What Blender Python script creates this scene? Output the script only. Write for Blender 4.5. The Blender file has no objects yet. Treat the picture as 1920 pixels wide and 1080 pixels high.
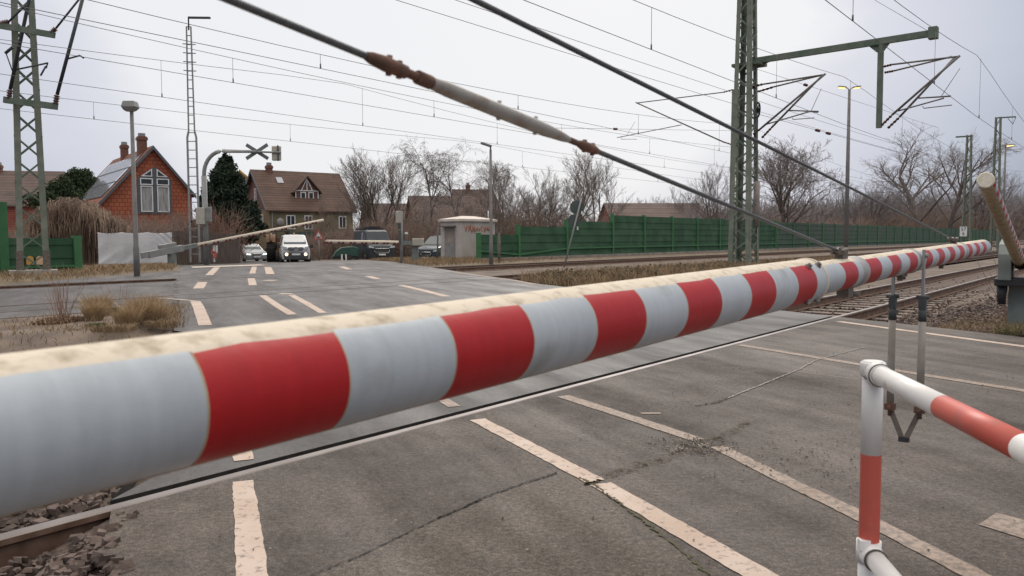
import bpy, math, random
import numpy as np
from mathutils import Vector, Matrix
R = math.radians
C = bpy.context.scene.collection
scene = bpy.context.scene

# ------------------------------------------------------------------ camera
F, PITCH, ROLL, CAMH = 1500.0, R(3.548), R(-0.22), 1.27
_cp, _sp, _cr, _sr = math.cos(PITCH), math.sin(PITCH), math.cos(ROLL), math.sin(ROLL)
CD = np.array([0, _cp, -_sp]); _r = np.array([1.0, 0, 0]); _u = np.array([0, _sp, _cp])
CR = _cr * _r + _sr * _u; CU = -_sr * _r + _cr * _u
cam_data = bpy.data.cameras.new('camera'); cam = bpy.data.objects.new('camera', cam_data); C.objects.link(cam)
M = Matrix([[CR[0], CU[0], -CD[0], 0], [CR[1], CU[1], -CD[1], 0], [CR[2], CU[2], -CD[2], CAMH], [0, 0, 0, 1]])
cam.matrix_world = M
cam_data.sensor_width = 36.0; cam_data.lens = F / 1920 * 36
cam_data.clip_start = 0.05; cam_data.clip_end = 6000
cam_data.dof.use_dof = True; cam_data.dof.focus_distance = 9.0; cam_data.dof.aperture_fstop = 8.0
scene.camera = cam

# ------------------------------------------------------------------ world: overcast sky, soft sun behind the cloud
SUN_EL, SUN_AZ = R(38), R(8)          # azimuth measured from +Y towards +X
w = bpy.data.worlds.new('World'); scene.world = w; w.use_nodes = True
nt = w.node_tree; nt.nodes.clear()
out = nt.nodes.new('ShaderNodeOutputWorld'); bg = nt.nodes.new('ShaderNodeBackground')
sky = nt.nodes.new('ShaderNodeTexSky'); sky.sky_type = 'NISHITA'; sky.sun_disc = False
sky.sun_elevation = SUN_EL; sky.sun_rotation = SUN_AZ; sky.air_density = 1.0; sky.dust_density = 3.0
tc = nt.nodes.new('ShaderNodeTexCoord')
mp = nt.nodes.new('ShaderNodeMapping'); mp.inputs['Scale'].default_value = (1.0, 1.0, 2.6)
nz = nt.nodes.new('ShaderNodeTexNoise'); nz.inputs['Scale'].default_value = 1.7; nz.inputs['Detail'].default_value = 6; nz.inputs['Roughness'].default_value = 0.55
nt.links.new(tc.outputs['Generated'], mp.inputs['Vector']); nt.links.new(mp.outputs['Vector'], nz.inputs['Vector'])
dot = nt.nodes.new('ShaderNodeVectorMath'); dot.operation = 'DOT_PRODUCT'
dot.inputs[1].default_value = (math.sin(R(-4)) * math.cos(R(20)), math.cos(R(-4)) * math.cos(R(20)), math.sin(R(20)))
nrm = nt.nodes.new('ShaderNodeVectorMath'); nrm.operation = 'NORMALIZE'
nt.links.new(tc.outputs['Generated'], nrm.inputs[0]); nt.links.new(nrm.outputs[0], dot.inputs[0])
addn = nt.nodes.new('ShaderNodeMath'); addn.operation = 'MULTIPLY_ADD'; addn.inputs[1].default_value = 0.13; 
nt.links.new(nz.outputs['Fac'], addn.inputs[0]); nt.links.new(dot.outputs['Value'], addn.inputs[2])
ramp = nt.nodes.new('ShaderNodeValToRGB')
cr = ramp.color_ramp
cr.elements[0].position = 0.60; cr.elements[0].color = (0.47, 0.52, 0.63, 1)
cr.elements[1].position = 1.04; cr.elements[1].color = (0.90, 0.91, 0.94, 1)
e = cr.elements.new(0.815); e.color = (0.34, 0.385, 0.485, 1)
e = cr.elements.new(0.90); e.color = (0.56, 0.60, 0.705, 1)
e = cr.elements.new(0.975); e.color = (0.74, 0.755, 0.835, 1)
nt.links.new(addn.outputs[0], ramp.inputs['Fac'])
mul = nt.nodes.new('ShaderNodeVectorMath'); mul.operation = 'SCALE'; mul.inputs['Scale'].default_value = 10.0
sepz = nt.nodes.new('ShaderNodeSeparateXYZ'); nt.links.new(nrm.outputs[0], sepz.inputs[0])
zr_ = nt.nodes.new('ShaderNodeMapRange'); zr_.inputs['From Min'].default_value = 0.36; zr_.inputs['From Max'].default_value = 0.95; zr_.inputs['To Min'].default_value = 9.6; zr_.inputs['To Max'].default_value = 23.0
nt.links.new(sepz.outputs['Z'], zr_.inputs['Value']); nt.links.new(zr_.outputs[0], mul.inputs['Scale'])
tint = nt.nodes.new('ShaderNodeMapRange'); tint.inputs['From Min'].default_value = 0.36; tint.inputs['From Max'].default_value = 0.8; nt.links.new(sepz.outputs['Z'], tint.inputs['Value'])
tm = nt.nodes.new('ShaderNodeMix'); tm.data_type = 'RGBA'; tm.inputs['B'].default_value = (0.93, 0.86, 0.78, 1)
nt.links.new(tint.outputs[0], tm.inputs['Factor']); nt.links.new(ramp.outputs['Color'], tm.inputs['A']); nt.links.new(tm.outputs['Result'], mul.inputs[0])
mx = nt.nodes.new('ShaderNodeMix'); mx.data_type = 'RGBA'; mx.inputs['Factor'].default_value = 0.95
nt.links.new(sky.outputs['Color'], mx.inputs['A']); nt.links.new(mul.outputs[0], mx.inputs['B'])
nt.links.new(mx.outputs['Result'], bg.inputs['Color']); bg.inputs['Strength'].default_value = 0.1
nt.links.new(bg.outputs[0], out.inputs['Surface'])
sd = bpy.data.lights.new('sun', 'SUN'); sd.energy = 1.3; sd.angle = R(25); sd.color = (1.0, 0.95, 0.88)
sun = bpy.data.objects.new('sun', sd); C.objects.link(sun)
sv = Vector((math.sin(SUN_AZ) * math.cos(SUN_EL), math.cos(SUN_AZ) * math.cos(SUN_EL), math.sin(SUN_EL)))
sun.rotation_euler = sv.to_track_quat('Z', 'Y').to_euler(); sun.location = (0, 0, 60)
scene.view_settings.view_transform = 'Standard'; scene.view_settings.look = 'None'
scene.view_settings.exposure = 0.0; scene.view_settings.gamma = 1.0

# ------------------------------------------------------------------ pixel helpers (photo pixels, 1920 x 1080)
def ray(x, y): return CD + (x - 960) / F * CR - (y - 540) / F * CU
CAM0 = np.array([0, 0, CAMH])
def at(x, y, Y):
    v = ray(x, y); return CAM0 + v * (Y / v[1])
def gnd(x, y, z=0.0):
    v = ray(x, y); return CAM0 + v * ((z - CAMH) / v[2])
TH = R(38.3)
NV = np.array([-math.cos(TH), math.sin(TH), 0]); TV = np.array([math.sin(TH), math.cos(TH), 0])   # across / along the tracks
def AS(a, s, z=0.0): return NV * a + TV * s + np.array([0, 0, z])
def on_a(x, y, a):
    v = ray(x, y); return CAM0 + v * (a / (v @ NV))
def on_s(x, y, s):
    v = ray(x, y); return CAM0 + v * (s / (v @ TV))
def as_of(P): return float(P @ NV), float(P @ TV)
def hgt(a): return 0.0 if a < 33 else max(-0.9, -0.02 * (a - 33))

# ------------------------------------------------------------------ materials
def mat(name, c1, c2=None, scale=6.0, rough=0.6, bump=0.0, bscale=None, metal=0.0, detail=5.0, lo=0.35, hi=0.65, coat=0.0, rvar=0.0, stretch=None, emit=None, spec=0.5):
    m = bpy.data.materials.new(name); m.use_nodes = True; t = m.node_tree; b = t.nodes['Principled BSDF']
    b.inputs['Roughness'].default_value = rough; b.inputs['Metallic'].default_value = metal
    b.inputs['Specular IOR Level'].default_value = spec
    if coat: b.inputs['Coat Weight'].default_value = coat
    if c2 is None: c2 = tuple(x * 0.82 for x in c1)
    tcn = t.nodes.new('ShaderNodeTexCoord'); vec = tcn.outputs['Object']
    if stretch:
        mpn = t.nodes.new('ShaderNodeMapping'); mpn.inputs['Scale'].default_value = stretch
        t.links.new(vec, mpn.inputs['Vector']); vec = mpn.outputs['Vector']
    n = t.nodes.new('ShaderNodeTexNoise'); n.inputs['Scale'].default_value = scale; n.inputs['Detail'].default_value = detail
    t.links.new(vec, n.inputs['Vector'])
    r = t.nodes.new('ShaderNodeValToRGB'); r.color_ramp.elements[0].position = lo; r.color_ramp.elements[1].position = hi
    r.color_ramp.elements[0].color = (*c1, 1); r.color_ramp.elements[1].color = (*c2, 1)
    t.links.new(n.outputs['Fac'], r.inputs['Fac']); t.links.new(r.outputs['Color'], b.inputs['Base Color'])
    if rvar:
        mr = t.nodes.new('ShaderNodeMapRange'); mr.inputs['To Min'].default_value = rough - rvar; mr.inputs['To Max'].default_value = rough + rvar
        t.links.new(n.outputs['Fac'], mr.inputs['Value']); t.links.new(mr.outputs['Result'], b.inputs['Roughness'])
    if bump:
        n2 = t.nodes.new('ShaderNodeTexNoise'); n2.inputs['Scale'].default_value = bscale or scale * 4; n2.inputs['Detail'].default_value = 4
        t.links.new(vec, n2.inputs['Vector'])
        bp = t.nodes.new('ShaderNodeBump'); bp.inputs['Strength'].default_value = 0.6; bp.inputs['Distance'].default_value = bump
        t.links.new(n2.outputs['Fac'], bp.inputs['Height']); t.links.new(bp.outputs['Normal'], b.inputs['Normal'])
    if emit:
        b.inputs['Emission Color'].default_value = (*emit[:3], 1); b.inputs['Emission Strength'].default_value = emit[3]
    return m

def asphalt_mat(name, dark, light, agg=0.6, smooth=0.0):
    """tarmac: large stains, wear along the road, coarse grain, fine aggregate and pale chippings"""
    m = bpy.data.materials.new(name); m.use_nodes = True; t = m.node_tree; b = t.nodes['Principled BSDF']; L = t.links.new
    tcn = t.nodes.new('ShaderNodeTexCoord'); vec = tcn.outputs['Object']
    def noise(sc, det=4, v=None, rgh=0.55):
        n = t.nodes.new('ShaderNodeTexNoise'); n.inputs['Scale'].default_value = sc; n.inputs['Detail'].default_value = det; n.inputs['Roughness'].default_value = rgh
        L(v or vec, n.inputs['Vector']); return n.outputs['Fac']
    def mth(op, a, b_):
        x = t.nodes.new('ShaderNodeMath'); x.operation = op
        for i, q in enumerate((a, b_)):
            if isinstance(q, (int, float)): x.inputs[i].default_value = q
            else: L(q, x.inputs[i])
        return x.outputs[0]
    def rng_(v, f0, f1, t0, t1):
        x = t.nodes.new('ShaderNodeMapRange')
        for k_, q in zip(('From Min', 'From Max', 'To Min', 'To Max'), (f0, f1, t0, t1)): x.inputs[k_].default_value = q
        L(v, x.inputs['Value']); return x.outputs[0]
    mpn = t.nodes.new('ShaderNodeMapping'); mpn.vector_type = 'TEXTURE'; mpn.inputs['Rotation'].default_value = (0, 0, R(22.7)); mpn.inputs['Scale'].default_value = (0.8, 5.0, 1)
    L(vec, mpn.inputs['Vector'])
    big = noise(0.7, 7, rgh=0.62); streak = noise(1.2, 6, mpn.outputs['Vector'], 0.65); mid = noise(5, 7, rgh=0.72); coarse = noise(38, 4, rgh=0.7); fine = noise(120, 3, rgh=0.7)
    s = mth('ADD', mth('MULTIPLY', big, 0.40), mth('MULTIPLY', streak, 0.32)); s = mth('ADD', s, mth('MULTIPLY', mid, 0.28))
    rp = t.nodes.new('ShaderNodeValToRGB'); rp.color_ramp.elements[0].position = 0.40; rp.color_ramp.elements[1].position = 0.60
    rp.color_ramp.elements[0].color = (*dark, 1); rp.color_ramp.elements[1].color = (*light, 1); L(s, rp.inputs['Fac'])
    grain = mth('MULTIPLY', rng_(fine, 0.36, 0.64, 1 - 0.75 * agg, 1 + 0.75 * agg), rng_(coarse, 0.36, 0.64, 1 - 0.62 * agg, 1 + 0.62 * agg))
    sc = t.nodes.new('ShaderNodeVectorMath'); sc.operation = 'SCALE'; L(rp.outputs['Color'], sc.inputs[0]); L(grain, sc.inputs['Scale'])
    cur = sc.outputs[0]
    for scale, thr, col, k_ in ((60, 0.90, (0.30, 0.265, 0.23, 1), 0.8), (17, 0.955, (0.36, 0.31, 0.27, 1), 0.9), (24, 0.945, (0.018, 0.016, 0.014, 1), 0.8)):
        vo = t.nodes.new('ShaderNodeTexVoronoi'); vo.inputs['Scale'].default_value = scale; L(vec, vo.inputs['Vector'])
        vc = t.nodes.new('ShaderNodeSeparateColor'); L(vo.outputs['Color'], vc.inputs[0])
        sf = mth('MULTIPLY', mth('GREATER_THAN', vc.outputs[0], thr), rng_(vo.outputs['Distance'], 0.22 if scale > 40 else 0.13, 0.10 if scale > 40 else 0.07, 0, k_ * agg))
        mxn = t.nodes.new('ShaderNodeMix'); mxn.data_type = 'RGBA'; L(sf, mxn.inputs['Factor']); L(cur, mxn.inputs['A']); mxn.inputs['B'].default_value = col; cur = mxn.outputs['Result']
    L(cur, b.inputs['Base Color'])
    L(rng_(streak, 0.35, 0.65, 0.88 - smooth, 0.62 - smooth), b.inputs['Roughness'])
    bp = t.nodes.new('ShaderNodeBump'); bp.inputs['Strength'].default_value = 0.7; bp.inputs['Distance'].default_value = 0.006 * agg
    L(mth('ADD', fine, mth('MULTIPLY', coarse, 1.2)), bp.inputs['Height']); L(bp.outputs['Normal'], b.inputs['Normal'])
    b.inputs['Specular IOR Level'].default_value = 0.32
    return m

def worn_paint(name, col, under, lo=0.40, hi=0.52, sc=16):
    m = bpy.data.materials.new(name); m.use_nodes = True; t = m.node_tree; b = t.nodes['Principled BSDF']; L = t.links.new
    tcn = t.nodes.new('ShaderNodeTexCoord')
    n = t.nodes.new('ShaderNodeTexNoise'); n.inputs['Scale'].default_value = sc; n.inputs['Detail'].default_value = 8; n.inputs['Roughness'].default_value = 0.72
    n3 = t.nodes.new('ShaderNodeTexNoise'); n3.inputs['Scale'].default_value = 2.2; n3.inputs['Detail'].default_value = 3
    n4 = t.nodes.new('ShaderNodeTexNoise'); n4.inputs['Scale'].default_value = 110
    for q in (n, n3, n4): L(tcn.outputs['Object'], q.inputs['Vector'])
    r = t.nodes.new('ShaderNodeValToRGB'); r.color_ramp.elements[0].position = lo - 0.1; r.color_ramp.elements[1].position = hi - 0.1
    r.color_ramp.elements[0].color = (*under, 1); r.color_ramp.elements[1].color = (*col, 1)
    L(n.outputs['Fac'], r.inputs['Fac'])
    d = t.nodes.new('ShaderNodeMix'); d.data_type = 'RGBA'; d.blend_type = 'MULTIPLY'
    r2 = t.nodes.new('ShaderNodeValToRGB'); r2.color_ramp.elements[0].position = 0.3; r2.color_ramp.elements[1].position = 0.7
    r2.color_ramp.elements[0].color = (0.78, 0.72, 0.66, 1); r2.color_ramp.elements[1].color = (1, 1, 1, 1)
    L(n3.outputs['Fac'], r2.inputs['Fac']); d.inputs['Factor'].default_value = 1
    L(r.outputs['Color'], d.inputs['A']); L(r2.outputs['Color'], d.inputs['B']); L(d.outputs['Result'], b.inputs['Base Color'])
    b.inputs['Roughness'].default_value = 0.75
    bp = t.nodes.new('ShaderNodeBump'); bp.inputs['Strength'].default_value = 0.5; bp.inputs['Distance'].default_value = 0.003
    L(n4.outputs['Fac'], bp.inputs['Height']); L(bp.outputs['Normal'], b.inputs['Normal'])
    return m

MT = {}
MT['asphalt'] = asphalt_mat('asphalt', (0.037, 0.0295, 0.0245), (0.110, 0.090, 0.077), 0.65)
MT['asphalt2'] = asphalt_mat('asphalt_patch', (0.058, 0.047, 0.038), (0.112, 0.093, 0.078), 0.65)
MT['asphalt_far'] = asphalt_mat('asphalt_far', (0.034, 0.030, 0.029), (0.092, 0.083, 0.080), 0.5, 0.20)
MT['panel'] = asphalt_mat('crossing_panel', (0.050, 0.046, 0.045), (0.095, 0.090, 0.088), 0.35, 0.12)
MT['marking'] = worn_paint('marking_paint', (0.50, 0.41, 0.35), (0.20, 0.165, 0.145), 0.46, 0.56, 20)
MT['marking_worn'] = worn_paint('marking_paint_worn', (0.33, 0.265, 0.22), (0.165, 0.138, 0.12), 0.50, 0.66, 26)
MT['crack'] = mat('crack_dark', (0.012, 0.011, 0.010), (0.035, 0.03, 0.024), 9, 0.95)
MT['moss'] = mat('moss', (0.045, 0.05, 0.018), (0.10, 0.085, 0.045), 30, 0.95, 0.01)
MT['dirt'] = mat('dirt_film', (0.10, 0.074, 0.045), (0.15, 0.115, 0.08), 30, 0.95)
_t = MT['dirt'].node_tree; _n = _t.nodes.new('ShaderNodeTexNoise'); _n.inputs['Scale'].default_value = 22; _n.inputs['Detail'].default_value = 8; _n.inputs['Roughness'].default_value = 0.75
_c = _t.nodes.new('ShaderNodeTexCoord'); _t.links.new(_c.outputs['Object'], _n.inputs['Vector']); _m = _t.nodes.new('ShaderNodeMapRange'); _m.inputs['From Min'].default_value = 0.46; _m.inputs['From Max'].default_value = 0.62; _m.inputs['To Max'].default_value = 0.55
_t.links.new(_n.outputs['Fac'], _m.inputs['Value']); _t.links.new(_m.outputs[0], _t.nodes['Principled BSDF'].inputs['Alpha'])
MT['soil'] = mat('soil', (0.085, 0.062, 0.048), (0.17, 0.13, 0.10), 1.3, 0.95, 0.03, 25, detail=8)
MT['drygrass_ground'] = mat('dry_turf', (0.165, 0.115, 0.07), (0.095, 0.075, 0.045), 0.9, 0.95, 0.05, 14, detail=8)
MT['ballast'] = mat('ballast_bed', (0.035, 0.026, 0.021), (0.115, 0.085, 0.070), 16, 0.95, 0.06, 16, detail=6)
MT['stone'] = mat('ballast_stone', (0.055, 0.039, 0.032), (0.135, 0.098, 0.083), 3.0, 0.9, 0.008, 40)
MT['gravel'] = mat('gravel_chips', (0.10, 0.085, 0.072), (0.32, 0.28, 0.24), 5.0, 0.9, detail=2)
MT['stone_brown'] = mat('ballast_stone_brown', (0.07, 0.05, 0.041), (0.165, 0.122, 0.102), 3.0, 0.9, 0.008, 40)
MT['rail_top'] = mat('rail_head', (0.24, 0.215, 0.205), (0.18, 0.155, 0.145), 3, 0.5, metal=0.7)
MT['rail_dull'] = mat('rail_head_dull', (0.045, 0.035, 0.03), (0.07, 0.055, 0.046), 3, 0.7)
MT['rail_side'] = mat('rail_rust', (0.10, 0.055, 0.035), (0.19, 0.12, 0.085), 9, 0.85)
MT['groove'] = mat('groove_rubber', (0.014, 0.013, 0.012), (0.03, 0.026, 0.022), 12, 0.9)
MT['sleeper'] = mat('sleeper_concrete', (0.22, 0.17, 0.14), (0.13, 0.10, 0.085), 4, 0.9, 0.01)
MT['concrete'] = mat('concrete', (0.38, 0.35, 0.32), (0.27, 0.25, 0.23), 3, 0.9, 0.01)
MT['path'] = mat('pale_paving', (0.52, 0.44, 0.39), (0.40, 0.34, 0.30), 2, 0.9)
def boom_paint(name, col, scuff, lo, hi, rough=0.33):
    """sheeting: faint streaks running down the side, a few scuffs"""
    m = mat(name, col, scuff, 7.0, rough + 0.1, 0.0008, 60, detail=10, lo=lo, hi=hi, rvar=0.12, spec=0.32)
    t = m.node_tree; L = t.links.new; b = t.nodes['Principled BSDF']; src = b.inputs['Base Color'].links[0].from_socket
    tcn = t.nodes.new('ShaderNodeTexCoord'); mp_ = t.nodes.new('ShaderNodeMapping'); mp_.vector_type = 'TEXTURE'; mp_.inputs['Rotation'].default_value = (0, 0, R(-36.67)); mp_.inputs['Scale'].default_value = (6, 1, 6)
    n = t.nodes.new('ShaderNodeTexNoise'); n.inputs['Scale'].default_value = 55; n.inputs['Detail'].default_value = 5
    n2 = t.nodes.new('ShaderNodeTexNoise'); n2.inputs['Scale'].default_value = 4; n2.inputs['Detail'].default_value = 8; n2.inputs['Roughness'].default_value = 0.7
    L(tcn.outputs['Object'], mp_.inputs['Vector']); L(mp_.outputs[0], n.inputs['Vector']); L(tcn.outputs['Object'], n2.inputs['Vector'])
    ad = t.nodes.new('ShaderNodeMath'); L(n.outputs['Fac'], ad.inputs[0]); L(n2.outputs['Fac'], ad.inputs[1])
    r = t.nodes.new('ShaderNodeMapRange'); r.inputs['From Min'].default_value = 0.75; r.inputs['From Max'].default_value = 1.25; r.inputs['To Min'].default_value = 0.89; r.inputs['To Max'].default_value = 1.05; L(ad.outputs[0], r.inputs['Value'])
    sc = t.nodes.new('ShaderNodeVectorMath'); sc.operation = 'SCALE'; L(src, sc.inputs[0]); L(r.outputs[0], sc.inputs['Scale']); L(sc.outputs[0], b.inputs['Base Color'])
    return m
MT['white'] = boom_paint('boom_white', (0.415, 0.455, 0.49), (0.30, 0.31, 0.305), 0.60, 0.74)
MT['red'] = boom_paint('boom_red', (0.385, 0.010, 0.014), (0.22, 0.13, 0.14), 0.655, 0.70, 0.36)
MT['cream'] = mat('boom_lichen_top', (0.60, 0.53, 0.43), (0.30, 0.245, 0.17), 34, 0.9, 0.002, 120, detail=10, lo=0.50, hi=0.80, stretch=(1, 1, 1))
MT['grime'] = mat('boom_grime_underside', (0.30, 0.22, 0.12), (0.46, 0.40, 0.30), 22, 0.85, detail=8, lo=0.35, hi=0.7)
MT['ring'] = mat('aluminium_ring', (0.42, 0.41, 0.39), (0.30, 0.29, 0.28), 10, 0.45, metal=0.4)
MT['rust'] = mat('rust', (0.17, 0.085, 0.058), (0.085, 0.05, 0.037), 30, 0.9, 0.003, 80)
MT['iron'] = mat('dirty_iron', (0.10, 0.075, 0.06), (0.17, 0.145, 0.125), 14, 0.75, 0.001, 60)
MT['bolt'] = mat('bolt_steel', (0.17, 0.155, 0.14), (0.30, 0.28, 0.26), 30, 0.5, metal=0.6)
MT['cable'] = mat('steel_cable', (0.075, 0.085, 0.095), (0.12, 0.125, 0.13), 200, 0.6, metal=0.3)
MT['rodwhite'] = mat('insulator_rod', (0.30, 0.29, 0.27), (0.17, 0.095, 0.06), 16, 0.6, detail=9, lo=0.48, hi=0.70, stretch=(1, 1, 1))
MT['leg'] = mat('support_leg', (0.30, 0.275, 0.25), (0.20, 0.17, 0.14), 9, 0.6)
MT['legdark'] = mat('joint_dark', (0.035, 0.045, 0.048), (0.06, 0.065, 0.065), 14, 0.6)
MT['railwhite'] = mat('railing_white', (0.76, 0.75, 0.735), (0.42, 0.30, 0.22), 14, 0.42, 0.0006, 30, detail=10, lo=0.60, hi=0.78)
MT['railred'] = mat('railing_red', (0.52, 0.10, 0.072), (0.36, 0.10, 0.08), 12, 0.45, 0.0006, 30, detail=10, lo=0.55, hi=0.75)
MT['mastgreen'] = mat('mast_green', (0.085, 0.125, 0.09), (0.15, 0.175, 0.14), 3, 0.75, detail=8)
MT['mastgreen2'] = mat('mast_green_pale', (0.14, 0.165, 0.125), (0.21, 0.225, 0.18), 3, 0.75, detail=8)
MT['tube'] = mat('cantilever_tube', (0.12, 0.115, 0.105), (0.19, 0.175, 0.16), 5, 0.6)
MT['tubedark'] = mat('cantilever_tube_dark', (0.028, 0.033, 0.04), (0.05, 0.055, 0.06), 5, 0.6)
MT['insul'] = mat('insulator_brown', (0.10, 0.032, 0.026), (0.06, 0.022, 0.02), 5, 0.3)
MT['wire'] = mat('overhead_wire', (0.10, 0.10, 0.11), (0.14, 0.14, 0.15), 5, 0.6)
MT['galv'] = mat('galvanised_steel', (0.27, 0.275, 0.27), (0.20, 0.205, 0.20), 4, 0.6, detail=7)
MT['galvdark'] = mat('weathered_pole', (0.145, 0.14, 0.135), (0.20, 0.19, 0.185), 3, 0.75, detail=8)
MT['beige'] = mat('beige_housing', (0.44, 0.42, 0.36), (0.36, 0.345, 0.295), 4, 0.6)
MT['greygreen'] = mat('grey_green_cabinet', (0.20, 0.225, 0.205), (0.14, 0.16, 0.145), 4, 0.6)
MT['signgrey'] = mat('sign_back', (0.17, 0.185, 0.175), (0.12, 0.135, 0.13), 4, 0.6)
MT['signdark'] = mat('sign_back_dark', (0.055, 0.075, 0.07), (0.08, 0.10, 0.095), 4, 0.6)
MT['fence'] = mat('noise_fence_green', (0.016, 0.066, 0.028), (0.044, 0.112, 0.055), 0.9, 0.75, detail=7)
MT['fencepost'] = mat('noise_fence_post', (0.035, 0.14, 0.052), (0.05, 0.165, 0.065), 2, 0.6)
MT['fenceold'] = mat('noise_fence_greygreen', (0.038, 0.092, 0.056), (0.075, 0.10, 0.08), 0.7, 0.8, detail=7)
MT['sock'] = mat('fence_plinth', (0.34, 0.29, 0.26), (0.22, 0.19, 0.17), 1.6, 0.9)
MT['black'] = mat('black_plastic', (0.018, 0.018, 0.02), (0.03, 0.03, 0.032), 6, 0.55)
MT['tyre'] = mat('tyre_rubber', (0.022, 0.021, 0.02), (0.055, 0.05, 0.045), 12, 0.9, 0.01)
MT['glass'] = mat('window_glass', (0.02, 0.024, 0.028), (0.035, 0.04, 0.045), 2, 0.12)
MT['windscreen'] = mat('windscreen_glass', (0.075, 0.10, 0.105), (0.05, 0.07, 0.075), 1.5, 0.35, spec=0.12)
MT['whiteplastic'] = mat('white_frame', (0.78, 0.78, 0.76), (0.68, 0.68, 0.66), 4, 0.5)
MT['silver'] = mat('silver_trim', (0.6, 0.6, 0.6), (0.5, 0.5, 0.5), 6, 0.25, metal=0.9)
MT['bark'] = mat('bark', (0.105, 0.085, 0.073), (0.18, 0.15, 0.13), 7, 0.95, 0.01)
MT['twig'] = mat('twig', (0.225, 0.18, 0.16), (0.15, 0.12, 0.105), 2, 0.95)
MT['twig_haze'] = mat('twig_haze', (0.27, 0.24, 0.235), (0.20, 0.175, 0.17), 2, 0.95)  # distant twigs paler and greyer, distance haze put into the colour
MT['birch'] = mat('birch_bark', (0.36, 0.32, 0.30), (0.10, 0.085, 0.08), 5, 0.9, detail=7)
MT['bark_olive'] = mat('bark_mossy', (0.105, 0.09, 0.055), (0.15, 0.125, 0.085), 3, 0.95)
MT['brush'] = mat('brush_stems', (0.21, 0.145, 0.115), (0.31, 0.235, 0.19), 0.6, 0.95)
MT['brush_red'] = mat('brush_reddish', (0.27, 0.155, 0.115), (0.36, 0.235, 0.18), 0.7, 0.95)
MT['reed'] = mat('dry_reed', (0.31, 0.225, 0.165), (0.165, 0.112, 0.083), 0.8, 0.95, lo=0.4, hi=0.6)
MT['reed_under'] = mat('reed_core', (0.11, 0.078, 0.058), (0.17, 0.12, 0.09), 3, 0.95)  # darker copy of the reed brown, shade between the stalks painted in
MT['straw'] = mat('dry_grass', (0.34, 0.24, 0.14), (0.20, 0.14, 0.08), 2.5, 0.9)
MT['straw_pale'] = mat('dry_grass_pale', (0.46, 0.34, 0.20), (0.30, 0.20, 0.11), 4, 0.9)
MT['greengrass'] = mat('green_grass', (0.085, 0.095, 0.03), (0.14, 0.13, 0.05), 3, 0.9)
MT['bramble'] = mat('bramble_leaf', (0.048, 0.056, 0.028), (0.105, 0.085, 0.05), 1.4, 0.85)
MT['bramble_dry'] = mat('bramble_dead_leaf', (0.23, 0.145, 0.085), (0.15, 0.09, 0.06), 1.4, 0.9)
MT['conifer'] = mat('conifer_needles', (0.012, 0.026, 0.015), (0.032, 0.05, 0.025), 1.2, 0.9)
MT['evergreen'] = mat('evergreen_leaf', (0.022, 0.042, 0.015), (0.045, 0.068, 0.024), 1.0, 0.9)

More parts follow.
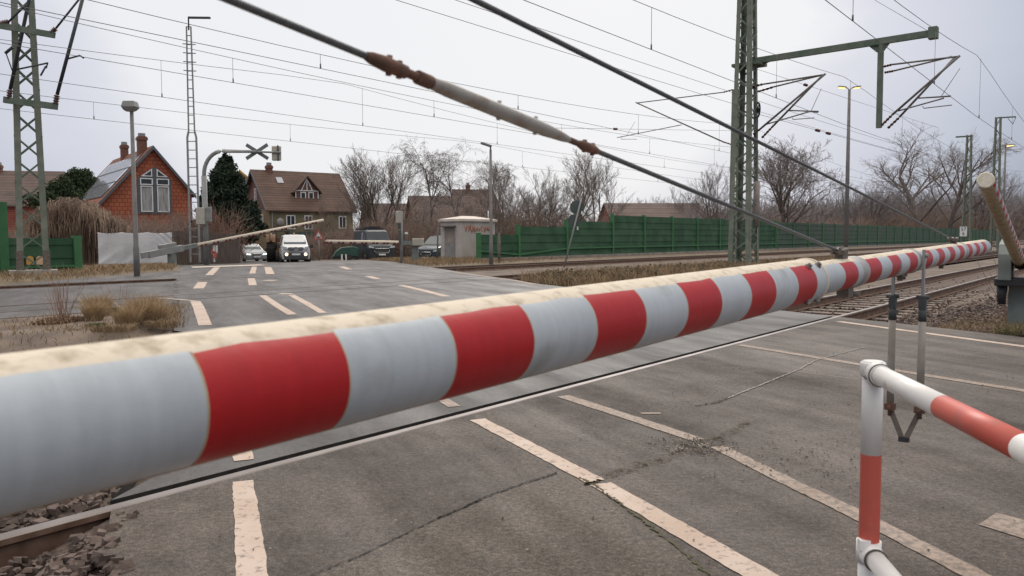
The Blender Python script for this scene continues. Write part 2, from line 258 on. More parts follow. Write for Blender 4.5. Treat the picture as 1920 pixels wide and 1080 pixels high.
# ------------------------------------------------------------------ mesh builder
class MB:
    def __init__(s): s.v = []; s.f = []; s.m = []; s.sm = []
    def add(s, vs, fs, mi=0, smooth=False):
        o = len(s.v); s.v.extend([tuple(map(float, p)) for p in vs])
        s.f.extend([tuple(i + o for i in q) for q in fs]); s.m.extend([mi] * len(fs)); s.sm.extend([smooth] * len(fs)); return s
    def box(s, c, size, rz=0.0, mi=0, rot=None):
        hx, hy, hz = size[0] / 2, size[1] / 2, size[2] / 2
        vs = [(x, y, z) for z in (-hz, hz) for x, y in ((-hx, -hy), (hx, -hy), (hx, hy), (-hx, hy))]
        if rot is not None: vs = [rot @ np.array(p) for p in vs]
        elif rz:
            cc, ss = math.cos(rz), math.sin(rz); vs = [(p[0] * cc - p[1] * ss, p[0] * ss + p[1] * cc, p[2]) for p in vs]
        vs = [np.array(p) + np.array(c) for p in vs]
        return s.add(vs, [(0, 3, 2, 1), (4, 5, 6, 7), (0, 1, 5, 4), (1, 2, 6, 5), (2, 3, 7, 6), (3, 0, 4, 7)], mi)
    def beam(s, p, q, wd, ht, mi=0, up=(0, 0, 1)):
        p = np.array(p, float); q = np.array(q, float); d = q - p; L = np.linalg.norm(d); d = d / L
        up = np.array(up, float)
        if abs(d @ up) > 0.98: up = np.array([1.0, 0, 0])
        x = np.cross(d, up); x /= np.linalg.norm(x); z = np.cross(x, d)
        return s.box((p + q) / 2, (wd, L, ht), mi=mi, rot=np.stack([x, d, z], 1))
    def tube(s, pts, rad, n=8, mi=0, caps=True, smooth=True):
        pts = [np.array(p, float) for p in pts]
        if np.isscalar(rad): rad = [rad] * len(pts)
        vs = []; fs = []
        d = pts[1] - pts[0]; ref = np.array([0, 0, 1.0]) if abs(d[2]) < 0.9 * np.linalg.norm(d) else np.array([1.0, 0, 0])
        for i, p in enumerate(pts):
            d = pts[min(i + 1, len(pts) - 1)] - pts[max(i - 1, 0)]; d = d / (np.linalg.norm(d) + 1e-9)
            x = np.cross(d, ref); x /= (np.linalg.norm(x) + 1e-9); y = np.cross(d, x)
            for k in range(n):
                an = 2 * math.pi * k / n; vs.append(p + rad[i] * (math.cos(an) * x + math.sin(an) * y))
        for i in range(len(pts) - 1):
            for k in range(n):
                a = i * n + k; b = i * n + (k + 1) % n; fs.append((a, a + n, b + n, b))
        s.add(vs, fs, mi, smooth)
        if caps:
            o = len(s.v) - len(vs)
            s.f.append(tuple(o + k for k in range(n))); s.m.append(mi); s.sm.append(False)
            s.f.append(tuple(o + (len(pts) - 1) * n + k for k in reversed(range(n)))); s.m.append(mi); s.sm.append(False)
        return s
    def quad(s, a, b, c, d, mi=0): return s.add([a, b, c, d], [(0, 1, 2, 3)], mi)
    def prism(s, poly, thick, mi=0):
        """poly: list of 3d points (planar), extruded by vector thick"""
        n = len(poly); t = np.array(thick, float); P = [np.array(p, float) for p in poly]
        vs = P + [p + t for p in P]
        fs = [tuple(range(n)), tuple(reversed(range(n, 2 * n)))] + [(i, i + n, (i + 1) % n + n, (i + 1) % n) for i in range(n)]
        return s.add(vs, fs, mi)
    def sphere(s, c, r, n=8, mi=0, sq=(1, 1, 1)):
        vs = []; fs = []; m = n // 2 + 1
        for i in range(m + 1):
            ph = math.pi * i / m
            for k in range(n):
                th = 2 * math.pi * k / n; vs.append((c[0] + r * sq[0] * math.sin(ph) * math.cos(th), c[1] + r * sq[1] * math.sin(ph) * math.sin(th), c[2] + r * sq[2] * math.cos(ph)))
        for i in range(m):
            for k in range(n): fs.append((i * n + k, (i + 1) * n + k, (i + 1) * n + (k + 1) % n, i * n + (k + 1) % n))
        return s.add(vs, fs, mi, True)

def obj(name, mb, mats, parent=None, world=True, bevel=0.0, recalc=True):
    me = bpy.data.meshes.new(name)
    vs = mb.v
    if parent is not None and world:
        inv = np.array(root_mats[parent.name].inverted()); A = np.array(vs); A = A @ inv[:3, :3].T + inv[:3, 3]; vs = A.tolist()
    me.from_pydata(vs, [], mb.f)
    if not isinstance(mats, (list, tuple)): mats = [mats]
    for q in mats: me.materials.append(MT[q] if isinstance(q, str) else q)
    me.polygons.foreach_set('material_index', mb.m); me.polygons.foreach_set('use_smooth', mb.sm)
    me.update()
    if recalc and len(mb.f) < 6000:
        import bmesh
        bm = bmesh.new(); bm.from_mesh(me); bmesh.ops.recalc_face_normals(bm, faces=bm.faces); bm.to_mesh(me); bm.free()
    o = bpy.data.objects.new(name, me); C.objects.link(o)
    if parent is not None:
        o.parent = parent
        root_mats[o.name] = root_mats[parent.name]
    else: root_mats[o.name] = Matrix.Identity(4)
    if bevel:
        b = o.modifiers.new('bevel', 'BEVEL'); b.width = bevel; b.segments = 2; b.limit_method = 'ANGLE'; b.angle_limit = R(40)
    return o
root_mats = {}
def thing(name, label, cat, loc=(0, 0, 0), rz=0.0, group=None, kind=None):
    o = bpy.data.objects.new(name, None); C.objects.link(o); o.empty_display_size = 0.2
    o.location = tuple(map(float, loc)); o.rotation_euler = (0, 0, rz)
    tag(o, label, cat, group, kind)
    root_mats[o.name] = Matrix.Translation(Vector(tuple(map(float, loc)))) @ Matrix.Rotation(rz, 4, 'Z'); return o
def tag(o, label=None, cat=None, group=None, kind=None):
    if label: o['label'] = label
    if cat: o['category'] = cat
    if group: o['group'] = group
    if kind: o['kind'] = kind
    return o
def dup(root, loc, rz, label=None, scale=1.0):
    def cp(o, par):
        c = o.copy(); C.objects.link(c)
        if par is not None: c.parent = par
        for ch in o.children: cp(ch, c)
        return c
    r = cp(root, None); r.location = tuple(map(float, loc)); r.rotation_euler = (0, 0, rz); r.scale = (scale,) * 3
    if label: r['label'] = label
    return r
def struct(name, mb, mats, label, kind='structure', **k):
    return tag(obj(name, mb, mats, **k), label, None, None, kind)
rng = random.Random(7)

# ------------------------------------------------------------------ ground sheet
def lin(vals): return vals
def sheet(avals, svals_fn, zfn, mi=0):
    mb = MB(); vs = []; fs = []; m = None
    for a in avals:
        ss = svals_fn(a); m = len(ss)
        for s_ in ss: vs.append(AS(a, s_, zfn(a, s_)))
    for i in range(len(avals) - 1):
        for j in range(m - 1): fs.append((i * m + j, i * m + j + 1, (i + 1) * m + j + 1, (i + 1) * m + j))
    return mb.add(vs, fs, mi, True)
def base_z(a, s):
    z = hgt(a)
    if a < 0.6: d = 0.05
    elif a < 2.0: d = 0.05 + 0.15 * (a - 0.6) / 1.4
    elif a < 25.5: d = 0.20
    elif a < 27.5: d = 0.20 - 0.17 * (a - 25.5) / 2.0
    else: d = 0.03
    return z - d
avals = [-400, -120, -40, -15, -6, -2, 0.6, 2, 3, 5, 8, 10.6, 12, 14, 16, 20, 24, 25.5, 27.5, 29, 31, 33, 36, 42, 50, 60, 72, 90, 130, 200, 400, 900, 2000]
svals = [-1500, -500, -200, -80, -40, -20, -10, -5, 0, 5, 10, 15, 20, 30, 40, 60, 90, 140, 250, 500, 1200, 2500]
struct('ground', sheet(avals, lambda a: svals, base_z), 'soil', 'brown bare winter soil around the tracks')
# dry turf verge beyond the tracks and beside the road
def edgeL(a): return 2.68 + 0.556 * (a - 4.18)                 # road marking at the far-left side of the crossing
def edgeR(a): return 12.75 + 0.50 * (a - 3.75) if a < 13 else 17.375 + 0.66 * (a - 13)
struct('grass_bank', sheet([26.6, 28, 31, 34, 40, 50], lambda a: [edgeR(a) + 0.4, edgeR(a) + 3, 30 + edgeR(a), edgeR(a) + 80], lambda a, s: base_z(a, s) + 0.02), 'drygrass_ground', 'dry turf strip in front of the green noise fence')

# ------------------------------------------------------------------ road
TR = [4.57, 9.05, 16.6, 24.2]          # track centre lines (distance across)
G = 0.7535                            # half distance between rail heads
def road_l(a):
    if a < 4: return 1.54 + 0.5 * (a - 3.4) + 0.05 * math.sin(a * 9) + 0.03 * math.sin(a * 23)
    return edgeL(a) - (max(0.0, 31.2 - a) * 0.95 if a > 25.0 else 0.0) - 0.45 + 0.10 * math.sin(a * 4.1) * math.sin(a * 1.7) + 0.05 * math.sin(a * 11)
def road_r(a): return edgeR(a) + 0.45
struct('grass_verge', sheet([26.6, 27.3, 28, 29, 30, 31, 32, 34, 40, 50], lambda a: [-60, -30, -12, -4, 0, 4, 6, road_l(a) - 0.35, road_l(a) + 0.25], lambda a, s: base_z(a, s) + 0.014 + (0.06 if 28 <= a < 45 and s < road_l(a) else 0)), 'drygrass_ground', 'dry yellow turf verge beyond the tracks')
cuts = []
for c_ in TR:
    for sg in (-1, 1):
        r_ = c_ + sg * G
        lo, hi = (r_ - 0.045, r_ + 0.105) if sg < 0 else (r_ - 0.105, r_ + 0.045)
        cuts.append((lo, hi))
cuts.sort()
edges_ = [-14.0] + [x for c_ in cuts for x in c_] + [44.0]
k = 0
def strip(a0, a1, mname, nm, lab, zoff=0.0, lfn=road_l, rfn=road_r):
    n = max(2, int((a1 - a0) / 0.25) + 1)
    mb = sheet(list(np.linspace(a0, a1, n)), lambda a: list(np.linspace(lfn(a), rfn(a), 8)), lambda a, s: hgt(a) + zoff)
    # front and back skirts so that the slab edges have depth
    for a in (a0, a1):
        l, r_ = lfn(a), rfn(a); z = hgt(a) + zoff
        mb.quad(AS(a, l, z), AS(a, r_, z), AS(a, r_, z - 0.25), AS(a, l, z - 0.25), mi=1)
    for fn in (lfn, rfn):
        mb.quad(AS(a0, fn(a0), hgt(a0) + zoff), AS(a1, fn(a1), hgt(a1) + zoff), AS(a1, fn(a1), hgt(a1) - 0.25), AS(a0, fn(a0), hgt(a0) - 0.25), mi=1)
    return struct(nm, mb, [mname, 'groove'], lab)
for i in range(0, len(edges_) - 1, 2):
    a0, a1 = edges_[i], edges_[i + 1]
    if i == 0: strip(a0, a1, 'asphalt', 'road', 'worn grey asphalt in front of the crossing')
    elif a1 - a0 < 1.6: strip(a0, a1, 'panel' if i < 8 else 'asphalt_far', 'crossing_panel', 'smooth grey infill panel between the two rails of a track')
    else: strip(a0, a1, 'asphalt_far', 'road', 'asphalt between two tracks of the crossing' if a1 < 40 else 'wet grey asphalt leading down to the waiting vehicles')
# groove beds beside the rails, within the crossing
gb = MB()
for lo, hi in cuts:
    gb.quad(AS(lo, road_l(lo), -0.16), AS(hi, road_l(hi), -0.16), AS(hi, road_r(hi), -0.16), AS(lo, road_r(lo), -0.16))
    if True:
        c_ = (lo + hi) / 2; sg = 1 if (hi - lo) and any(abs(lo - (t_ - G - 0.045)) < 1e-6 for t_ in TR) else -1
        a_in = hi - 0.02 if sg > 0 else lo + 0.0
        gb.box((0, 0, 0), (0, 0, 0)) if False else None
struct('flangeway', gb, 'groove', 'dark flangeway groove along the rails')
strip(44.0, 120.0, 'asphalt_far', 'road', 'grey road running down towards the village', -0.0, lambda a: edgeL(a) + 0.6, lambda a: edgeR(a) - 3 - 0.25 * (a - 44) * 0.6)
# pale pavement at the far edge
struct('pavement', sheet([33.4, 35.2, 37], lambda a: [edgeL(a) + 0.3, edgeL(a) + 2.2, edgeL(a) + 4.2], lambda a, s: hgt(a) + 0.02), 'path', 'pale pavement beyond the far edge of the crossing')
# tarmac walkway beside the tracks, running off beyond the dry grass island
for a0_, a1_ in ((14.6, cuts[4][0]), (cuts[4][1], cuts[5][0]), (cuts[5][1], cuts[6][0] - 0.05)):
    strip(a0_, a1_, 'asphalt_far', 'path', 'smooth grey tarmac path running along the tracks', -0.006, lambda a: -70.0, lambda a: edgeL(a) - 0.2)

# repaired asphalt patch in front
pp = [gnd(600, 1075), gnd(690, 1035), gnd(760, 1000), gnd(860, 955), gnd(960, 915), gnd(1060, 888), gnd(1090, 905), gnd(1250, 1015), gnd(1330, 1078)]
ext = [AS(0.5, 2.5), AS(-2.5, 0.9), AS(-2.5, -1.5), AS(1.7, 0.75)]
pm = MB(); pm.add([p + np.array([0, 0, 0.002]) for p in pp + ext], [tuple(range(len(pp) + len(ext)))])
struct('road_patch', pm, 'asphalt2', 'paler repaired asphalt patch below the crack')

# ------------------------------------------------------------------ road markings and cracks
def ribbon(pts, widths, z, jit=0.0, mi=0, sub=14):
    mb = MB(); P = [np.array(p, float) for p in pts]
    Q = []; W_ = []
    for i in range(len(P) - 1):
        for k_ in range(sub): 
            f_ = k_ / sub; Q.append(P[i] * (1 - f_) + P[i + 1] * f_); W_.append(widths[i] * (1 - f_) + widths[i + 1] * f_)
    Q.append(P[-1]); W_.append(widths[-1]); vs = []
    for i, q in enumerate(Q):
        d = Q[min(i + 1, len(Q) - 1)] - Q[max(i - 1, 0)]; d /= np.linalg.norm(d) + 1e-9; x = np.array([d[1], -d[0], 0])
        a_, _s = as_of(q); zz = hgt(a_) + z
        for sg in (-1, 1):
            p = q + sg * x * (W_[i] / 2 + rng.uniform(-jit, jit)); vs.append((p[0], p[1], zz))
    return mb.add(vs, [(2 * i, 2 * i + 1, 2 * i + 3, 2 * i + 2) for i in range(len(Q) - 1)], mi)
def g2(x, y): return gnd(x, y, 0)
marks = [
    ([g2(455, 903), g2(462, 960), g2(473, 1080), AS(1.6, 1.15), AS(0, 0.27)], [0.105, 0.11, 0.115, 0.12, 0.12], 'marking', 'cream line nearest the loose ballast'),
    ([AS(4.02, 2.6), AS(5.1, 3.2)], [0.11] * 2, 'marking', 'cream line stub between the near rails under the boom'),
    ([AS(7, 4.24), AS(8.2, 4.9)], [0.12] * 2, 'marking_worn', 'cream edge line hidden behind the boom'),
    ([g2(895, 787), g2(1000, 842), g2(1116, 903)], [0.115] * 3, 'marking', 'cream line from the near rail to the crack'),
    ([g2(1126, 908), g2(1260, 985), g2(1424, 1080), AS(0.1, 2.33), AS(-2, 1.15)], [0.12, 0.125, 0.125, 0.12, 0.12], 'marking', 'cream line running out of the bottom of the picture'),
    ([AS(4.05, 4.42), AS(5.0, 4.94)], [0.10] * 2, 'marking_worn', 'worn cream line stub beyond the near rail'),
    ([g2(1055, 743), g2(1180, 783), g2(1310, 826)], [0.12, 0.115, 0.11], 'marking_worn', 'worn cream line ending at the loose gravel'),
    ([g2(1345, 838), g2(1480, 905), g2(1600, 962), g2(1830, 1080), AS(-0.6, 2.7), AS(-2.5, 1.6)], [0.10, 0.105, 0.11, 0.11, 0.11, 0.11], 'marking_worn', 'worn cream line passing behind the railing post'),
    ([g2(1385, 647), g2(1490, 664), g2(1600, 682), g2(1760, 708), g2(1920, 733), AS(-1.0, 6.85)], [0.12] * 6, 'marking_worn', 'thin centre line on the near side of the rails'),
    ([g2(1572, 603), g2(1660, 615), g2(1750, 627), g2(1920, 650), AS(-2.5, 9.2)], [0.13] * 5, 'marking', 'pale edge line beside the ballast shoulder'),
    ([g2(385, 610), g2(372, 575), g2(366, 565)], [0.19, 0.20, 0.20], 'marking', 'broad pale edge line by the dry grass island'),
    ([g2(366, 564), g2(300, 559)], [0.13, 0.08], 'marking', 'pale line turning off behind the dry grass'),
    ([g2(548, 590), g2(520, 573), g2(492, 554)], [0.16, 0.16, 0.16], 'marking', 'pale broken line of the footway, thick dash'),
    ([g2(606, 587), g2(575, 569), g2(546, 553)], [0.14, 0.15, 0.15], 'marking', 'pale lane line dash next to the footway'),
    ([g2(523, 551), g2(548, 551)], [0.35, 0.35], 'marking', 'short pale bar at the head of the lane line'),
    ([g2(838, 556), g2(795, 545), g2(752, 535)], [0.2] * 3, 'marking', 'pale centre dash between the middle tracks'),
    ([g2(708, 523), g2(690, 518)], [0.24] * 2, 'marking', 'pale centre dash on the far tracks'),
    ([g2(655, 505), g2(640, 500)], [0.26] * 2, 'marking', 'farthest pale centre dash'),
    ([g2(372, 541), g2(380, 529)], [0.27] * 2, 'marking', 'pale edge dash between the far tracks'),
    ([g2(392, 516), g2(408, 500)], [0.27] * 2, 'marking', 'pale edge dash at the far side of the tracks'),
    ([g2(474, 535), g2(471, 522)], [0.22] * 2, 'marking', 'pale footway dash between the far tracks'),
    ([g2(473, 513), g2(477, 500)], [0.22] * 2, 'marking', 'pale footway dash at the far side'),
    ([g2(507, 514), g2(502, 501)], [0.3] * 2, 'marking', 'pale lane dash at the far side'),
    ([g2(500, 527), g2(512, 525)], [0.36] * 2, 'marking', 'short pale cross bar'),
    ([g2(1005, 534), g2(960, 525), g2(905, 518), g2(850, 510)], [0.22] * 4, 'marking_worn', 'pale edge line along the bramble island'),
    ([g2(800, 496), g2(770, 492)], [0.3] * 2, 'marking_worn', 'pale edge dash by the far barrier'),
    ([g2(1202, 776), g2(1238, 775)], [0.05, 0.05], 'marking_worn', 'small scrap of cream paint on the tarmac'),
]
for pts, wd, mt, lab in marks:
    struct('road_marking', ribbon(pts, wd, 0.004, 0.004), mt, lab)
bk = MB(); P4 = [g2(1835, 985), g2(1868, 963), g2(1960, 986), g2(1960, 1024)]
bk.add([p + np.array([0, 0, 0.004]) for p in P4], [(0, 1, 2, 3)])
struct('road_marking', bk, 'marking_worn', 'grey worn stop block on the tarmac beside the railing')
def crack(pts, wmin, wmax, z=0.006, mt='crack', lab='dark crack in the asphalt', sub=26, wob=0.012):
    P = []
    for i in range(len(pts) - 1):
        for k_ in range(sub):
            f_ = k_ / sub; p = np.array(pts[i]) * (1 - f_) + np.array(pts[i + 1]) * f_
            P.append(p + np.array([rng.gauss(0, wob), rng.gauss(0, wob), 0]))
    P.append(np.array(pts[-1]))
    return struct('road_crack', ribbon(P, [max(0.001, rng.uniform(wmin, wmax)) for _ in P], z, 0.001, sub=1), mt, lab)
crack([g2(575, 1085), g2(690, 1037), g2(760, 1002), g2(860, 957), g2(905, 938)], 0.002, 0.010, lab='fine dark crack along the near edge of the patch', wob=0.004)
crack([g2(820, 974), g2(870, 953), g2(905, 935), g2(990, 905), g2(1045, 887)], 0.004, 0.017, lab='wide dark crack in the middle of the asphalt', wob=0.005)
crack([g2(1085, 896), g2(1116, 912), g2(1180, 958), g2(1260, 1018), g2(1330, 1080)], 0.002, 0.02, mt='moss', lab='mossy seam below the cream line', wob=0.006)
crack([g2(1095, 911), g2(1110, 906), g2(1124, 901)], 0.008, 0.02, mt='moss', lab='mossy gap across the cream line', wob=0.006)
crack([g2(1124, 899), g2(1200, 873), g2(1270, 850), g2(1330, 828)], 0.05, 0.13, mt='dirt', lab='brown dirt trail along the asphalt joint', wob=0.012)
crack([g2(1335, 826), g2(1375, 808), g2(1405, 790)], 0.05, 0.11, mt='dirt', lab='brown dirt trail beyond the gravel', wob=0.01)
crack([g2(1365, 747), g2(1430, 721), g2(1490, 697), g2(1530, 676), g2(1620, 652)], 0.008, 0.022, mt=mat('pale_seam', (0.27, 0.25, 0.235), (0.20, 0.185, 0.17), 20, 0.9), lab='pale sealed seam across the far lane', wob=0.006)
crack([g2(1490, 697), g2(1560, 706), g2(1612, 712)], 0.004, 0.012, mt='sock', lab='thin pale seam branching to the side', wob=0.006)
crack([g2(1300, 762), g2(1340, 757), g2(1365, 747)], 0.004, 0.012, lab='thin dark seam joining the pale one', wob=0.01)

# ------------------------------------------------------------------ tracks
RH = 0.17
def rail_mesh(a, s0, s1, z=0.0):
    mb = MB()
    prof = [(-0.07, -RH), (0.07, -RH), (0.07, -RH + 0.014), (0.012, -RH + 0.03), (0.012, -0.05), (0.036, -0.034), (0.036, -0.008), (0.028, 0.0), (-0.028, 0.0), (-0.036, -0.008), (-0.036, -0.034), (-0.012, -0.05), (-0.012, -RH + 0.03), (-0.07, -RH + 0.014)]
    ss = list(np.linspace(s0, s1, 12)); n = len(prof)
    vs = [AS(a + p[0], s_, z + p[1] + 0.002) for s_ in ss for p in prof]
    fs = []; ms = []
    for i in range(len(ss) - 1):
        for k_ in range(n):
            fs.append((i * n + k_, i * n + (k_ + 1) % n, (i + 1) * n + (k_ + 1) % n, (i + 1) * n + k_)); ms.append(1 if k_ in (6, 7, 8) else 0)
    o = len(mb.v); mb.add(vs, fs, 0); mb.m = ms
    mb.f.append(tuple(range(n))); mb.m.append(0); mb.sm.append(False)
    return mb
def sleeper_mesh():
    mb = MB(); mb.prism([(-1.3, -0.13, 0), (1.3, -0.13, 0), (1.3, 0.13, 0), (-1.3, 0.13, 0)], (0, 0, 0.1)); return mb
tlab = ['nearest railway track with bright rails under the closing barrier', 'second railway track behind the near one', 'railway track beyond the dry grass island', 'farthest railway track before the grass verge']
sl_me = None
for i, c_ in enumerate(TR):
    t = thing('railway_track', tlab[i], 'railway track', AS(c_, 0, 0), 0, 'railway tracks of the crossing', 'structure')
    for sg in (-1, 1): obj('rail', rail_mesh(c_ + sg * G, -60, 260), ['rail_side', 'rail_top' if i < 2 else 'rail_dull'], t)
    if i < 2:
        for j in range(46):
            s_ = edgeR(c_) + 0.75 + j * 0.63
            if sl_me is None:
                o = obj('sleeper', sleeper_mesh(), 'sleeper', t, world=False, bevel=0.012); sl_me = o
            else:
                o = sl_me.copy(); C.objects.link(o); o.parent = t
            o.location = tuple(TV * s_ + np.array([0, 0, -RH - 0.105])); o.rotation_euler = (0, 0, math.atan2(NV[1], NV[0]))
# rubber lips closing the crossing beside each rail are the flangeway; ballast beds outside the road
def bal_z(a, s):
    z = -0.23
    for c_ in TR[:2]:
        d = abs(a - c_)
        if d < 1.3: z = max(z, -0.20)
    if a < 3.0: z = -0.23 + (3.0 - a) * 0.135
    return z
struct('ballast', sheet(list(np.arange(0.9, 11.3, 0.35)), lambda a: list(np.concatenate([np.linspace(road_r(a) + 0.02, road_r(a) + 14, 24), [road_r(a) + 30, 120, 260]])), bal_z), 'ballast', 'brown ballast bed of the near tracks')
struct('ballast', sheet(list(np.arange(2.0, 11.3, 0.35)), lambda a: [-60, -20, -8, -4, -2, 0, road_l(a) - 0.35, road_l(a) - 0.01], lambda a, s: -0.13 + 0.10 * max(0, 1 - (road_l(a) - s) / 0.35)), 'ballast', 'brown ballast bed at the foot of the boom')
# stones
def stones(n, fn, rlo, rhi, seed):
    rr = random.Random(seed); mb = MB()
    for _ in range(n):
        p = fn(rr); r_ = rr.uniform(rlo, rhi); rot = Matrix.Rotation(rr.uniform(0, 6.3), 3, 'Z') @ Matrix.Rotation(rr.uniform(0, 6.3), 3, 'X')
        base = [(-1, -1, -0.7), (1, -0.9, -0.8), (0.9, 1, -0.7), (-1, 0.9, -0.6), (-0.7, -0.6, 0.8), (0.7, -0.8, 0.7), (0.6, 0.7, 0.9), (-0.8, 0.7, 0.6)]
        sx, sy, sz = rr.uniform(0.7, 1.3), rr.uniform(0.6, 1.0), rr.uniform(0.5, 0.9); vs = []
        for b in base:
            q = rot @ Vector((b[0] * sx + rr.uniform(-.25, .25), b[1] * sy + rr.uniform(-.25, .25), b[2] * sz + rr.uniform(-.25, .25))); vs.append(np.array(p) + np.array(q) * r_ * 0.62)
        mb.add(vs, [(0, 3, 2, 1), (4, 5, 6, 7), (0, 1, 5, 4), (1, 2, 6, 5), (2, 3, 7, 6), (3, 0, 4, 7)])
    return mb
def sh(rr):
    a = rr.uniform(0.9, 3.4); s_ = road_r(a) + 0.05 + abs(rr.gauss(0, 4.0)); return AS(a, s_, bal_z(a, s_) + rr.uniform(0, 0.05))
struct('ballast_stones', stones(3800, sh, 0.025, 0.055, 1), 'stone_brown', 'loose brown ballast stones on the shoulder beside the road', 'stuff')
def sh2(rr):
    a = rr.choice([rr.uniform(3.0, 6.2), rr.uniform(6.2, 10.7)]); s_ = road_r(a) + 0.1 + abs(rr.gauss(0, 9)); return AS(a, s_, bal_z(a, s_) + rr.uniform(-0.02, 0.03))
struct('ballast_stones', stones(3600, sh2, 0.025, 0.055, 2), 'stone_brown', 'loose ballast stones between the near tracks', 'stuff')
def sh3(rr):
    a = rr.uniform(2.3, 3.7); k_ = abs(rr.gauss(0, 0.5)); s_ = road_l(a) + 0.05 - k_; return AS(a, s_, -0.12 + 0.1 * max(0, 1 - k_ / .35) + rr.uniform(0, 0.04))
struct('ballast_stones', stones(900, sh3, 0.018, 0.048, 3), 'stone', 'grey brown ballast stones in the near corner beside the rail', 'stuff')
def sh5(rr):
    a = rr.uniform(3.95, 8.2); s_ = road_l(a) - abs(rr.gauss(0, 0.9)) - 0.03; return AS(a, s_, -0.11 + rr.uniform(-0.02, 0.03))
struct('ballast_stones', stones(1500, sh5, 0.022, 0.05, 8), 'stone', 'dark ballast stones between the rails at the edge of the crossing', 'stuff')
def sh4(rr):
    a = rr.uniform(9.9, 11.8); s_ = rr.uniform(-3, road_l(a) - 0.1); return AS(a, s_, -0.18 + rr.uniform(0, 0.05))
struct('ballast_stones', stones(1300, sh4, 0.03, 0.06, 4), 'stone', 'grey ballast stones at the near foot of the dry grass island', 'stuff')
def gv(rr):
    c0 = g2(1300, 838); a, s_ = as_of(c0); return AS(a + rr.gauss(0, 0.13), s_ + rr.gauss(0, 0.10) + 0.0, 0.012)
struct('gravel', stones(330, gv, 0.004, 0.011, 5), 'gravel', 'loose gravel spilled at the end of the worn cream line', 'stuff')
def gv2(rr):
    a = rr.uniform(0.2, 3.3); s_ = rr.uniform(road_l(a) + 0.1, 9.5); return AS(a, s_, 0.01)
struct('gravel', stones(420, gv2, 0.003, 0.009, 6), 'gravel', 'scattered grit on the asphalt', 'stuff')
def gv3(rr):
    p = g2(rr.gauss(1510, 90), rr.gauss(868, 22)); return p + np.array([0, 0, 0.008])
struct('gravel', stones(220, gv3, 0.003, 0.009, 7), 'gravel', 'scattered dark grit by the railing post', 'stuff')

# ------------------------------------------------------------------ foreground barrier
def unit(v): return np.array(v, float) / np.linalg.norm(v)
AZ, EL = R(36.67), R(0.76)
BU = np.array([math.sin(AZ) * math.cos(EL), math.cos(AZ) * math.cos(EL), math.sin(EL)]); BB = at(1725, 485.5, 4.4)
BX = unit(np.cross(BU, (0, 0, 1))); BZ = np.cross(BX, BU)
def bp_(t, ang=0.0, r=0.0):   # ang measured from zenith towards the camera side
    return BB + BU * t + r * (math.cos(ang) * BZ + math.sin(ang) * BX)
def boom_mesh(t0, t1, rad, bounds, nseg=56, lip=False):
    """tube with painted sides: 0 cream top, 1 white, 2 red, 3 grime underside"""
    ts = [t0] + [b for b, _ in bounds if t0 < b < t1] + [t1]; full = []
    for i in range(len(ts) - 1):
        full += list(np.linspace(ts[i], ts[i + 1], 4))[:-1]
    full.append(t1); mb = MB(); vs = []; fs = []; ms = []
    TOP, BOT = R(36), R(152)
    # angular grid containing the paint limits
    angs = list(np.linspace(-TOP, TOP, 12)) + list(np.linspace(TOP, BOT, 24))[1:] + list(np.linspace(BOT, 2 * math.pi - BOT, 10))[1:] + list(np.linspace(2 * math.pi - BOT, 2 * math.pi - TOP, 24))[1:-1]
    n = len(angs)
    for t in full:
        for a in angs:
            aj = a
            if abs(abs(a) - TOP) < 1e-6 or abs(a - (2 * math.pi - TOP)) < 1e-6: aj = a + rng.gauss(0, 0.022)
            vs.append(bp_(t, aj, rad))
    def colour(t):
        c_ = 1
        for b, k_ in bounds:
            if t >= b: c_ = k_
        return c_
    for i in range(len(full) - 1):
        tm = (full[i] + full[i + 1]) / 2; cc = colour(tm)
        for k_ in range(n):
            am = angs[k_] + 1e-3; fs.append((i * n + k_, i * n + (k_ + 1) % n, (i + 1) * n + (k_ + 1) % n, (i + 1) * n + k_))
            ms.append(0 if am < TOP - 1e-6 or am > 2 * math.pi - TOP else (3 if BOT - 1e-6 < am < 2 * math.pi - BOT - 1e-6 else cc))
    mb.add(vs, fs, 0, True); mb.m = ms
    mb.f.append(tuple(range(n))); mb.m.append(1); mb.sm.append(False)
    mb.f.append(tuple((len(full) - 1) * n + k_ for k_ in reversed(range(n)))); mb.m.append(0); mb.sm.append(False)
    return mb
bar = thing('level_crossing_barrier', 'large red and white striped barrier boom closing across the foreground', 'barrier', bp_(-6.6) * np.array([1, 1, 0]))
bounds = []; t_ = -6.797
while t_ < -2.1: te = t_ + (0.2 if t_ < -4.9 or t_ > -4.7 else 0.16); bounds += [(t_ + 0.002, 3), (t_ + 0.005, 2), (te - 0.001, 3), (te + 0.0015, 1)]; t_ += 0.4
obj('boom_sleeve', boom_mesh(-6.5, -2.077, 0.075, bounds), ['cream', 'white', 'red', 'grime'], bar)
b2 = [(-2.3, 1), (-1.79, 2), (-1.6, 1), (-1.41, 2), (-1.2, 1), (-1.0, 2), (-0.8, 1), (-0.6, 2), (-0.4, 1)]
t_ = -0.17
for k_ in range(7): b2 += [(t_ + 0.4 * k_, 2), (t_ + 0.4 * k_ + 0.2, 1)]
obj('boom_tube', boom_mesh(-2.09, 2.72, 0.0605, b2), ['cream', 'white', 'red', 'grime'], bar)
def ring(t0, t1, rad, mt, nm='clamp_ring'):
    mb = MB(); ts = [t0, t0 + 0.004, t1 - 0.004, t1]; mb.tube([bp_(t) for t in ts], [rad - 0.003, rad, rad, rad - 0.003], 40); return obj(nm, mb, mt, bar)
ring(-2.083, -2.068, 0.0785, 'cream', 'sleeve_lip'); ring(-2.068, -2.055, 0.066, 'cream', 'sleeve_lip')
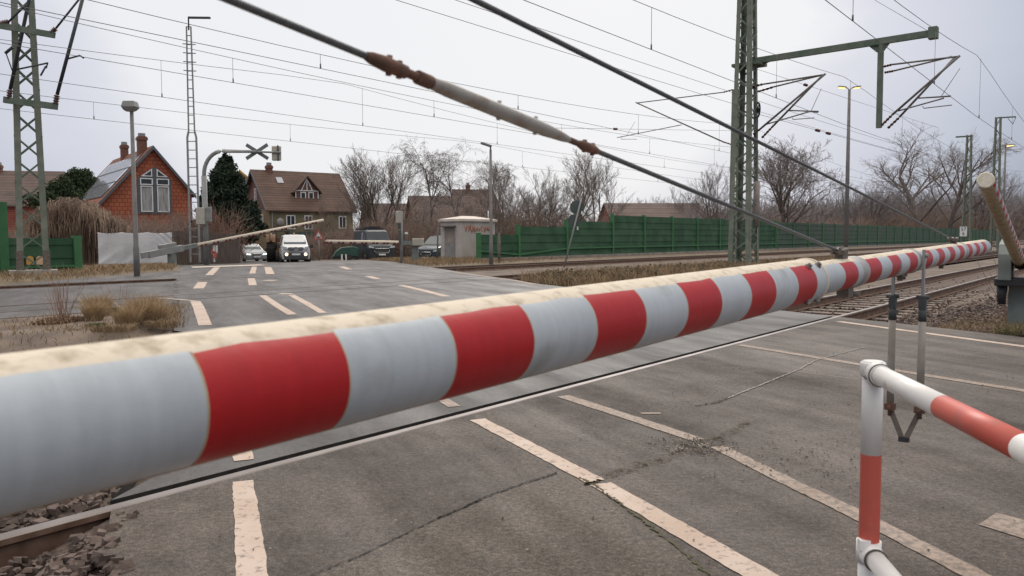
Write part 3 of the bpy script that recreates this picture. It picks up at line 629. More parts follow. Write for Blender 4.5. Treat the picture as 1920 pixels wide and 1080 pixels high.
ring(-1.52, -1.42, 0.0635, 'ring'); ring(-0.34, -0.285, 0.064, 'ring'); ring(1.35, 1.43, 0.0635, 'ring')
def bolt(t, ang, rad, r_=0.008, h=0.012):
    mb = MB(); p = bp_(t, ang, rad - 0.002); q = bp_(t, ang, rad + h); mb.tube([p, q], r_, 6, smooth=False)
    mb.tube([bp_(t, ang, rad - 0.001), bp_(t, ang, rad + 0.004)], r_ * 1.5, 10); return mb
bm_ = MB()
for t, ang in ((-2.22, R(43)), (-2.115, R(43)), (-2.22, R(140)), (-2.115, R(140)), (-2.22, R(-43)), (-2.115, R(-43))):
    q = bolt(t, ang, 0.075); obj('bolt', q, 'bolt', bar)
def stay_lug(t, rad):
    mb = MB(); p0 = bp_(t, 0, rad - 0.004)
    mb.box(bp_(t - 0.02, 0, rad + 0.006), (0.03, 0.075, 0.026), rot=np.stack([BX, BU, BZ], 1))
    for sx in (-1, 1): mb.box(bp_(t - 0.05, 0, rad + 0.030) + BX * 0.014 * sx, (0.007, 0.11, 0.026), rot=np.stack([BX, BU, BZ], 1), mi=0)
    mb.tube([bp_(t - 0.08, 0, rad + 0.032) - BX * 0.03, bp_(t - 0.08, 0, rad + 0.032) + BX * 0.03], 0.008, 8, mi=1)
    mb.tube([bp_(t - 0.04, 0, rad + 0.034) - BX * 0.03, bp_(t - 0.04, 0, rad + 0.034) + BX * 0.03], 0.008, 8, mi=1); return mb
obj('stay_lug', stay_lug(-1.6, 0.0605), ['iron', 'bolt'], bar); obj('stay_lug', stay_lug(1.2, 0.0605), ['iron', 'bolt'], bar)
mb = MB(); mb.box(bp_(-1.56, math.pi, 0.075), (0.045, 0.07, 0.04), rot=np.stack([BX, BU, BZ], 1)); mb.tube([bp_(-1.5, math.pi, 0.085) - BX * .04, bp_(-1.5, math.pi, 0.085) + BX * .04], 0.011, 8)
mb.tube([bp_(-1.47, math.pi, 0.06), bp_(-1.47, math.pi, 0.105)], 0.011, 8); obj('clamp_foot', mb, 'iron', bar)
mb = MB(); mb.tube([bp_(-0.52, math.pi, 0.06), bp_(-0.52, math.pi, 0.09)], 0.014, 8); mb.tube([bp_(-0.44, math.pi, 0.06), bp_(-0.44, math.pi, 0.088)], 0.012, 8); mb.box(bp_(-0.48, math.pi, 0.066), (0.03, 0.13, 0.012), rot=np.stack([BX, BU, BZ], 1)); obj('clamp_foot', mb, 'iron', bar)
mb = MB(); mb.tube([bp_(0.7, math.pi, 0.06), bp_(0.7, math.pi, 0.085)], 0.014, 8); mb.box(bp_(0.72, math.pi, 0.064), (0.03, 0.1, 0.01), rot=np.stack([BX, BU, BZ], 1)); obj('clamp_foot', mb, 'iron', bar)
# swing support hanging from the second ring: one rod either side of the boom, joined by a V at the foot
TF = -0.31; sup_b = None
fr = thing('dummy', 'x', 'x') if False else None
def leg_pair():
    parts = []
    for sx in (-1, 1):
        top = bp_(TF, 0, 0) + BX * 0.071 * sx + np.array([0, 0, 0.03]); z0 = top[2]
        x_ = top.copy()
        strap = MB(); strap.beam(x_ + [0, 0, 0.03], [x_[0], x_[1], z0 - 0.21], 0.012, 0.034, up=BU)
        strap.tube([x_ - BX * 0.006 * sx, x_ + BX * 0.02 * sx], 0.012, 8)
        obj('strap', strap, 'galv', bar)
        fk = MB(); fk.box([x_[0], x_[1], z0 - 0.245], (0.034, 0.04, 0.06), rot=np.stack([BX, BU, [0, 0, 1]], 1)); fk.tube([np.array([x_[0], x_[1], z0 - 0.215]) - BX * 0.03, np.array([x_[0], x_[1], z0 - 0.215]) + BX * 0.03], 0.011, 8)
        fk.tube([[x_[0], x_[1], z0 - 0.27], [x_[0], x_[1], z0 - 0.34]], 0.0195, 12); obj('fork_joint', fk, 'legdark', bar)
        rod = MB(); zb = 0.355; rod.tube([[x_[0], x_[1], z0 - 0.33], [x_[0], x_[1], zb]], 0.0185, 14); obj('support_rod', rod, 'leg', bar, )
        cl = MB(); cl.box([x_[0], x_[1], zb + 0.02], (0.05, 0.045, 0.035), rot=np.stack([BX, BU, [0, 0, 1]], 1)); cl.tube([[x_[0], x_[1], zb + .05], [x_[0], x_[1], zb - 0.03]], 0.012, 8)
        cl.tube([np.array([x_[0], x_[1], zb + 0.02]) - BU * 0.035, np.array([x_[0], x_[1], zb + 0.02]) + BU * 0.035], 0.009, 8); obj('rod_clamp', cl, 'rust', bar)
        parts.append(np.array([x_[0], x_[1], zb]))
    v = MB(); mid = (parts[0] + parts[1]) / 2 + np.array([0, 0, -0.145])
    for p in parts:
        v.beam(p + [0, 0, 0.01], mid + unit(p - mid) * np.array([1, 1, 0]) * 0.02, 0.026, 0.010, up=BU)
    v.box(mid + [0, 0, -0.003], (0.05, 0.03, 0.024), rot=np.stack([BX, BU, [0, 0, 1]], 1), mi=1); v.sphere(mid + [0, 0, 0.014], 0.009, 8, 0)
    obj('foot_bracket', v, ['iron', 'black'], bar)
leg_pair()
# drive cabinet and portal of the barrier behind the viewpoint
dc = MB(); pb = bp_(-6.55); dc.box([pb[0], pb[1], 0.62], (0.5, 0.7, 1.24), rz=-AZ); obj('drive_cabinet', dc, 'greygreen', bar, bevel=0.02)

# stay cables, in the vertical plane of the boom
PN = unit(np.cross(BU, (0, 0, 1)))
def on_plane(x, y, off=0.0):
    v = ray(x, y); return CAM0 + v * (((BB + PN * off - CAM0) @ PN) / (v @ PN))
def stay(pix_far_t, px_near, label, extra=None):
    A_ = bp_(pix_far_t - 0.06, 0, 0.0605 + 0.030); B_ = on_plane(*px_near); d = unit(B_ - A_); E_ = A_ + d * (np.linalg.norm(B_ - A_) + 1.2)
    t = thing('stay_cable', label, 'stay cable', A_, 0, 'stay cables of the foreground barrier'); return t, A_, E_, d
def near_on(A_, d, x, y):
    v = unit(ray(x, y)); w0 = CAM0 - A_; b = v @ d; k_ = (w0 @ d - (w0 @ v) * b) / (1 - b * b); return A_ + d * k_
t2, A2, E2, d2 = stay(1.2, (890, 0), 'long bare steel stay cable running to the tip of the red and white boom')
mb = MB(); mb.tube([A2, E2], 0.0052, 10); obj('wire_rope', mb, 'cable', t2)
t1, A1, E1, d1 = stay(-1.6, (432, 0), 'steel stay cable carrying a rusty turnbuckle and a thick pale rod')
def q1(x, y): return near_on(A1, d1, x, y)
pA, pB, pC, pD, pE = q1(690, 103), q1(762, 133), q1(800, 150), q1(1068, 258), q1(1086, 264); pF = q1(1124, 280)
mb = MB(); mb.tube([A1, pF], 0.0052, 10); obj('wire_rope', mb, 'cable', t1); mb = MB(); mb.tube([pA, E1], 0.0052, 10); obj('wire_rope', mb, 'cable', t1)
mb = MB(); L1 = np.linalg.norm(pA - pB); dd = unit(pB - pA)
mb.tube([pA - dd * 0.004, pA + dd * L1 * 0.12, pA + dd * L1 * 0.45, pA + dd * L1 * 0.75, pA + dd * L1 * 0.98, pB], [0.0055, 0.009, 0.0112, 0.0105, 0.010, 0.006], 14)
cx = unit(np.cross(dd, PN))
for k_, e_ in ((0.55, .0142), (0.82, .0125)): mb.tube([pA + dd * L1 * k_ - cx * e_, pA + dd * L1 * k_ + cx * e_], 0.0045, 6)
obj('cable_clamp', mb, 'rust', t1)
mb = MB(); mb.tube([pB - dd * 0.004, pC], 0.0068, 10); mb.tube([pC - dd * 0.02, pC + dd * 0.01], 0.0105, 10); obj('threaded_bolt', mb, 'rust', t1)
mb = MB(); Lr = np.linalg.norm(pD - pC); mb.tube([pC, pC + dd * 0.012, pC + dd * 0.05, pC + dd * Lr * 0.5, pD - dd * 0.08, pD - dd * 0.02, pD], [0.006, 0.0095, 0.0118, 0.0124, 0.0120, 0.0085, 0.006], 18)
for k_ in (0.45, 0.72): 
    p = pC + dd * Lr * k_; mb.tube([p - cx * 0.0165, p + cx * 0.0155], 0.004, 6); 
obj('insulating_rod', mb, 'rodwhite', t1)
mb = MB(); mb.tube([pD - dd * 0.004, pE], 0.006, 10); mb.tube([pE, pE + dd * 0.02, pF - dd * 0.02, pF], [0.006, 0.010, 0.0095, 0.0055], 12)
for k_ in (0.3, 0.7): p = pE * (1 - k_) + pF * k_; mb.tube([p - cx * 0.012, p + cx * 0.0118], 0.005, 6)
obj('cable_clamp', mb, 'rust', t1)

# ------------------------------------------------------------------ red and white pedestrian railing
PZ = 2.37
P0 = at(1637, 690, PZ); Rp = np.array([P0[0], P0[1], 0]); ztop = 0.897
e1 = at(1920, 826, 1.5); RD = unit((e1 - P0) * np.array([1, 1, 0])); rl = thing('pedestrian_railing', 'red and white tubular railing with clamp fittings beside the road', 'railing', Rp)
RR = 0.0295
mb = MB(); mb.tube([Rp + [0, 0, -0.04], Rp + [0, 0, 0.345]], RR, 28, 0); mb.tube([Rp + [0, 0, 0.345], Rp + [0, 0, 0.62]], RR, 28, 1, caps=False); mb.tube([Rp + [0, 0, 0.62], Rp + [0, 0, 0.885]], RR, 28, 0)
obj('post', mb, ['railwhite', 'railred'], rl)
mb = MB(); mb.tube([Rp + [0, 0, 0.857], Rp + [0, 0, 0.860], Rp + [0, 0, 0.893], Rp + [0, 0, 0.898]], [0.034, 0.0365, 0.0365, 0.033], 28); 
zr = 0.868
mb.tube([Rp + RD * 0.02 + [0, 0, zr], Rp + RD * 0.068 + [0, 0, zr]], [0.034, 0.034], 24); mb.tube([Rp + RD * 0.068 + [0, 0, zr], Rp + RD * 0.073 + [0, 0, zr]], 0.0315, 24)
obj('clamp_cap', mb, 'railwhite', rl)
for pA_, pB_, r_ in ((Rp + RD * 0.0665 + [0, 0, zr], Rp + RD * 0.0695 + [0, 0, zr], 0.0345), (Rp + RD * 0.0665 + [0, 0, 0.318], Rp + RD * 0.0695 + [0, 0, 0.318], 0.0345), (Rp + [0, 0, 0.8935], Rp + [0, 0, 0.8965], 0.0338), (Rp + [0, 0, 0.8545], Rp + [0, 0, 0.857], 0.0315)):
    mb = MB(); mb.tube([pA_, pB_], r_, 28); obj('joint_gap', mb, 'iron', rl)
mb = MB(); mb.tube([Rp + [0, 0, 0.8975], Rp + [0, 0, 0.901]], [0.030, 0.0285], 28); obj('cap_plug', mb, 'railwhite', rl)
mb = MB(); sd_ = unit(np.cross(RD, (0, 0, 1)))
mb.tube([Rp + RD * 0.042 + sd_ * 0.030 + [0, 0, zr - 0.010], Rp + RD * 0.042 + sd_ * 0.036 + [0, 0, zr - 0.010]], 0.006, 8); obj('grub_screw', mb, 'bolt', rl)
def along(d0, d1, z, mi, mb): mb.tube([Rp + RD * d0 + [0, 0, z], Rp + RD * d1 + [0, 0, z]], RR - 0.001, 28, mi)
def pos_of(x, y):   # distance along the rail of an image column
    lo, hi = 0.0, 2.2
    for _ in range(50):
        m_ = (lo + hi) / 2; q = Rp + RD * m_ + [0, 0, zr] - CAM0; X = 960 + F * (q @ CR) / (q @ CD)
        lo, hi = (m_, hi) if X < x else (lo, m_)
    return lo
da, db = pos_of(1768, 0), pos_of(1920, 0)
mb = MB(); st = (db - da) * 1.0
along(0.073, da, zr, 0, mb); along(da, db, zr, 1, mb); along(db, db + 0.3, zr, 0, mb); along(db + .3, db + .6, zr, 1, mb); along(db + .6, 1.62, zr, 0, mb)
obj('top_rail', mb, ['railwhite', 'railred'], rl)
zm = 0.318
mb = MB(); mb.tube([Rp + [0, 0, zm - 0.03], Rp + [0, 0, zm + 0.035]], 0.0355, 28); mb.tube([Rp + RD * 0.02 + [0, 0, zm], Rp + RD * 0.068 + [0, 0, zm]], 0.034, 24)
mb.box(Rp + sd_ * 0.02 + RD * 0.02 + [0, 0, zm + 0.03], (0.03, 0.03, 0.03), rz=math.atan2(RD[1], RD[0])); obj('clamp_collar', mb, 'railwhite', rl)
mb = MB(); along(0.068, 1.62, zm, 0, mb); obj('lower_rail', mb, 'railwhite', rl)
mb = MB(); q = Rp + RD * 1.62; mb.tube([q + [0, 0, -0.04], q + [0, 0, 0.89]], RR, 28); obj('post', mb, 'railwhite', rl)

# ------------------------------------------------------------------ second barrier on the right, seen end on
pv = at(1912, 492, 11.3); tip = at(1848, 338, 6.05); bd = unit(pv - tip); zb_ = gnd(1905, 612)
rb = thing('level_crossing_barrier', 'half raised barrier pointing its white tip at the viewer beside the ballast', 'barrier', [pv[0], pv[1], -0.1])
bxx = unit(np.cross(bd, (0, 0, 1))); bzz = np.cross(bxx, bd)
def rboom():
    mb = MB(); L = np.linalg.norm(pv - tip) + 0.3; ts = list(np.arange(0, L, 0.2)) + [L]; n = 32; vs = []; fs = []; ms = []
    for t in ts:
        r_ = 0.058 + 0.003 * t
        for k_ in range(n):
            a = 2 * math.pi * k_ / n; vs.append(tip + bd * t + r_ * (math.cos(a) * bzz + math.sin(a) * bxx))
    for i in range(len(ts) - 1):
        for k_ in range(n):
            a = 2 * math.pi * (k_ + 0.5) / n; fs.append((i * n + k_, i * n + (k_ + 1) % n, (i + 1) * n + (k_ + 1) % n, (i + 1) * n + k_))
            side = min(a, 2 * math.pi - a); ms.append(3 if side > R(122) else (0 if side < R(30) else (1 if i % 2 else 2)))
    mb.add(vs, fs, 0, True); mb.m = ms
    mb.f.append(tuple(reversed(range(n)))); mb.m.append(0); mb.sm.append(False); return mb
obj('boom', rboom(), ['cream', 'white', 'red', 'grime'], rb)
mb = MB(); mb.tube([tip - bd * 0.012, tip - bd * 0.006, tip + bd * 0.02], [0.054, 0.0605, 0.0605], 32); obj('end_cap', mb, mat('end_cap_cream', (0.72, 0.67, 0.56), (0.58, 0.52, 0.42), 30, 0.7), rb)
rzb = math.atan2(bd[1], bd[0]); rot = np.stack([bd * np.array([1, 1, 0]) / np.linalg.norm(bd[:2]), np.array([-bd[1], bd[0], 0]) / np.linalg.norm(bd[:2]), [0, 0, 1]], 1)
mb = MB(); hx = rot[:, 0]; hy = rot[:, 1]
hs = [pv + hx * x + np.array([0, 0, z]) - hy * 0.24 for x, z in ((-0.42, -0.24), (-0.42, 0.12), (-0.34, 0.26), (0.3, 0.34), (0.55, 0.2), (0.55, -0.24))]
mb.prism(hs, hy * 0.16); hs2 = [p + hy * 0.32 for p in hs]; mb.prism(hs2, hy * 0.16)
mb.box(pv + [0, 0, -0.27], (0.8, 0.56, 0.1), rot=rot, mi=1); obj('drive_housing', mb, ['greygreen', 'black'], rb, bevel=0.01)
for x, z in ((-0.36, 0.08), (-0.36, -0.18), (0.2, 0.24)):
    mb = MB(); p = pv + hx * x - hy * 0.24 + [0, 0, z]; mb.tube([p + hy * .01, p - hy * 0.02], 0.018, 8); obj('bolt', mb, 'bolt', rb)
mb = MB(); mb.box([pv[0], pv[1], (pv[2] - 0.3 - 0.02) / 2 - 0.02], (0.2, 0.24, pv[2] - 0.3), rot=rot); mb.tube([[pv[0] - .3, pv[1] - .1, pv[2] - 0.3], [pv[0] - .3, pv[1] - .1, pv[2] - 0.58]], [0.075, 0.05], 10, mi=1); obj('post', mb, ['greygreen', 'black'], rb)
mb = MB(); mb.box([pv[0], pv[1], -0.03], (0.62, 0.5, 0.05), rot=rot); mb.box([pv[0] - 0.24, pv[1] - 0.1, -0.09], (0.3, 0.3, 0.10), rot=rot, mi=1); obj('base_plate', mb, ['galv', 'black'], rb)
# grass edge between tarmac and shoulder

# ------------------------------------------------------------------ lattice masts and overhead line
def lattice_mast(root, w0, w1, h, d0=None, d1=None, leg=0.09, pitch=0.9, mats=('mastgreen2', 'mastgreen'), z0=0.0, brace=0.05):
    """four corner legs, zig-zag lacing; local coordinates, x along the tracks"""
    d0 = d0 or w0; d1 = d1 or w1
    def cor(z, sx, sy):
        f_ = z / h; return np.array([sx * (w0 * (1 - f_) + w1 * f_) / 2, sy * (d0 * (1 - f_) + d1 * f_) / 2, z])
    for sx in (-1, 1):
        for sy in (-1, 1):
            mb = MB(); a, b = cor(z0, sx, sy), cor(h, sx, sy)
            mb.beam(a + [-sx * leg / 2, 0, 0], b + [-sx * leg / 2, 0, 0], leg, 0.014, up=(0, 1, 0)); mb.beam(a + [0, -sy * (leg / 2 + 0.01), 0], b + [0, -sy * (leg / 2 + .01), 0], leg, 0.014, up=(1, 0, 0))
            obj('leg', mb, mats[0], root, world=False)
    mb = MB(); n = int((h - z0) / pitch)
    zs = np.linspace(z0 + 0.15, h - 0.05, n + 1)
    for i in range(n):
        s_ = 1 if i % 2 else -1
        for fixed in (-1, 1):
            mb.beam(cor(zs[i], -s_, fixed) * [1, .97, 1], cor(zs[i + 1], s_, fixed) * [1, .97, 1], brace, 0.012, up=(0, 1, 0))
            mb.beam(cor(zs[i], fixed, s_) * [.97, 1, 1], cor(zs[i + 1], fixed, -s_) * [.97, 1, 1], brace, 0.012, up=(1, 0, 0))
            mb.beam(cor(zs[i], s_, fixed) * [1, .95, 1], cor(zs[i + 1], -s_, fixed) * [1, .95, 1], brace * .8, 0.010, up=(0, 1, 0))
    obj('lacing', mb, mats[1], root, world=False)
    mb = MB(); mb.box((0, 0, -0.1), (w0 + 0.4, d0 + 0.4, 0.3)); obj('foundation', mb, 'concrete', root, world=False)
RZT = math.atan2(TV[1], TV[0])     # local x along the tracks, local y towards the far side
def isl(mb, p, q, n=4, r_=0.05, mi=1):
    d = unit(np.array(q) - p); L = np.linalg.norm(np.array(q) - p)
    pts = []; rd = []
    for i in range(n):
        for f_, rr_ in ((0.1, r_ * .6), (0.5, r_), (0.9, r_ * .6)): pts.append(np.array(p) + d * L * (i + f_) / n); rd.append(rr_)
    return mb.tube(pts, rd, 10, mi)
def insulator(root, p, q, r_=0.06): 
    mb = MB(); isl(mb, p, q, 4, r_, 0); return obj('insulator', mb, 'insul', root)
def tubeobj(root, nm, pts, r_, mt='tube', n=8): 
    mb = MB(); mb.tube(pts, r_, n); return obj(nm, mb, mt, root)

SM = 33.2
# main mast between the second track and the island
mR = thing('catenary_mast', 'tall green lattice mast with a long boom reaching over the near tracks', 'catenary mast', AS(13.4, SM - 0.3, -0.2), RZT)
lattice_mast(mR, 1.02, 0.52, 14.5, 0.95, 0.5, leg=0.17, pitch=0.62, brace=0.07)
def S(x, y): return on_s(x, y, SM)
bA, bB = S(1405, 116), S(1750, 62)
mb = MB(); mb.beam(bA, bB, 0.16, 0.24); obj('boom', mb, 'mastgreen', mR)
mb = MB(); mb.box(bA + [0, 0, -0.15], (1.2, 0.9, 0.12), rz=RZT + math.pi / 2); mb.prism([S(1415, 118), S(1440, 116), S(1418, 128)], TV * 0.1); obj('boom_bracket', mb, 'mastgreen', mR)
mb = MB(); mb.box(bB, (0.34, 0.3, 0.42), rz=RZT); obj('boom_end', mb, 'mastgreen', mR)
hp0, hp1 = S(1648, 84), S(1648, 240)
mb = MB(); mb.beam([hp1[0], hp1[1], hp0[2]], hp1, 0.17, 0.17); mb.prism([S(1628, 86), S(1668, 79), S(1655, 96), S(1642, 97)], TV * 0.14); obj('drop_post', mb, 'mastgreen', mR)
def cantilever(root, mk, P):
    """P: dict of pixel points in the mast's cross plane"""
    up0, up1, tipp, lo0, lo1, lowtip = [mk(*P[k_]) for k_ in ('u0', 'u1', 'tip', 'l0', 'l1', 'tip')]
    insulator(root, mk(*P['u0']), mk(*P['u1'])); tubeobj(root, 'top_tube', [mk(*P['u1']), mk(*P['tip'])], 0.035)
    insulator(root, mk(*P['l0']), mk(*P['l1'])); tubeobj(root, 'bracket_tube', [mk(*P['l1']), mk(*P['tip2'])], 0.045)
    if 'r0' in P:
        tubeobj(root, 'registration_tube', [mk(*P['r0']), mk(*P['r1'])], 0.028)
        tubeobj(root, 'steady_arm', [mk(*P['a0']), mk(*P['a1']), mk(*P['a2'])], 0.018, n=6)
    if 's0' in P: tubeobj(root, 'stay_wire', [mk(*P['s0']), mk(*P['s1'])], 0.012, n=5)
def S2(off): return lambda x, y: on_s(x, y, SM + off)
# cantilever for the second track (two parallel frames)
cantilever(mR, S, dict(u0=(1408, 163), u1=(1430, 158), tip=(1545, 140), l0=(1412, 252), l1=(1424, 243), tip2=(1548, 138), r0=(1437, 233), r1=(1522, 208), a0=(1485, 221), a1=(1487, 224), a2=(1527, 221), s0=(1520, 210), s1=(1540, 166)))
cantilever(mR, S2(1.1), dict(u0=(1420, 172), u1=(1450, 163), tip=(1540, 141), l0=(1428, 259), l1=(1446, 240), tip2=(1541, 142), r0=(1480, 207), r1=(1535, 209), a0=(1490, 207), a1=(1500, 208), a2=(1534, 211)))
cantilever(mR, S, dict(u0=(1652, 126), u1=(1672, 121), tip=(1796, 106), l0=(1652, 236), l1=(1672, 216), tip2=(1800, 104), r0=(1684, 208), r1=(1770, 184), a0=(1730, 199), a1=(1732, 203), a2=(1785, 197), s0=(1764, 182), s1=(1800, 128)))
cantilever(mR, S2(1.1), dict(u0=(1658, 136), u1=(1675, 133), tip=(1785, 106), l0=(1664, 241), l1=(1686, 220), tip2=(1790, 108), r0=(1722, 184), r1=(1783, 180), a0=(1730, 184), a1=(1750, 183), a2=(1782, 181)))
mb = MB(); wc = S(1421, 206); ea = [wc + 0.3 * (NV * math.cos(a) * 0.6 + TV * math.cos(a) * 0.8 + np.array([0, 0, math.sin(a)])) for a in np.linspace(0, 2 * math.pi, 25)]; mb.tube(ea, 0.035, 6); mb.sphere(wc, 0.09, 10)
for k_ in range(0, 24, 4): mb.beam(wc, ea[k_], 0.03, 0.03); obj('tension_wheel', mb, 'tubedark', mR)
mb = MB(); mb.tube([wc - [0, 0, .3], wc - [0, 0, 5.2]], 0.02, 6); mb.tube([wc - [0, 0, 3.0], wc - [0, 0, 4.9]], 0.13, 10, 1); obj('tension_weight', mb, ['tubedark', 'sock'], mR)
# smaller mast behind it
mS = thing('catenary_mast', 'slim green lattice mast close behind the tall boom mast', 'catenary mast', AS(20.6, 0, -0.2) + TV * (on_a(1378, 400, 20.6) @ TV), RZT)
ss_ = on_a(1378, 400, 20.6) @ TV; hS = on_a(1376, 166, 20.6)[2] + 0.2
lattice_mast(mS, 0.6, 0.42, hS, leg=0.11, pitch=0.55, brace=0.05)
def SS(x, y): return on_s(x, y, ss_)
cantilever(mS, SS, dict(u0=(1374, 168), u1=(1356, 173), tip=(1194, 193), l0=(1372, 271), l1=(1356, 266), tip2=(1192, 192), r0=(1278, 234), r1=(1157, 258), a0=(1166, 257), a1=(1164, 261), a2=(1194, 261), s0=(1176, 252), s1=(1191, 228)))
# mast by the near end of the fence on the other side
mLpos = AS(31.4, 0, -0.1) + TV * (on_a(63, 500, 31.4) @ TV)
mL = thing('catenary_mast', 'weathered green lattice mast with rusty feet and two insulator beams by the lamp post', 'catenary mast', mLpos, R(31))
lattice_mast(mL, 1.02, 0.62, 12.5, 0.36, 0.28, leg=0.2, pitch=0.8, brace=0.055)
sL = mLpos @ TV; YL = mLpos[1] - 0.55
def SL(x, y): return at(x, y, YL)
mb = MB(); mb.beam(SL(8, 187), SL(107, 200), 0.14, 0.22); obj('cross_beam', mb, 'mastgreen', mL)
mb = MB(); mb.beam(SL(-6, 47), SL(102, 66), 0.14, 0.2); obj('cross_beam', mb, 'mastgreen', mL)
insulator(mL, SL(104, 196), SL(107, 178), 0.11); insulator(mL, SL(17, 186), SL(19, 168), 0.11); insulator(mL, SL(96, 62), SL(105, 53), 0.1); insulator(mL, SL(2, 44), SL(16, 41), 0.1)
tubeobj(mL, 'bracket_tube', [SL(107, 178), SL(156, -6)], 0.06, 'tubedark', 8); tubeobj(mL, 'bracket_tube', [SL(19, 168), SL(54, 3), SL(66, -40)], 0.06, 'tubedark')
tubeobj(mL, 'top_tube', [SL(105, 53), SL(152, -6)], 0.035, 'tubedark'); tubeobj(mL, 'top_tube', [SL(16, 41), SL(58, 0)], 0.035, 'tubedark')
tubeobj(mL, 'registration_tube', [SL(28, 131), SL(90, 118), SL(86, 128)], 0.03, 'tubedark', 6); tubeobj(mL, 'registration_tube', [SL(128, 110), SL(150, 104), SL(157, 109)], 0.03, 'tubedark', 6)
tubeobj(mL, 'steady_arm', [SL(10, 100), SL(24, 88)], 0.05, 'tubedark', 6); tubeobj(mL, 'steady_arm', [SL(12, 102), SL(24, 135)], 0.02, 'tubedark', 6); tubeobj(mL, 'steady_arm', [SL(86, 124), SL(76, 142)], 0.03, 'tubedark', 6)
for sx in (-1, 1):
    mb = MB(); mb.box((sx * 0.41, 0, 0.5), (0.23, 0.42, 1.0)); obj('rusty_foot', mb, 'iron', mL, world=False)
mb = MB(); mb.box((0, 0, 0.05), (1.5, 1.2, 0.5)); obj('foundation', mb, 'concrete', mL, world=False)
# masts further down the line
mF = thing('catenary_mast', 'distant green lattice mast carrying a white number plate', 'catenary mast', AS(13.4, 0, -0.2) + TV * (on_a(1813, 400, 13.4) @ TV), RZT)
sF = on_a(1813, 400, 13.4) @ TV; hF = on_s(1820, 253, sF)[2]
lattice_mast(mF, 0.85, 0.45, hF + 0.2, leg=0.12, pitch=0.9)
def SF(x, y): return on_s(x, y, sF)
mb = MB(); mb.beam(SF(1824, 255), SF(1792, 257), 0.12, 0.14); obj('arm', mb, 'mastgreen', mF)
PB = SF(1808.5, 434) - TV * 0.62
pl = MB(); ex = unit(np.array([1, -0.25, 0])); ez = np.array([0, 0, 1.0]); ey = np.cross(ex, ez)
pl.box(PB, (0.62, 0.02, 0.92), rot=np.stack([ex, np.cross(ez, ex), ez], 1)); plo = obj('number_plate', pl, 'whiteplastic', mF)
def text(body, p, size, ex_, ez_, mt, parent, nm='lettering'):
    cu = bpy.data.curves.new(nm, 'FONT'); cu.body = body; cu.size = size; cu.align_x = 'CENTER'; cu.align_y = 'CENTER'; cu.extrude = 0.004; cu.resolution_u = 2
    cu.materials.append(MT[mt] if isinstance(mt, str) else mt)
    tmp = bpy.data.objects.new('tmp', cu); C.objects.link(tmp); bpy.context.view_layer.update()
    me = bpy.data.meshes.new_from_object(tmp); bpy.data.objects.remove(tmp); bpy.data.curves.remove(cu); me.name = nm
    o = bpy.data.objects.new(nm, me); C.objects.link(o); ny = np.cross(ez_, ex_); 
    Mx = Matrix([[ex_[0], ez_[0], -ny[0], p[0]], [ex_[1], ez_[1], -ny[1], p[1]], [ex_[2], ez_[2], -ny[2], p[2]], [0, 0, 0, 1]])
    o.parent = parent; inv = root_mats[parent.name].inverted(); o.matrix_local = inv @ Mx; return o
nvec = -np.cross(ez, ex)
text('57', PB + nvec * 0.016 + ez * 0.2, 0.46, ex, ez, 'black', plo); text('6', PB + nvec * 0.016 - ez * 0.22, 0.46, ex, ez, 'black', plo)
mG = thing('catenary_mast', 'tallest distant green lattice mast with a short bracket near the frame edge', 'catenary mast', AS(11.4, 0, -0.2) + TV * (on_a(1866, 400, 11.4) @ TV), RZT)
sG = on_a(1866, 400, 11.4) @ TV
lattice_mast(mG, 0.75, 0.5, on_s(1870, 220, sG)[2] + 0.2, leg=0.13, pitch=0.9)
def SG(x, y): return on_s(x, y, sG)
mb = MB(); mb.beam(SG(1870, 221), SG(1905, 219), 0.14, 0.12); mb.beam(SG(1890, 222), SG(1899, 233), 0.05, 0.05); mb.beam(SG(1899, 233), SG(1905, 219), 0.05, 0.05); obj('arm', mb, 'mastgreen', mG)

# wires: one overhead line per track = contact wire, carrying wire and droppers
def overhead(a, s_sup, zc, zm_s, zm_m, label, s0, s1, off=0.0, rw=0.008):
    t = thing('overhead_line', label, 'overhead line', AS(a, s0, zc), 0, 'overhead lines of the tracks')
    sup = [s_sup + 58 * k_ for k_ in range(-4, 9)]
    def zmf(s_):
        k_ = math.floor((s_ - s_sup) / 58); u_ = (s_ - s_sup) / 58 - k_; return zm_m + (zm_s - zm_m) * (2 * u_ - 1) ** 2
    def az(s_): 
        k_ = math.floor((s_ - s_sup) / 58); u_ = (s_ - s_sup) / 58 - k_; zig = 0.3 * (1 if k_ % 2 else -1); return a + off + zig * (2 * u_ - 1)
    ss = np.arange(s0, s1, 2.9)
    mb = MB(); mb.tube([AS(az(s_), s_, zc) for s_ in ss], rw, 5, caps=False); obj('contact_wire', mb, 'wire', t)
    mb = MB(); mb.tube([AS(az(s_), s_, zmf(s_)) for s_ in ss], rw, 5, caps=False); obj('carrying_wire', mb, 'wire', t)
    for s_ in np.arange(s0, min(s1, s0 + 160), 8.3):
        mb = MB(); mb.tube([AS(az(s_), s_, zc), AS(az(s_), s_, zmf(s_))], 0.006, 4); mb.tube([AS(az(s_), s_, zc), AS(az(s_), s_, zc + 0.12)], 0.02, 5); obj('dropper', mb, 'wire', t)
    return t
overhead(4.57, SM, 5.55, 7.7, 6.3, 'nearest overhead line crossing the upper corner above the big boom', -8, 240)
overhead(9.05, SM, 5.65, 7.5, 6.4, 'overhead line held by the lower arm of the tall boom mast', -8, 240)
overhead(16.6, 42, 5.6, 7.3, 5.95, 'overhead line passing high behind the rusty turnbuckle', -20, 240)
overhead(20.6, 52, 5.72, 7.2, 6.3, 'overhead line held by the arm of the slim mast', -20, 240)
overhead(24.2, 20, 5.75, 7.3, 6.3, 'overhead line above the farthest track', -20, 240)
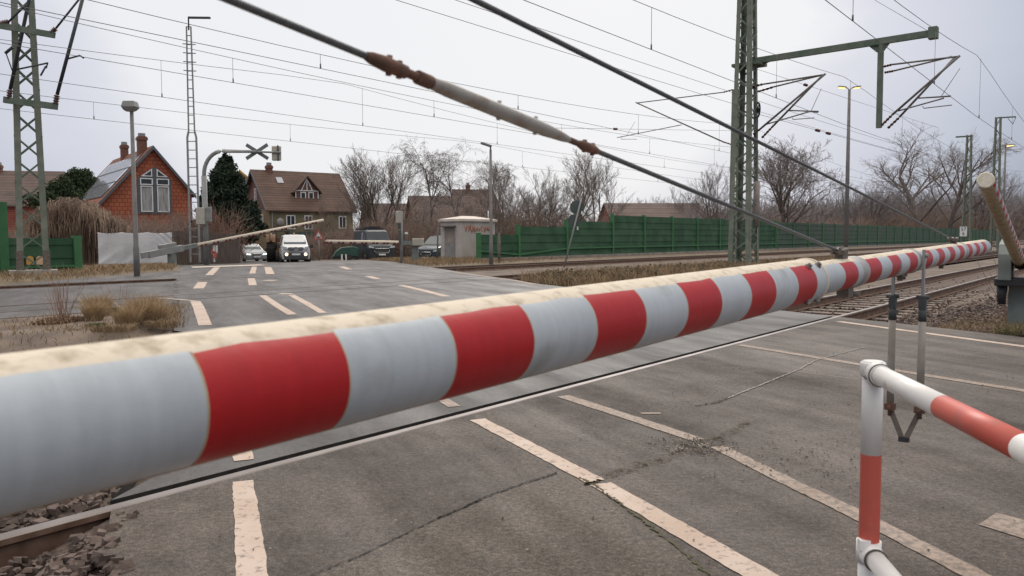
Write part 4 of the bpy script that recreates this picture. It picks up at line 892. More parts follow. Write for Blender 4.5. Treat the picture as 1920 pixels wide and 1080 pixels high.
overhead(29.0, 34, 5.5, 6.6, 6.05, 'lowest looking overhead line just above the house roofs', -20, 240)
for off, z, lab in ((0.25, 6.72, 'lower single feeder wire running along the masts'), (-0.15, 7.0, 'upper single feeder wire running along the masts')):
    mb = MB(); mb.tube([AS(13.4 + off, s_, z + 0.5 * ((s_ - 5) / 29) ** 2 * 0.25) for s_ in np.arange(-10, 120, 5.0)], 0.008, 5); tag(obj('feeder_wire', mb, 'wire'), lab, 'wire', 'feeder wires on the masts')
def wire(p, q, lab, r_=0.008, blobs=()):
    mb = MB(); mb.tube([p, q], r_, 5)
    t = thing('tension_wire', lab, 'wire', p, 0, 'anchoring wires of the masts'); obj('wire', mb, 'wire', t)
    for f_ in blobs:
        c_ = np.array(p) * (1 - f_) + np.array(q) * f_; d = unit(np.array(q) - p) * 0.16; insulator(t, c_ - d, c_ + d, 0.07)
wire(S(1640, 0), S(1740, 58), 'anchor wire coming down to the end of the long boom')
wire(SS(1370, 245), on_a(1040, 240, 22), 'anchor wire with a dark insulator leading away beyond the slim mast', 0.009, (0.72,))
wire(S(1425, 215), on_a(1700, 290, 9.6), 'anchor wire with two dark insulators beyond the tall boom mast', 0.009, (0.35, 0.42))
wire(bA + [0, 0, -0.2], on_a(1760, 240, 10.5), 'wire with one dark insulator under the long boom', 0.008, (0.22,))

# ------------------------------------------------------------------ lamps and signals
def lamp_box(px, py_base, top_py, label, head_dir, d):
    b = gnd(px, py_base); X, Y = b[0], b[1]; top = at(px, top_py, Y)[2]
    t = thing('street_lamp', label, 'street lamp', [X, Y, 0], 0, 'plain street lamps at the crossing')
    mb = MB(); mb.tube([[X, Y, -0.2], [X, Y, 1.0], [X, Y, 1.05], [X, Y, top - 0.3]], [0.105, 0.10, 0.085, 0.062], 14); obj('pole', mb, 'galvdark', t)
    return t, X, Y, top
t, X, Y, top = lamp_box(257, 518, 190, 'grey street lamp with a boxy head standing before the white tarpaulin', 0, 0)
mb = MB(); k_ = at(1, 1, Y)
vs = lambda z, hx, hy, ox=0.0: [[X - .04 + ox - hx, Y - hy, z], [X - .04 + ox + hx, Y - hy, z], [X - .04 + ox + hx, Y + hy, z], [X - .04 + ox - hx, Y + hy, z]]
P8 = vs(top - 0.32, 0.16, 0.13, -0.02) + vs(top - 0.2, 0.24, 0.2) + vs(top, 0.19, 0.16)
mb.add(P8, [(0, 3, 2, 1), (8, 9, 10, 11)] + [(i + 4 * j, (i + 1) % 4 + 4 * j, (i + 1) % 4 + 4 + 4 * j, i + 4 + 4 * j) for j in (0, 1) for i in range(4)]); obj('lamp_head', mb, 'galv', t, bevel=0.015)
mb = MB(); mb.box([X - 0.06, Y, top - 0.325], (0.26, 0.2, 0.03)); obj('lens', mb, 'beige', t)
t, X, Y, top = lamp_box(921, 493, 270, 'grey street lamp with a slim tilted head before the concrete hut', 0, 0)
mb = MB(); mb.beam([X + 0.05, Y, top - 0.12], [X - 0.5, Y - 0.1, top + 0.05], 0.26, 0.11); obj('lamp_head', mb, 'galv', t, bevel=0.03)
mb = MB(); mb.tube([[X, Y, top - 0.35], [X, Y, top - 0.12]], 0.045, 10); obj('neck', mb, 'galv', t)
# floodlight ladder mast
Ym = 48.5; bm0 = at(366, 484, Ym); X = bm0[0]; zt = at(360, 33, Ym)[2]; z1 = at(360, 50, Ym)[2]; z2 = at(360, 250, Ym)[2]
t = thing('ladder_mast', 'tall grey ladder mast with a thin lamp arm at the top', 'mast', [X, Ym, 0])
mb = MB()
for sx in (-1, 1):
    mb.beam([X + sx * 0.28, Ym, -0.1], [X + sx * 0.27, Ym, z2 - 0.25], 0.10, 0.08, up=(0, 1, 0)); mb.beam([X + sx * 0.27, Ym, z2 - 0.25], [X + sx * 0.19, Ym, z2 + 0.1], 0.10, 0.08, up=(0, 1, 0)); mb.beam([X + sx * 0.18, Ym, z2 + .05], [X + sx * 0.13, Ym, z1], 0.07, 0.07, up=(0, 1, 0))
obj('stile', mb, 'galv', t)
mb = MB(); z = 0.4
while z < z1:
    wd = 0.54 if z < z2 else 0.3
    mb.beam([X - wd / 2, Ym, z], [X + wd / 2, Ym, z], 0.05, 0.05); z += 0.52
for k_ in range(4): mb.beam([X - 0.38, Ym, z1 - 1.0 - 0.52 * k_], [X + 0.38, Ym, z1 - 1.05 - 0.52 * k_], 0.05, 0.05)
obj('rungs', mb, 'galv', t)
mb = MB(); mb.tube([[X, Ym, z1 - 0.2], [X, Ym, zt], [X + 0.2, Ym, zt + 0.02]], 0.045, 8); mb.beam([X + 0.0, Ym, zt], [X + 1.3, Ym, zt - 0.02], 0.16, 0.1); obj('lamp_arm', mb, 'tubedark', t)
# double lit lamp on the right
YR = on_a(1587, 400, 18.5)[1]; pR = at(1586, 470, YR); X = pR[0]; zt = at(1590, 168, YR)[2]
t = thing('street_lamp', 'tall twin armed street lamp with two orange lit heads', 'street lamp', [X, YR, 0])
mb = MB(); mb.tube([[X, YR, -0.2], [X, YR, zt * 0.5], [X, YR, zt]], [0.16, 0.15, 0.10], 12); obj('pole', mb, 'galvdark', t)
MT['sodium'] = mat('sodium_lamp', (0.9, 0.6, 0.2), (0.9, 0.6, 0.2), 4, 0.4, emit=(1.0, 0.62, 0.16, 2.2))
for sx in (-1, 1):
    mb = MB(); mb.tube([[X, YR, zt - 0.05], [X + sx * 0.15, YR, zt + 0.12], [X + sx * 0.3, YR, zt + 0.14]], 0.04, 8); mb.beam([X + sx * 0.28, YR, zt + 0.16], [X + sx * 0.85, YR, zt + 0.24], 0.3, 0.1); lh = obj('lamp_head', mb, 'galv', t)
    mb = MB(); mb.beam([X + sx * 0.36, YR, zt + 0.10], [X + sx * 0.82, YR, zt + 0.165], 0.24, 0.06); obj('lens', mb, 'sodium', lh)
YR = 92; pR = at(1880, 440, YR); X = pR[0]; zt = at(1882, 273, YR)[2]
t = thing('street_lamp', 'far slim street lamp with one orange lit head behind the distant masts', 'street lamp', [X, YR, -0.5])
mb = MB(); mb.tube([[X, YR, -0.6], [X, YR, zt]], [0.16, 0.09], 10); obj('pole', mb, 'galvdark', t)
mb = MB(); mb.beam([X - 0.3, YR, zt], [X + 0.9, YR, zt + 0.12], 0.3, 0.12); lh = obj('lamp_head', mb, 'galv', t)
mb = MB(); mb.beam([X + 0.1, YR, zt - 0.06], [X + 0.85, YR, zt + 0.02], 0.26, 0.08); obj('lens', mb, 'sodium', lh)

# light signal gallows with the cross seen from behind
Yg = 46.0; pg = at(387, 488, Yg); X = pg[0]; za = at(440, 283, Yg)[2]; z1 = at(386, 330, Yg)[2]; za2 = at(525, 286, Yg)[2]
t = thing('crossing_signal', 'grey arched signal pole holding a diagonal cross and a light box over the road', 'crossing signal', [X, Yg, 0])
mb = MB(); mb.tube([[X, Yg, -0.2], [X, Yg, z1]], 0.15, 16); obj('pole', mb, 'galv', t)
mb = MB(); r_ = at(418, 283, Yg)[0] - X; arc = [[X, Yg, z1 - 0.1], [X, Yg, za - r_ * 1.2]] + [[X + r_ - r_ * math.cos(q), Yg, za - r_ * 1.2 + r_ * 1.2 * math.sin(q)] for q in np.linspace(0.15, math.pi / 2, 9)]
xe = at(527, 286, Yg)[0]; arc += [[at(481, 284, Yg)[0], Yg, (za + za2) / 2]]; mb.tube(arc, [0.11] * (len(arc) - 1) + [0.075], 14); mb.tube([arc[-1], [xe, Yg, za2]], 0.055, 10); obj('arm', mb, 'galv', t)
cxp = at(481, 284, Yg); mb = MB()
for sg in (-1, 1): mb.beam(cxp + [-0.62, 0.10 + .02 * sg, 0.40 * sg], cxp + [0.62, 0.10 + .02 * sg, -0.40 * sg], 0.025, 0.2, up=(0, 0, 1))
obj('diagonal_cross', mb, 'signgrey', t)
bxp = at(517, 287, Yg); mb = MB(); mb.box(bxp + [0, 0.15, 0], (0.52, 0.2, 0.84)); obj('light_box', mb, 'beige', t, bevel=0.06)
mb = MB(); mb.box(bxp + [0.12, 0.02, 0], (0.06, 0.05, 0.9)); obj('box_strap', mb, 'tubedark', t)
mb = MB(); bq = at(377, 405, Yg - 0.3); mb.box(bq, (0.5, 0.3, 0.95)); obj('switch_box', mb, 'beige', t, bevel=0.03)
mb = MB(); bq = at(391, 402, Yg - 0.2); mb.box(bq, (0.3, 0.3, 0.85)); obj('switch_box', mb, 'galv', t, bevel=0.03)
# signal post by the second barrier
Yp = 42.0; pg = at(753, 492, Yp); X = pg[0]; zt = at(754, 396, Yp)[2]
t = thing('crossing_signal', 'short grey signal post with a pale box beside the horizontal far barrier', 'crossing signal', [X, Yp, 0])
mb = MB(); mb.tube([[X, Yp, -0.2], [X, Yp, zt]], 0.075, 12); obj('pole', mb, 'galv', t)
mb = MB(); mb.box(at(747, 407, Yp - 0.1), (0.27, 0.25, 0.62)); obj('light_box', mb, 'beige', t, bevel=0.03)
mb = MB(); mb.box(at(749, 424, Yp - 0.05), (0.16, 0.2, 0.26)); mb.box(at(750, 445, Yp - 0.05), (0.14, 0.14, 0.7)); obj('bracket', mb, 'signdark', t)

# far barriers
MT['refl'] = mat('dark_red_reflector', (0.10, 0.018, 0.015), (0.14, 0.02, 0.018), 5, 0.5)
def far_barrier(pivot, tip_, label, tail=None, cw=False):
    u_ = unit(tip_ - pivot); t = thing('level_crossing_barrier', label, 'barrier', [pivot[0], pivot[1], 0])
    x_ = unit(np.cross(u_, (0, 0, 1))); z_ = np.cross(x_, u_); L = np.linalg.norm(tip_ - pivot); st_ = L * (0.14 if cw else 0.18)
    mb = MB(); n = 12; mb.tube([pivot + u_ * st_, tip_], [0.105, 0.09], n); obj('boom', mb, 'cream', t)
    k_ = st_ + 0.2; nst = 0
    while k_ < L - 0.25:
        mb = MB()
        for dk in (0.0, 0.24): mb.beam(pivot + u_ * (k_ + dk) - z_ * 0.055, pivot + u_ * (k_ + dk + 0.13) - z_ * 0.055, 0.225, 0.105, up=z_)
        obj('red_reflector', mb, 'refl', t); k_ += 0.75
    mb = MB(); mb.beam(pivot - u_ * 0.2, pivot + u_ * (st_ + 0.03), 0.2, 0.22, up=z_); obj('boom_root', mb, 'greygreen', t)
    mb = MB(); mb.box([pivot[0], pivot[1], pivot[2] / 2 - 0.2], (0.34, 0.34, pivot[2] + 0.1)); obj('post', mb, 'greygreen', t)
    return t, u_, x_, z_
Yb = 42.0; pv1 = at(322, 469, Yb); X0, Y0 = pv1[0], pv1[1]
kx = -0.235; Lb = (kx * Y0 - X0) / (TV[0] - kx * TV[1]); tipXY = np.array([X0, Y0]) + Lb * TV[:2]; tp = at(607, 413, tipXY[1]); tp[0] = tipXY[0]
t, u_, x_, z_ = far_barrier(pv1, tp, 'half raised far barrier with a heavy grey counterweight before the white tarpaulin', cw=True)
mb = MB(); mb.beam(pv1 + u_ * 0.6, pv1 - u_ * 1.3, 0.34, 0.34, up=z_); mb.beam(pv1 - u_ * 1.25 + z_ * 0.02, pv1 - u_ * 1.65 + z_ * 0.02, 0.22, 0.3, up=z_); mb.beam(pv1 + u_ * 0.25 + z_ * 0.25, pv1 - u_ * 0.65 + z_ * 0.25, 0.3, 0.26, up=z_); obj('counterweight', mb, 'galv', t, bevel=0.02)
pv2 = at(778, 455.5, 44.0); X0, Y0 = pv2[0], pv2[1]; kx = (613 - 960) / F; Lb = (kx * Y0 - X0) / (-TV[0] + kx * TV[1]); tipXY = np.array([X0, Y0]) - Lb * TV[:2]; tp = at(613, 453, tipXY[1]); tp[0] = tipXY[0]
t, u_, x_, z_ = far_barrier(pv2, tp, 'lowered far barrier in front of the dark van')
mb = MB(); bx_ = at(784, 454, 43.9); mb.box(bx_, (0.6, 0.5, 0.4)); obj('drive_housing', mb, 'beige', t, bevel=0.04)

# small marker post, signs
Yq = 44.0; q = at(404, 491, Yq); t = thing('marker_post', 'small red and white marker post at the road edge', 'marker post', q)
mb = MB(); mb.beam(q + [-.06, 0, 0], q + [-0.06, 0, 0.45], .06, .06); mb.beam(at(401, 471, Yq), at(401, 460, Yq), .10, .08); mb.beam(at(406, 474, Yq), at(406, 460, Yq), .10, .08); obj('posts', mb, 'whiteplastic', t)
mb = MB(); mb.beam(at(398, 477, Yq), at(398, 468, Yq), .2, .06); mb.beam(at(403, 484, Yq), at(405, 471, Yq), .22, .08); obj('red_sleeve', mb, 'railred', t)
Yq = 60.0; q = at(599, 489, Yq); t = thing('warning_sign', 'red bordered triangular warning sign on a thin post beside the white van', 'road sign', q)
mb = MB(); mb.tube([q - [0, 0, .3], at(598, 436, Yq)], 0.04, 8); obj('post', mb, 'galv', t)
def tri(c, r_, y): return [np.array([c[0] + r_ * math.cos(a), y, c[2] + r_ * math.sin(a)]) for a in (math.pi / 2, math.pi * 7 / 6, math.pi * 11 / 6)]
c_ = at(597.5, 443, Yq); mb = MB(); mb.prism(tri(c_, 0.46, Yq - 0.06), (0, 0.02, 0)); sg_ = obj('sign_plate', mb, 'railred', t)
mb = MB(); mb.prism(tri(c_, 0.30, Yq - 0.065), (0, 0.004, 0)); obj('sign_face', mb, 'whiteplastic', sg_)
mb = MB()
for x in (-.12, 0, .12): mb.box([c_[0] + x, Yq - 0.07, c_[2] - 0.06], (0.05, 0.008, 0.2 if x == 0 else 0.15))
mb.box([c_[0], Yq - 0.07, c_[2] - 0.1], (0.34, 0.007, 0.05)); obj('symbol', mb, 'black', sg_)
Yq = 50.0; q = at(762, 437, Yq); t = thing('notice_plate', 'tiny white notice plate on a thin stake beside the signal post', 'sign', [q[0], Yq, 0])
mb = MB(); mb.tube([[q[0], Yq, -0.4], [q[0], Yq, q[2]]], 0.02, 6); obj('stake', mb, 'signdark', t); mb = MB(); mb.box(q + [0, -.03, 0], (0.2, 0.02, 0.13)); obj('plate', mb, 'whiteplastic', t)
# leaning sign pole, discs seen from behind
Yq = 38.0; q = at(1060, 492, Yq); tp = at(1090, 373, Yq); t = thing('leaning_sign', 'leaning post with two dark round sign backs over the brambles', 'road sign', q)
mb = MB(); mb.tube([q - (tp - q) * 0.08, tp], 0.042, 10); obj('post', mb, 'galv', t)
for (x, y, r_), nm in (((1082, 389, 0.34), 0), ((1076, 414, 0.30), 1)):
    c_ = at(x, y, Yq + 0.08); mb = MB(); mb.tube([c_, c_ + [0.0, 0.02, 0]], r_, 28); d_ = obj('sign_disc', mb, 'signdark', t)
    mb = MB(); mb.box(at(x + 9 - nm * 2, y + 10 + nm * 4, Yq - .05), (0.07, 0.02, 0.15)); obj('sticker', mb, 'whiteplastic', d_)
for (x, yb, yt, Yq, lab) in ((936, 497, 424, 43.5, 'weathered brown post with a dark slotted head before the low green fence'), (1027, 486, 413, 53.0, 'weathered brown post with a dark slotted head before the leaning sign')):
    q = at(x, yb, Yq); tp = at(x + 1, yt, Yq); hh = (tp[2] - q[2])
    t = thing('marker_board', lab, 'marker post', q, 0, 'brown slotted marker posts')
    mb = MB(); mb.tube([q - [0, 0, .2], [q[0], Yq, tp[2] - 0.35]], 0.085, 10); obj('post', mb, 'bark', t)
    mb = MB()
    for sx in (-1, 1): mb.box([q[0] + sx * 0.10, Yq, tp[2] - 0.2], (0.14, 0.12, 0.42)); mb.box([q[0], Yq + .04, tp[2] - 0.4], (0.3, 0.08, 0.1))
    obj('head', mb, 'iron', t)

# ------------------------------------------------------------------ green noise fences
AF = 30.0
def sfx(x): return on_a(x, 470, AF) @ TV
def fence_run(t, xs, heights, ledge, mt, pmt='fencepost', plinth=True, pw=0.16, base=-0.25):
    S_ = [sfx(x) if x < 5000 else x for x in xs]
    fence_s(t, S_, heights, ledge, mt, pmt, plinth, pw, base)
def fence_s(t, S_, heights, ledge, mt, pmt='fencepost', plinth=True, pw=0.16, base=-0.25, a0=AF):
    for i in range(len(S_) - 1):
        p, q = AS(a0, S_[i]), AS(a0, S_[i + 1]); h_ = heights[i]; l0, l1 = ledge[i], ledge[i + 1]
        mb = MB(); nb = max(4, int(h_ / 0.24)); zs = np.linspace(base + 0.3, h_, nb + 1)
        for j in range(nb):
            off = NV * (0.018 if j % 2 else -0.018)
            mb.beam(p + off + [0, 0, (zs[j] + zs[j + 1]) / 2], q + off + [0, 0, (zs[j] + zs[j + 1]) / 2], 0.09, zs[j + 1] - zs[j] + 0.002)
        obj('panel', mb, mt, t)
        mb = MB(); mb.beam(p - NV * 0.09 + [0, 0, l0], q - NV * 0.09 + [0, 0, l1], 0.10, 0.09); obj('ledge', mb, pmt, t)
    for i, s_ in enumerate(S_):
        h_ = max(heights[max(0, i - 1)], heights[min(i, len(heights) - 1)]) + 0.10
        mb = MB(); mb.box(AS(a0, s_) - NV * 0.02 + [0, 0, h_ / 2 - 0.2], (pw, 0.26, h_ + 0.4), rz=RZT); obj('post', mb, pmt, t)
    if plinth:
        mb = MB(); mb.beam(AS(a0, S_[0]) - NV * 0.12 + [0, 0, 0.02], AS(a0, S_[-1]) - NV * 0.12 + [0, 0, 0.02], 0.34, 0.22); obj('plinth', mb, 'sock', t)
tF = thing('noise_fence', 'stepped bright green board fence from the hut to beyond the tall boom mast', 'fence', AS(AF, sfx(897)))
sF0 = sfx(1147); xs1 = [897, 971, 1061, 1147]
S_near = [sfx(x) for x in xs1] + [sF0 + 4.6 * k_ for k_ in range(1, 8)]
fence_s(tF, S_near, [1.5, 2.0, 2.4] + [2.9] * 7, [0.55, 0.28, 0.6, 0.62] + [0.62] * 8, 'fence')
tF2 = thing('noise_fence', 'long dull green board fence running away beyond the tracks', 'fence', AS(AF, S_near[-1] + 0.4))
S_far = [S_near[-1] + 0.35 + 5.0 * k_ for k_ in range(0, 34)]
fence_s(tF2, S_far, [2.85] * 33, [0.62] * 34, 'fenceold')
# fence by the other mast
def sfx2(x, a): return on_a(x, 480, a) @ TV
a2 = 33.5; tF3 = thing('noise_fence', 'low green board fence with two pale round marks behind the weathered mast', 'fence', AS(a2, sfx2(145, a2)))
S3 = [sfx2(-260, a2), sfx2(-110, a2), sfx2(6, a2), sfx2(144, a2)]
fence_s(tF3, S3, [2.6, 2.6, 1.35], [0.25] * 4, 'fence', pw=0.3, plinth=False, a0=a2)
MT['ochre'] = mat('ochre_panel', (0.55, 0.29, 0.06), (0.60, 0.36, 0.12), 3, 0.7); MT['peach'] = mat('peach_panel', (0.66, 0.44, 0.28), (0.6, 0.36, 0.2), 3, 0.7)
for x, mt, lab in ((56, 'ochre', 'ochre rounded mark'), (74.5, 'peach', 'pale peach rounded mark')):
    c_ = on_a(x, 488, a2 - 0.16); mb = MB(); e_x = TV; pts = [c_ + e_x * a_ + np.array([0, 0, b_]) for a_, b_ in ((-.13, -.17), (.13, -.17), (.13, .06), (.09, .14), (0, .17), (-.09, .14), (-.13, .06))]
    mb.prism(pts, -NV * 0.02); o = obj('round_mark', mb, mt, tF3); o['label'] = lab

# ------------------------------------------------------------------ concrete hut
Yh = 50.0; cz = at(866, 480, Yh); hC = np.array([cz[0], Yh, 0]); topz = at(866, 411, Yh)[2]
tH = thing('equipment_hut', 'small pale concrete hut with orange scrawl and a grey steel door', 'hut', [hC[0], Yh, -0.4])
eL = unit([-0.80, 0.60, 0]); eR = np.array([TV[0], TV[1], 0]); wl, wr = 1.75, 3.25
MT['hutwall'] = mat('hut_wall', (0.47, 0.43, 0.40), (0.37, 0.335, 0.31), 1.2, 0.9, detail=8); MT['hutroof'] = mat('hut_roof', (0.62, 0.56, 0.50), (0.52, 0.46, 0.41), 1.5, 0.85)
def quadbox(o_, a_, b_, h0, h1, mb, mi=0):
    P = [o_, o_ + a_, o_ + a_ + b_, o_ + b_]; vs = [p + np.array([0, 0, h0]) for p in P] + [p + np.array([0, 0, h1]) for p in P]
    mb.add(vs, [(0, 3, 2, 1), (4, 5, 6, 7), (0, 1, 5, 4), (1, 2, 6, 5), (2, 3, 7, 6), (3, 0, 4, 7)], mi)
mb = MB(); quadbox(hC, eL * wl, eR * wr, -0.6, topz - 0.1, mb); obj('wall', mb, 'hutwall', tH)
mb = MB(); quadbox(hC - eL * 0.12 - eR * 0.12, eL * (wl + 0.24), eR * (wr + 0.24), topz - 0.12, topz + 0.02, mb); ce = hC + eL * wl / 2 + eR * wr / 2
o4 = [hC - eL * .1 - eR * .1, hC + eL * (wl + .1) - eR * .1, hC + eL * (wl + .1) + eR * (wr + .1), hC - eL * .1 + eR * (wr + .1)]
mb.add([p + np.array([0, 0, topz + 0.025]) for p in o4] + [ce + eR * 0.6 + [0, 0, topz + 0.24], ce - eR * 0.6 + [0, 0, topz + 0.24]], [(0, 1, 5), (1, 2, 4, 5), (2, 3, 4), (3, 0, 5, 4)]); obj('roof', mb, 'hutroof', tH)
nl = -eR; mb = MB(); d0 = hC + eL * 0.55 + nl * 0.012; quadbox(d0, eL * 0.85, nl * 0.03, -0.3, 1.95, mb); dr = obj('door', mb, 'galv', tH)
mb = MB(); quadbox(d0 + eL * 0.08 + nl * 0.032, eL * 0.66, nl * 0.012, 1.0, 1.8, mb); obj('door_panel', mb, 'sock', dr)
mb = MB(); quadbox(d0 - eL * 0.1, eL * 1.1, nl * 0.35, 2.0, 2.08, mb); obj('canopy', mb, 'iron', tH)
mb = MB(); nr = unit(np.cross(eR, [0, 0, 1])); MT['orange'] = mat('orange_spray', (0.62, 0.17, 0.06), (0.5, 0.2, 0.12), 8, 0.8); rg = random.Random(5)
x_ = 0.25
while x_ < 2.9:
    hgt_ = rg.uniform(0.25, 0.5); zc_ = topz - 0.62 + rg.uniform(-.05, .05); k_ = rg.choice((0, 1, 2)); wv = rg.uniform(0.16, 0.3)
    pts = {0: [(0, -.5), (0.2, .5), (.5, -.3), (.8, .5), (1, -.5)], 1: [(1, .4), (.3, .5), (0, 0), (.4, -.5), (1, -.4)], 2: [(0, .5), (.5, -.4), (1, .5), (.6, .1)]}[k_]
    mb.tube([hC + nr * 0.012 + eR * (x_ + p[0] * wv) + np.array([0, 0, zc_ + p[1] * hgt_]) for p in pts], 0.022, 5); x_ += wv + 0.07
obj('graffiti', mb, 'orange', tH)
mb = MB(); p_ = hC + eR * (wr - 0.3) + eL * 0.3; mb.tube([p_ + [0, 0, topz], p_ + [0, 0, topz + 0.6]], 0.03, 8); obj('vent_pipe', mb, 'whiteplastic', tH)

# white tarpaulin screen, timber shed wall
pa, pb_ = at(184, 490, 45.5), at(323, 492, 46.5); nx = 90; nz = 30; mb = MB(); vs = []
rg = random.Random(11)
for j in range(nz + 1):
    for i in range(nx + 1):
        f_ = i / nx; g_ = j / nz; p = pa * (1 - f_) + pb_ * f_; z = -0.15 + g_ * 1.85
        w_ = 0.05 * math.sin(7 * f_ + 2 * g_) + 0.05 * abs(math.sin(9 * f_ - 6 * g_)) * max(0, 1 - g_ - 0.9 * f_) + 0.07 * abs(math.sin(34 * f_ + 16 * g_)) * max(0, f_ - 0.72) * 3 * g_ + 0.035 * abs(math.sin(17 * f_ - 9 * g_)) * max(0, 0.5 - g_)
        vs.append([p[0], p[1] + w_, z - (0.06 * math.sin(math.pi * ((f_ * 3) % 1)) if j == nz else 0)])
mb.add(vs, [(j * (nx + 1) + i, j * (nx + 1) + i + 1, (j + 1) * (nx + 1) + i + 1, (j + 1) * (nx + 1) + i) for j in range(nz) for i in range(nx)], 0, True)
t = thing('tarpaulin_screen', 'creased white tarpaulin screen at the foot of the dry reeds', 'tarpaulin', [pa[0], pa[1], 0])
MT['tarp'] = mat('white_tarp', (0.62, 0.62, 0.63), (0.50, 0.50, 0.515), 1.2, 0.6, 0.02, 6); o = obj('tarpaulin', mb, 'tarp', t); so = o.modifiers.new('solid', 'SOLIDIFY'); so.thickness = 0.01
for f_ in (0.0, 0.34, 0.67, 1.0):
    mb = MB(); p = pa * (1 - f_) + pb_ * f_; mb.beam([p[0], p[1] + 0.16, -0.2], [p[0], p[1] + 0.16, 1.68], 0.08, 0.08); obj('stake', mb, 'bark', t)
MT['shedwood'] = mat('old_timber', (0.115, 0.085, 0.072), (0.18, 0.14, 0.12), 2, 0.9, detail=7, stretch=(8, 8, 0.6))
t = thing('timber_fence', 'dark weathered timber fence between the tarpaulin and the road', 'fence', at(330, 488, 49.5) * np.array([1, 1, 0]))
xs_ = np.linspace(326, 449, 34)
mb = MB()
for i, x in enumerate(xs_):
    Yw = 49.5 + i * 0.06; p = at(x, 480, Yw); tz = at(x, 428 + (4 if i < 20 else 9) + (i % 3) * 0.5, Yw)[2]; mb.box([p[0], Yw, (tz - 0.4) / 2], (0.118, 0.03, tz + 0.4))
obj('boards', mb, 'shedwood', t)
mb = MB(); p0_, p1_ = at(326, 470, 49.6), at(449, 470, 51.6); mb.beam([p0_[0], p0_[1], 1.2], [p1_[0], p1_[1] + .05, 1.1], 0.06, 0.1); mb.beam([p0_[0], p0_[1], 0.3], [p1_[0], p1_[1] + .05, 0.3], 0.06, 0.1); obj('rails', mb, 'shedwood', t)
t = thing('garden_canopy', 'small white garden canopy showing above the timber fence', 'canopy', at(395, 480, 54.5) * np.array([1, 1, 0]))
mb = MB(); 
mb.prism([at(374, 417, 54.5), at(414, 417, 54.5), at(413, 430, 54.5), at(395, 425, 54.5), at(376, 427, 54.5)], (0, 0.05, 0)); a_ = at(374, 417, 54.5); b_ = at(414, 417, 54.5); mb.add([a_, b_, b_ + [0, 2.2, .5], a_ + [0, 2.2, .5]], [(0, 1, 2, 3)]); obj('cover', mb, 'whiteplastic', t)
mb = MB()
for x in (375, 413): 
    q = at(x, 420, 54.6); mb.tube([[q[0], q[1], -0.5], q], 0.03, 6)
obj('frame_leg', mb, 'galv', t)

# ------------------------------------------------------------------ houses
MT['redtile'] = mat('hung_red_tile', (0.36, 0.085, 0.04), (0.27, 0.06, 0.032), 2.5, 0.8, 0.01, 3)
def tile_mat(name, c1, c2, sx=0.45, sz=0.36):
    m = bpy.data.materials.new(name); m.use_nodes = True; t = m.node_tree; b = t.nodes['Principled BSDF']; L = t.links.new
    tcn = t.nodes.new('ShaderNodeTexCoord'); sp = t.nodes.new('ShaderNodeSeparateXYZ'); L(tcn.outputs['Object'], sp.inputs[0])
    cb = t.nodes.new('ShaderNodeCombineXYZ'); L(sp.outputs['X'], cb.inputs['X']); L(sp.outputs['Z'], cb.inputs['Y'])
    br = t.nodes.new('ShaderNodeTexBrick'); br.inputs['Scale'].default_value = 1.0; br.inputs['Brick Width'].default_value = sx; br.inputs['Row Height'].default_value = sz; br.inputs['Mortar Size'].default_value = 0.035; br.inputs['Mortar Smooth'].default_value = 0.3
    br.inputs['Color1'].default_value = (*c1, 1); br.inputs['Color2'].default_value = (*c2, 1); br.inputs['Mortar'].default_value = tuple(x * 0.42 for x in c1) + (1,)
    L(cb.outputs[0], br.inputs['Vector'])
    n = t.nodes.new('ShaderNodeTexNoise'); n.inputs['Scale'].default_value = 0.9; n.inputs['Detail'].default_value = 6; L(tcn.outputs['Object'], n.inputs['Vector'])
    r = t.nodes.new('ShaderNodeValToRGB'); r.color_ramp.elements[0].position = 0.3; r.color_ramp.elements[1].position = 0.7; r.color_ramp.elements[0].color = (0.72, 0.72, 0.72, 1); r.color_ramp.elements[1].color = (1.1, 1.05, 1.0, 1); L(n.outputs['Fac'], r.inputs['Fac'])
    mxn = t.nodes.new('ShaderNodeMix'); mxn.data_type = 'RGBA'; mxn.blend_type = 'MULTIPLY'; mxn.inputs['Factor'].default_value = 1; L(br.outputs['Color'], mxn.inputs['A']); L(r.outputs['Color'], mxn.inputs['B']); L(mxn.outputs['Result'], b.inputs['Base Color'])
    b.inputs['Roughness'].default_value = 0.8; return m
MT['walltile'] = tile_mat('red_wall_tiles', (0.46, 0.135, 0.065), (0.37, 0.105, 0.055))
MT['rooftile'] = tile_mat('brown_roof_tiles', (0.125, 0.072, 0.052), (0.095, 0.056, 0.042), 0.5, 0.3)
MT['rooftile2'] = tile_mat('red_brown_roof_tiles', (0.27, 0.10, 0.055), (0.21, 0.085, 0.05), 0.5, 0.3)
MT['rooffar'] = tile_mat('far_roof_tiles', (0.135, 0.090, 0.080), (0.11, 0.078, 0.070), 0.6, 0.35)
MT['solar'] = mat('solar_panel', (0.30, 0.32, 0.36), (0.36, 0.38, 0.42), 1.0, 0.12, coat=0.6); MT['olive'] = mat('olive_render', (0.205, 0.178, 0.105), (0.16, 0.14, 0.085), 0.8, 0.9, detail=7)
MT['browncl'] = mat('brown_cladding', (0.155, 0.085, 0.07), (0.125, 0.07, 0.058), 2, 0.85, stretch=(1, 1, 6)); MT['brick'] = tile_mat('red_brick', (0.33, 0.10, 0.065), (0.28, 0.085, 0.055), 0.4, 0.2)
MT['slateblue'] = mat('grey_blue_trim', (0.105, 0.115, 0.13), (0.085, 0.095, 0.105), 3, 0.6); MT['greywall'] = mat('grey_render', (0.44, 0.44, 0.45), (0.37, 0.37, 0.38), 1, 0.9); MT['yellow'] = mat('yellow_verge', (0.58, 0.33, 0.06), (0.5, 0.28, 0.05), 2, 0.7)
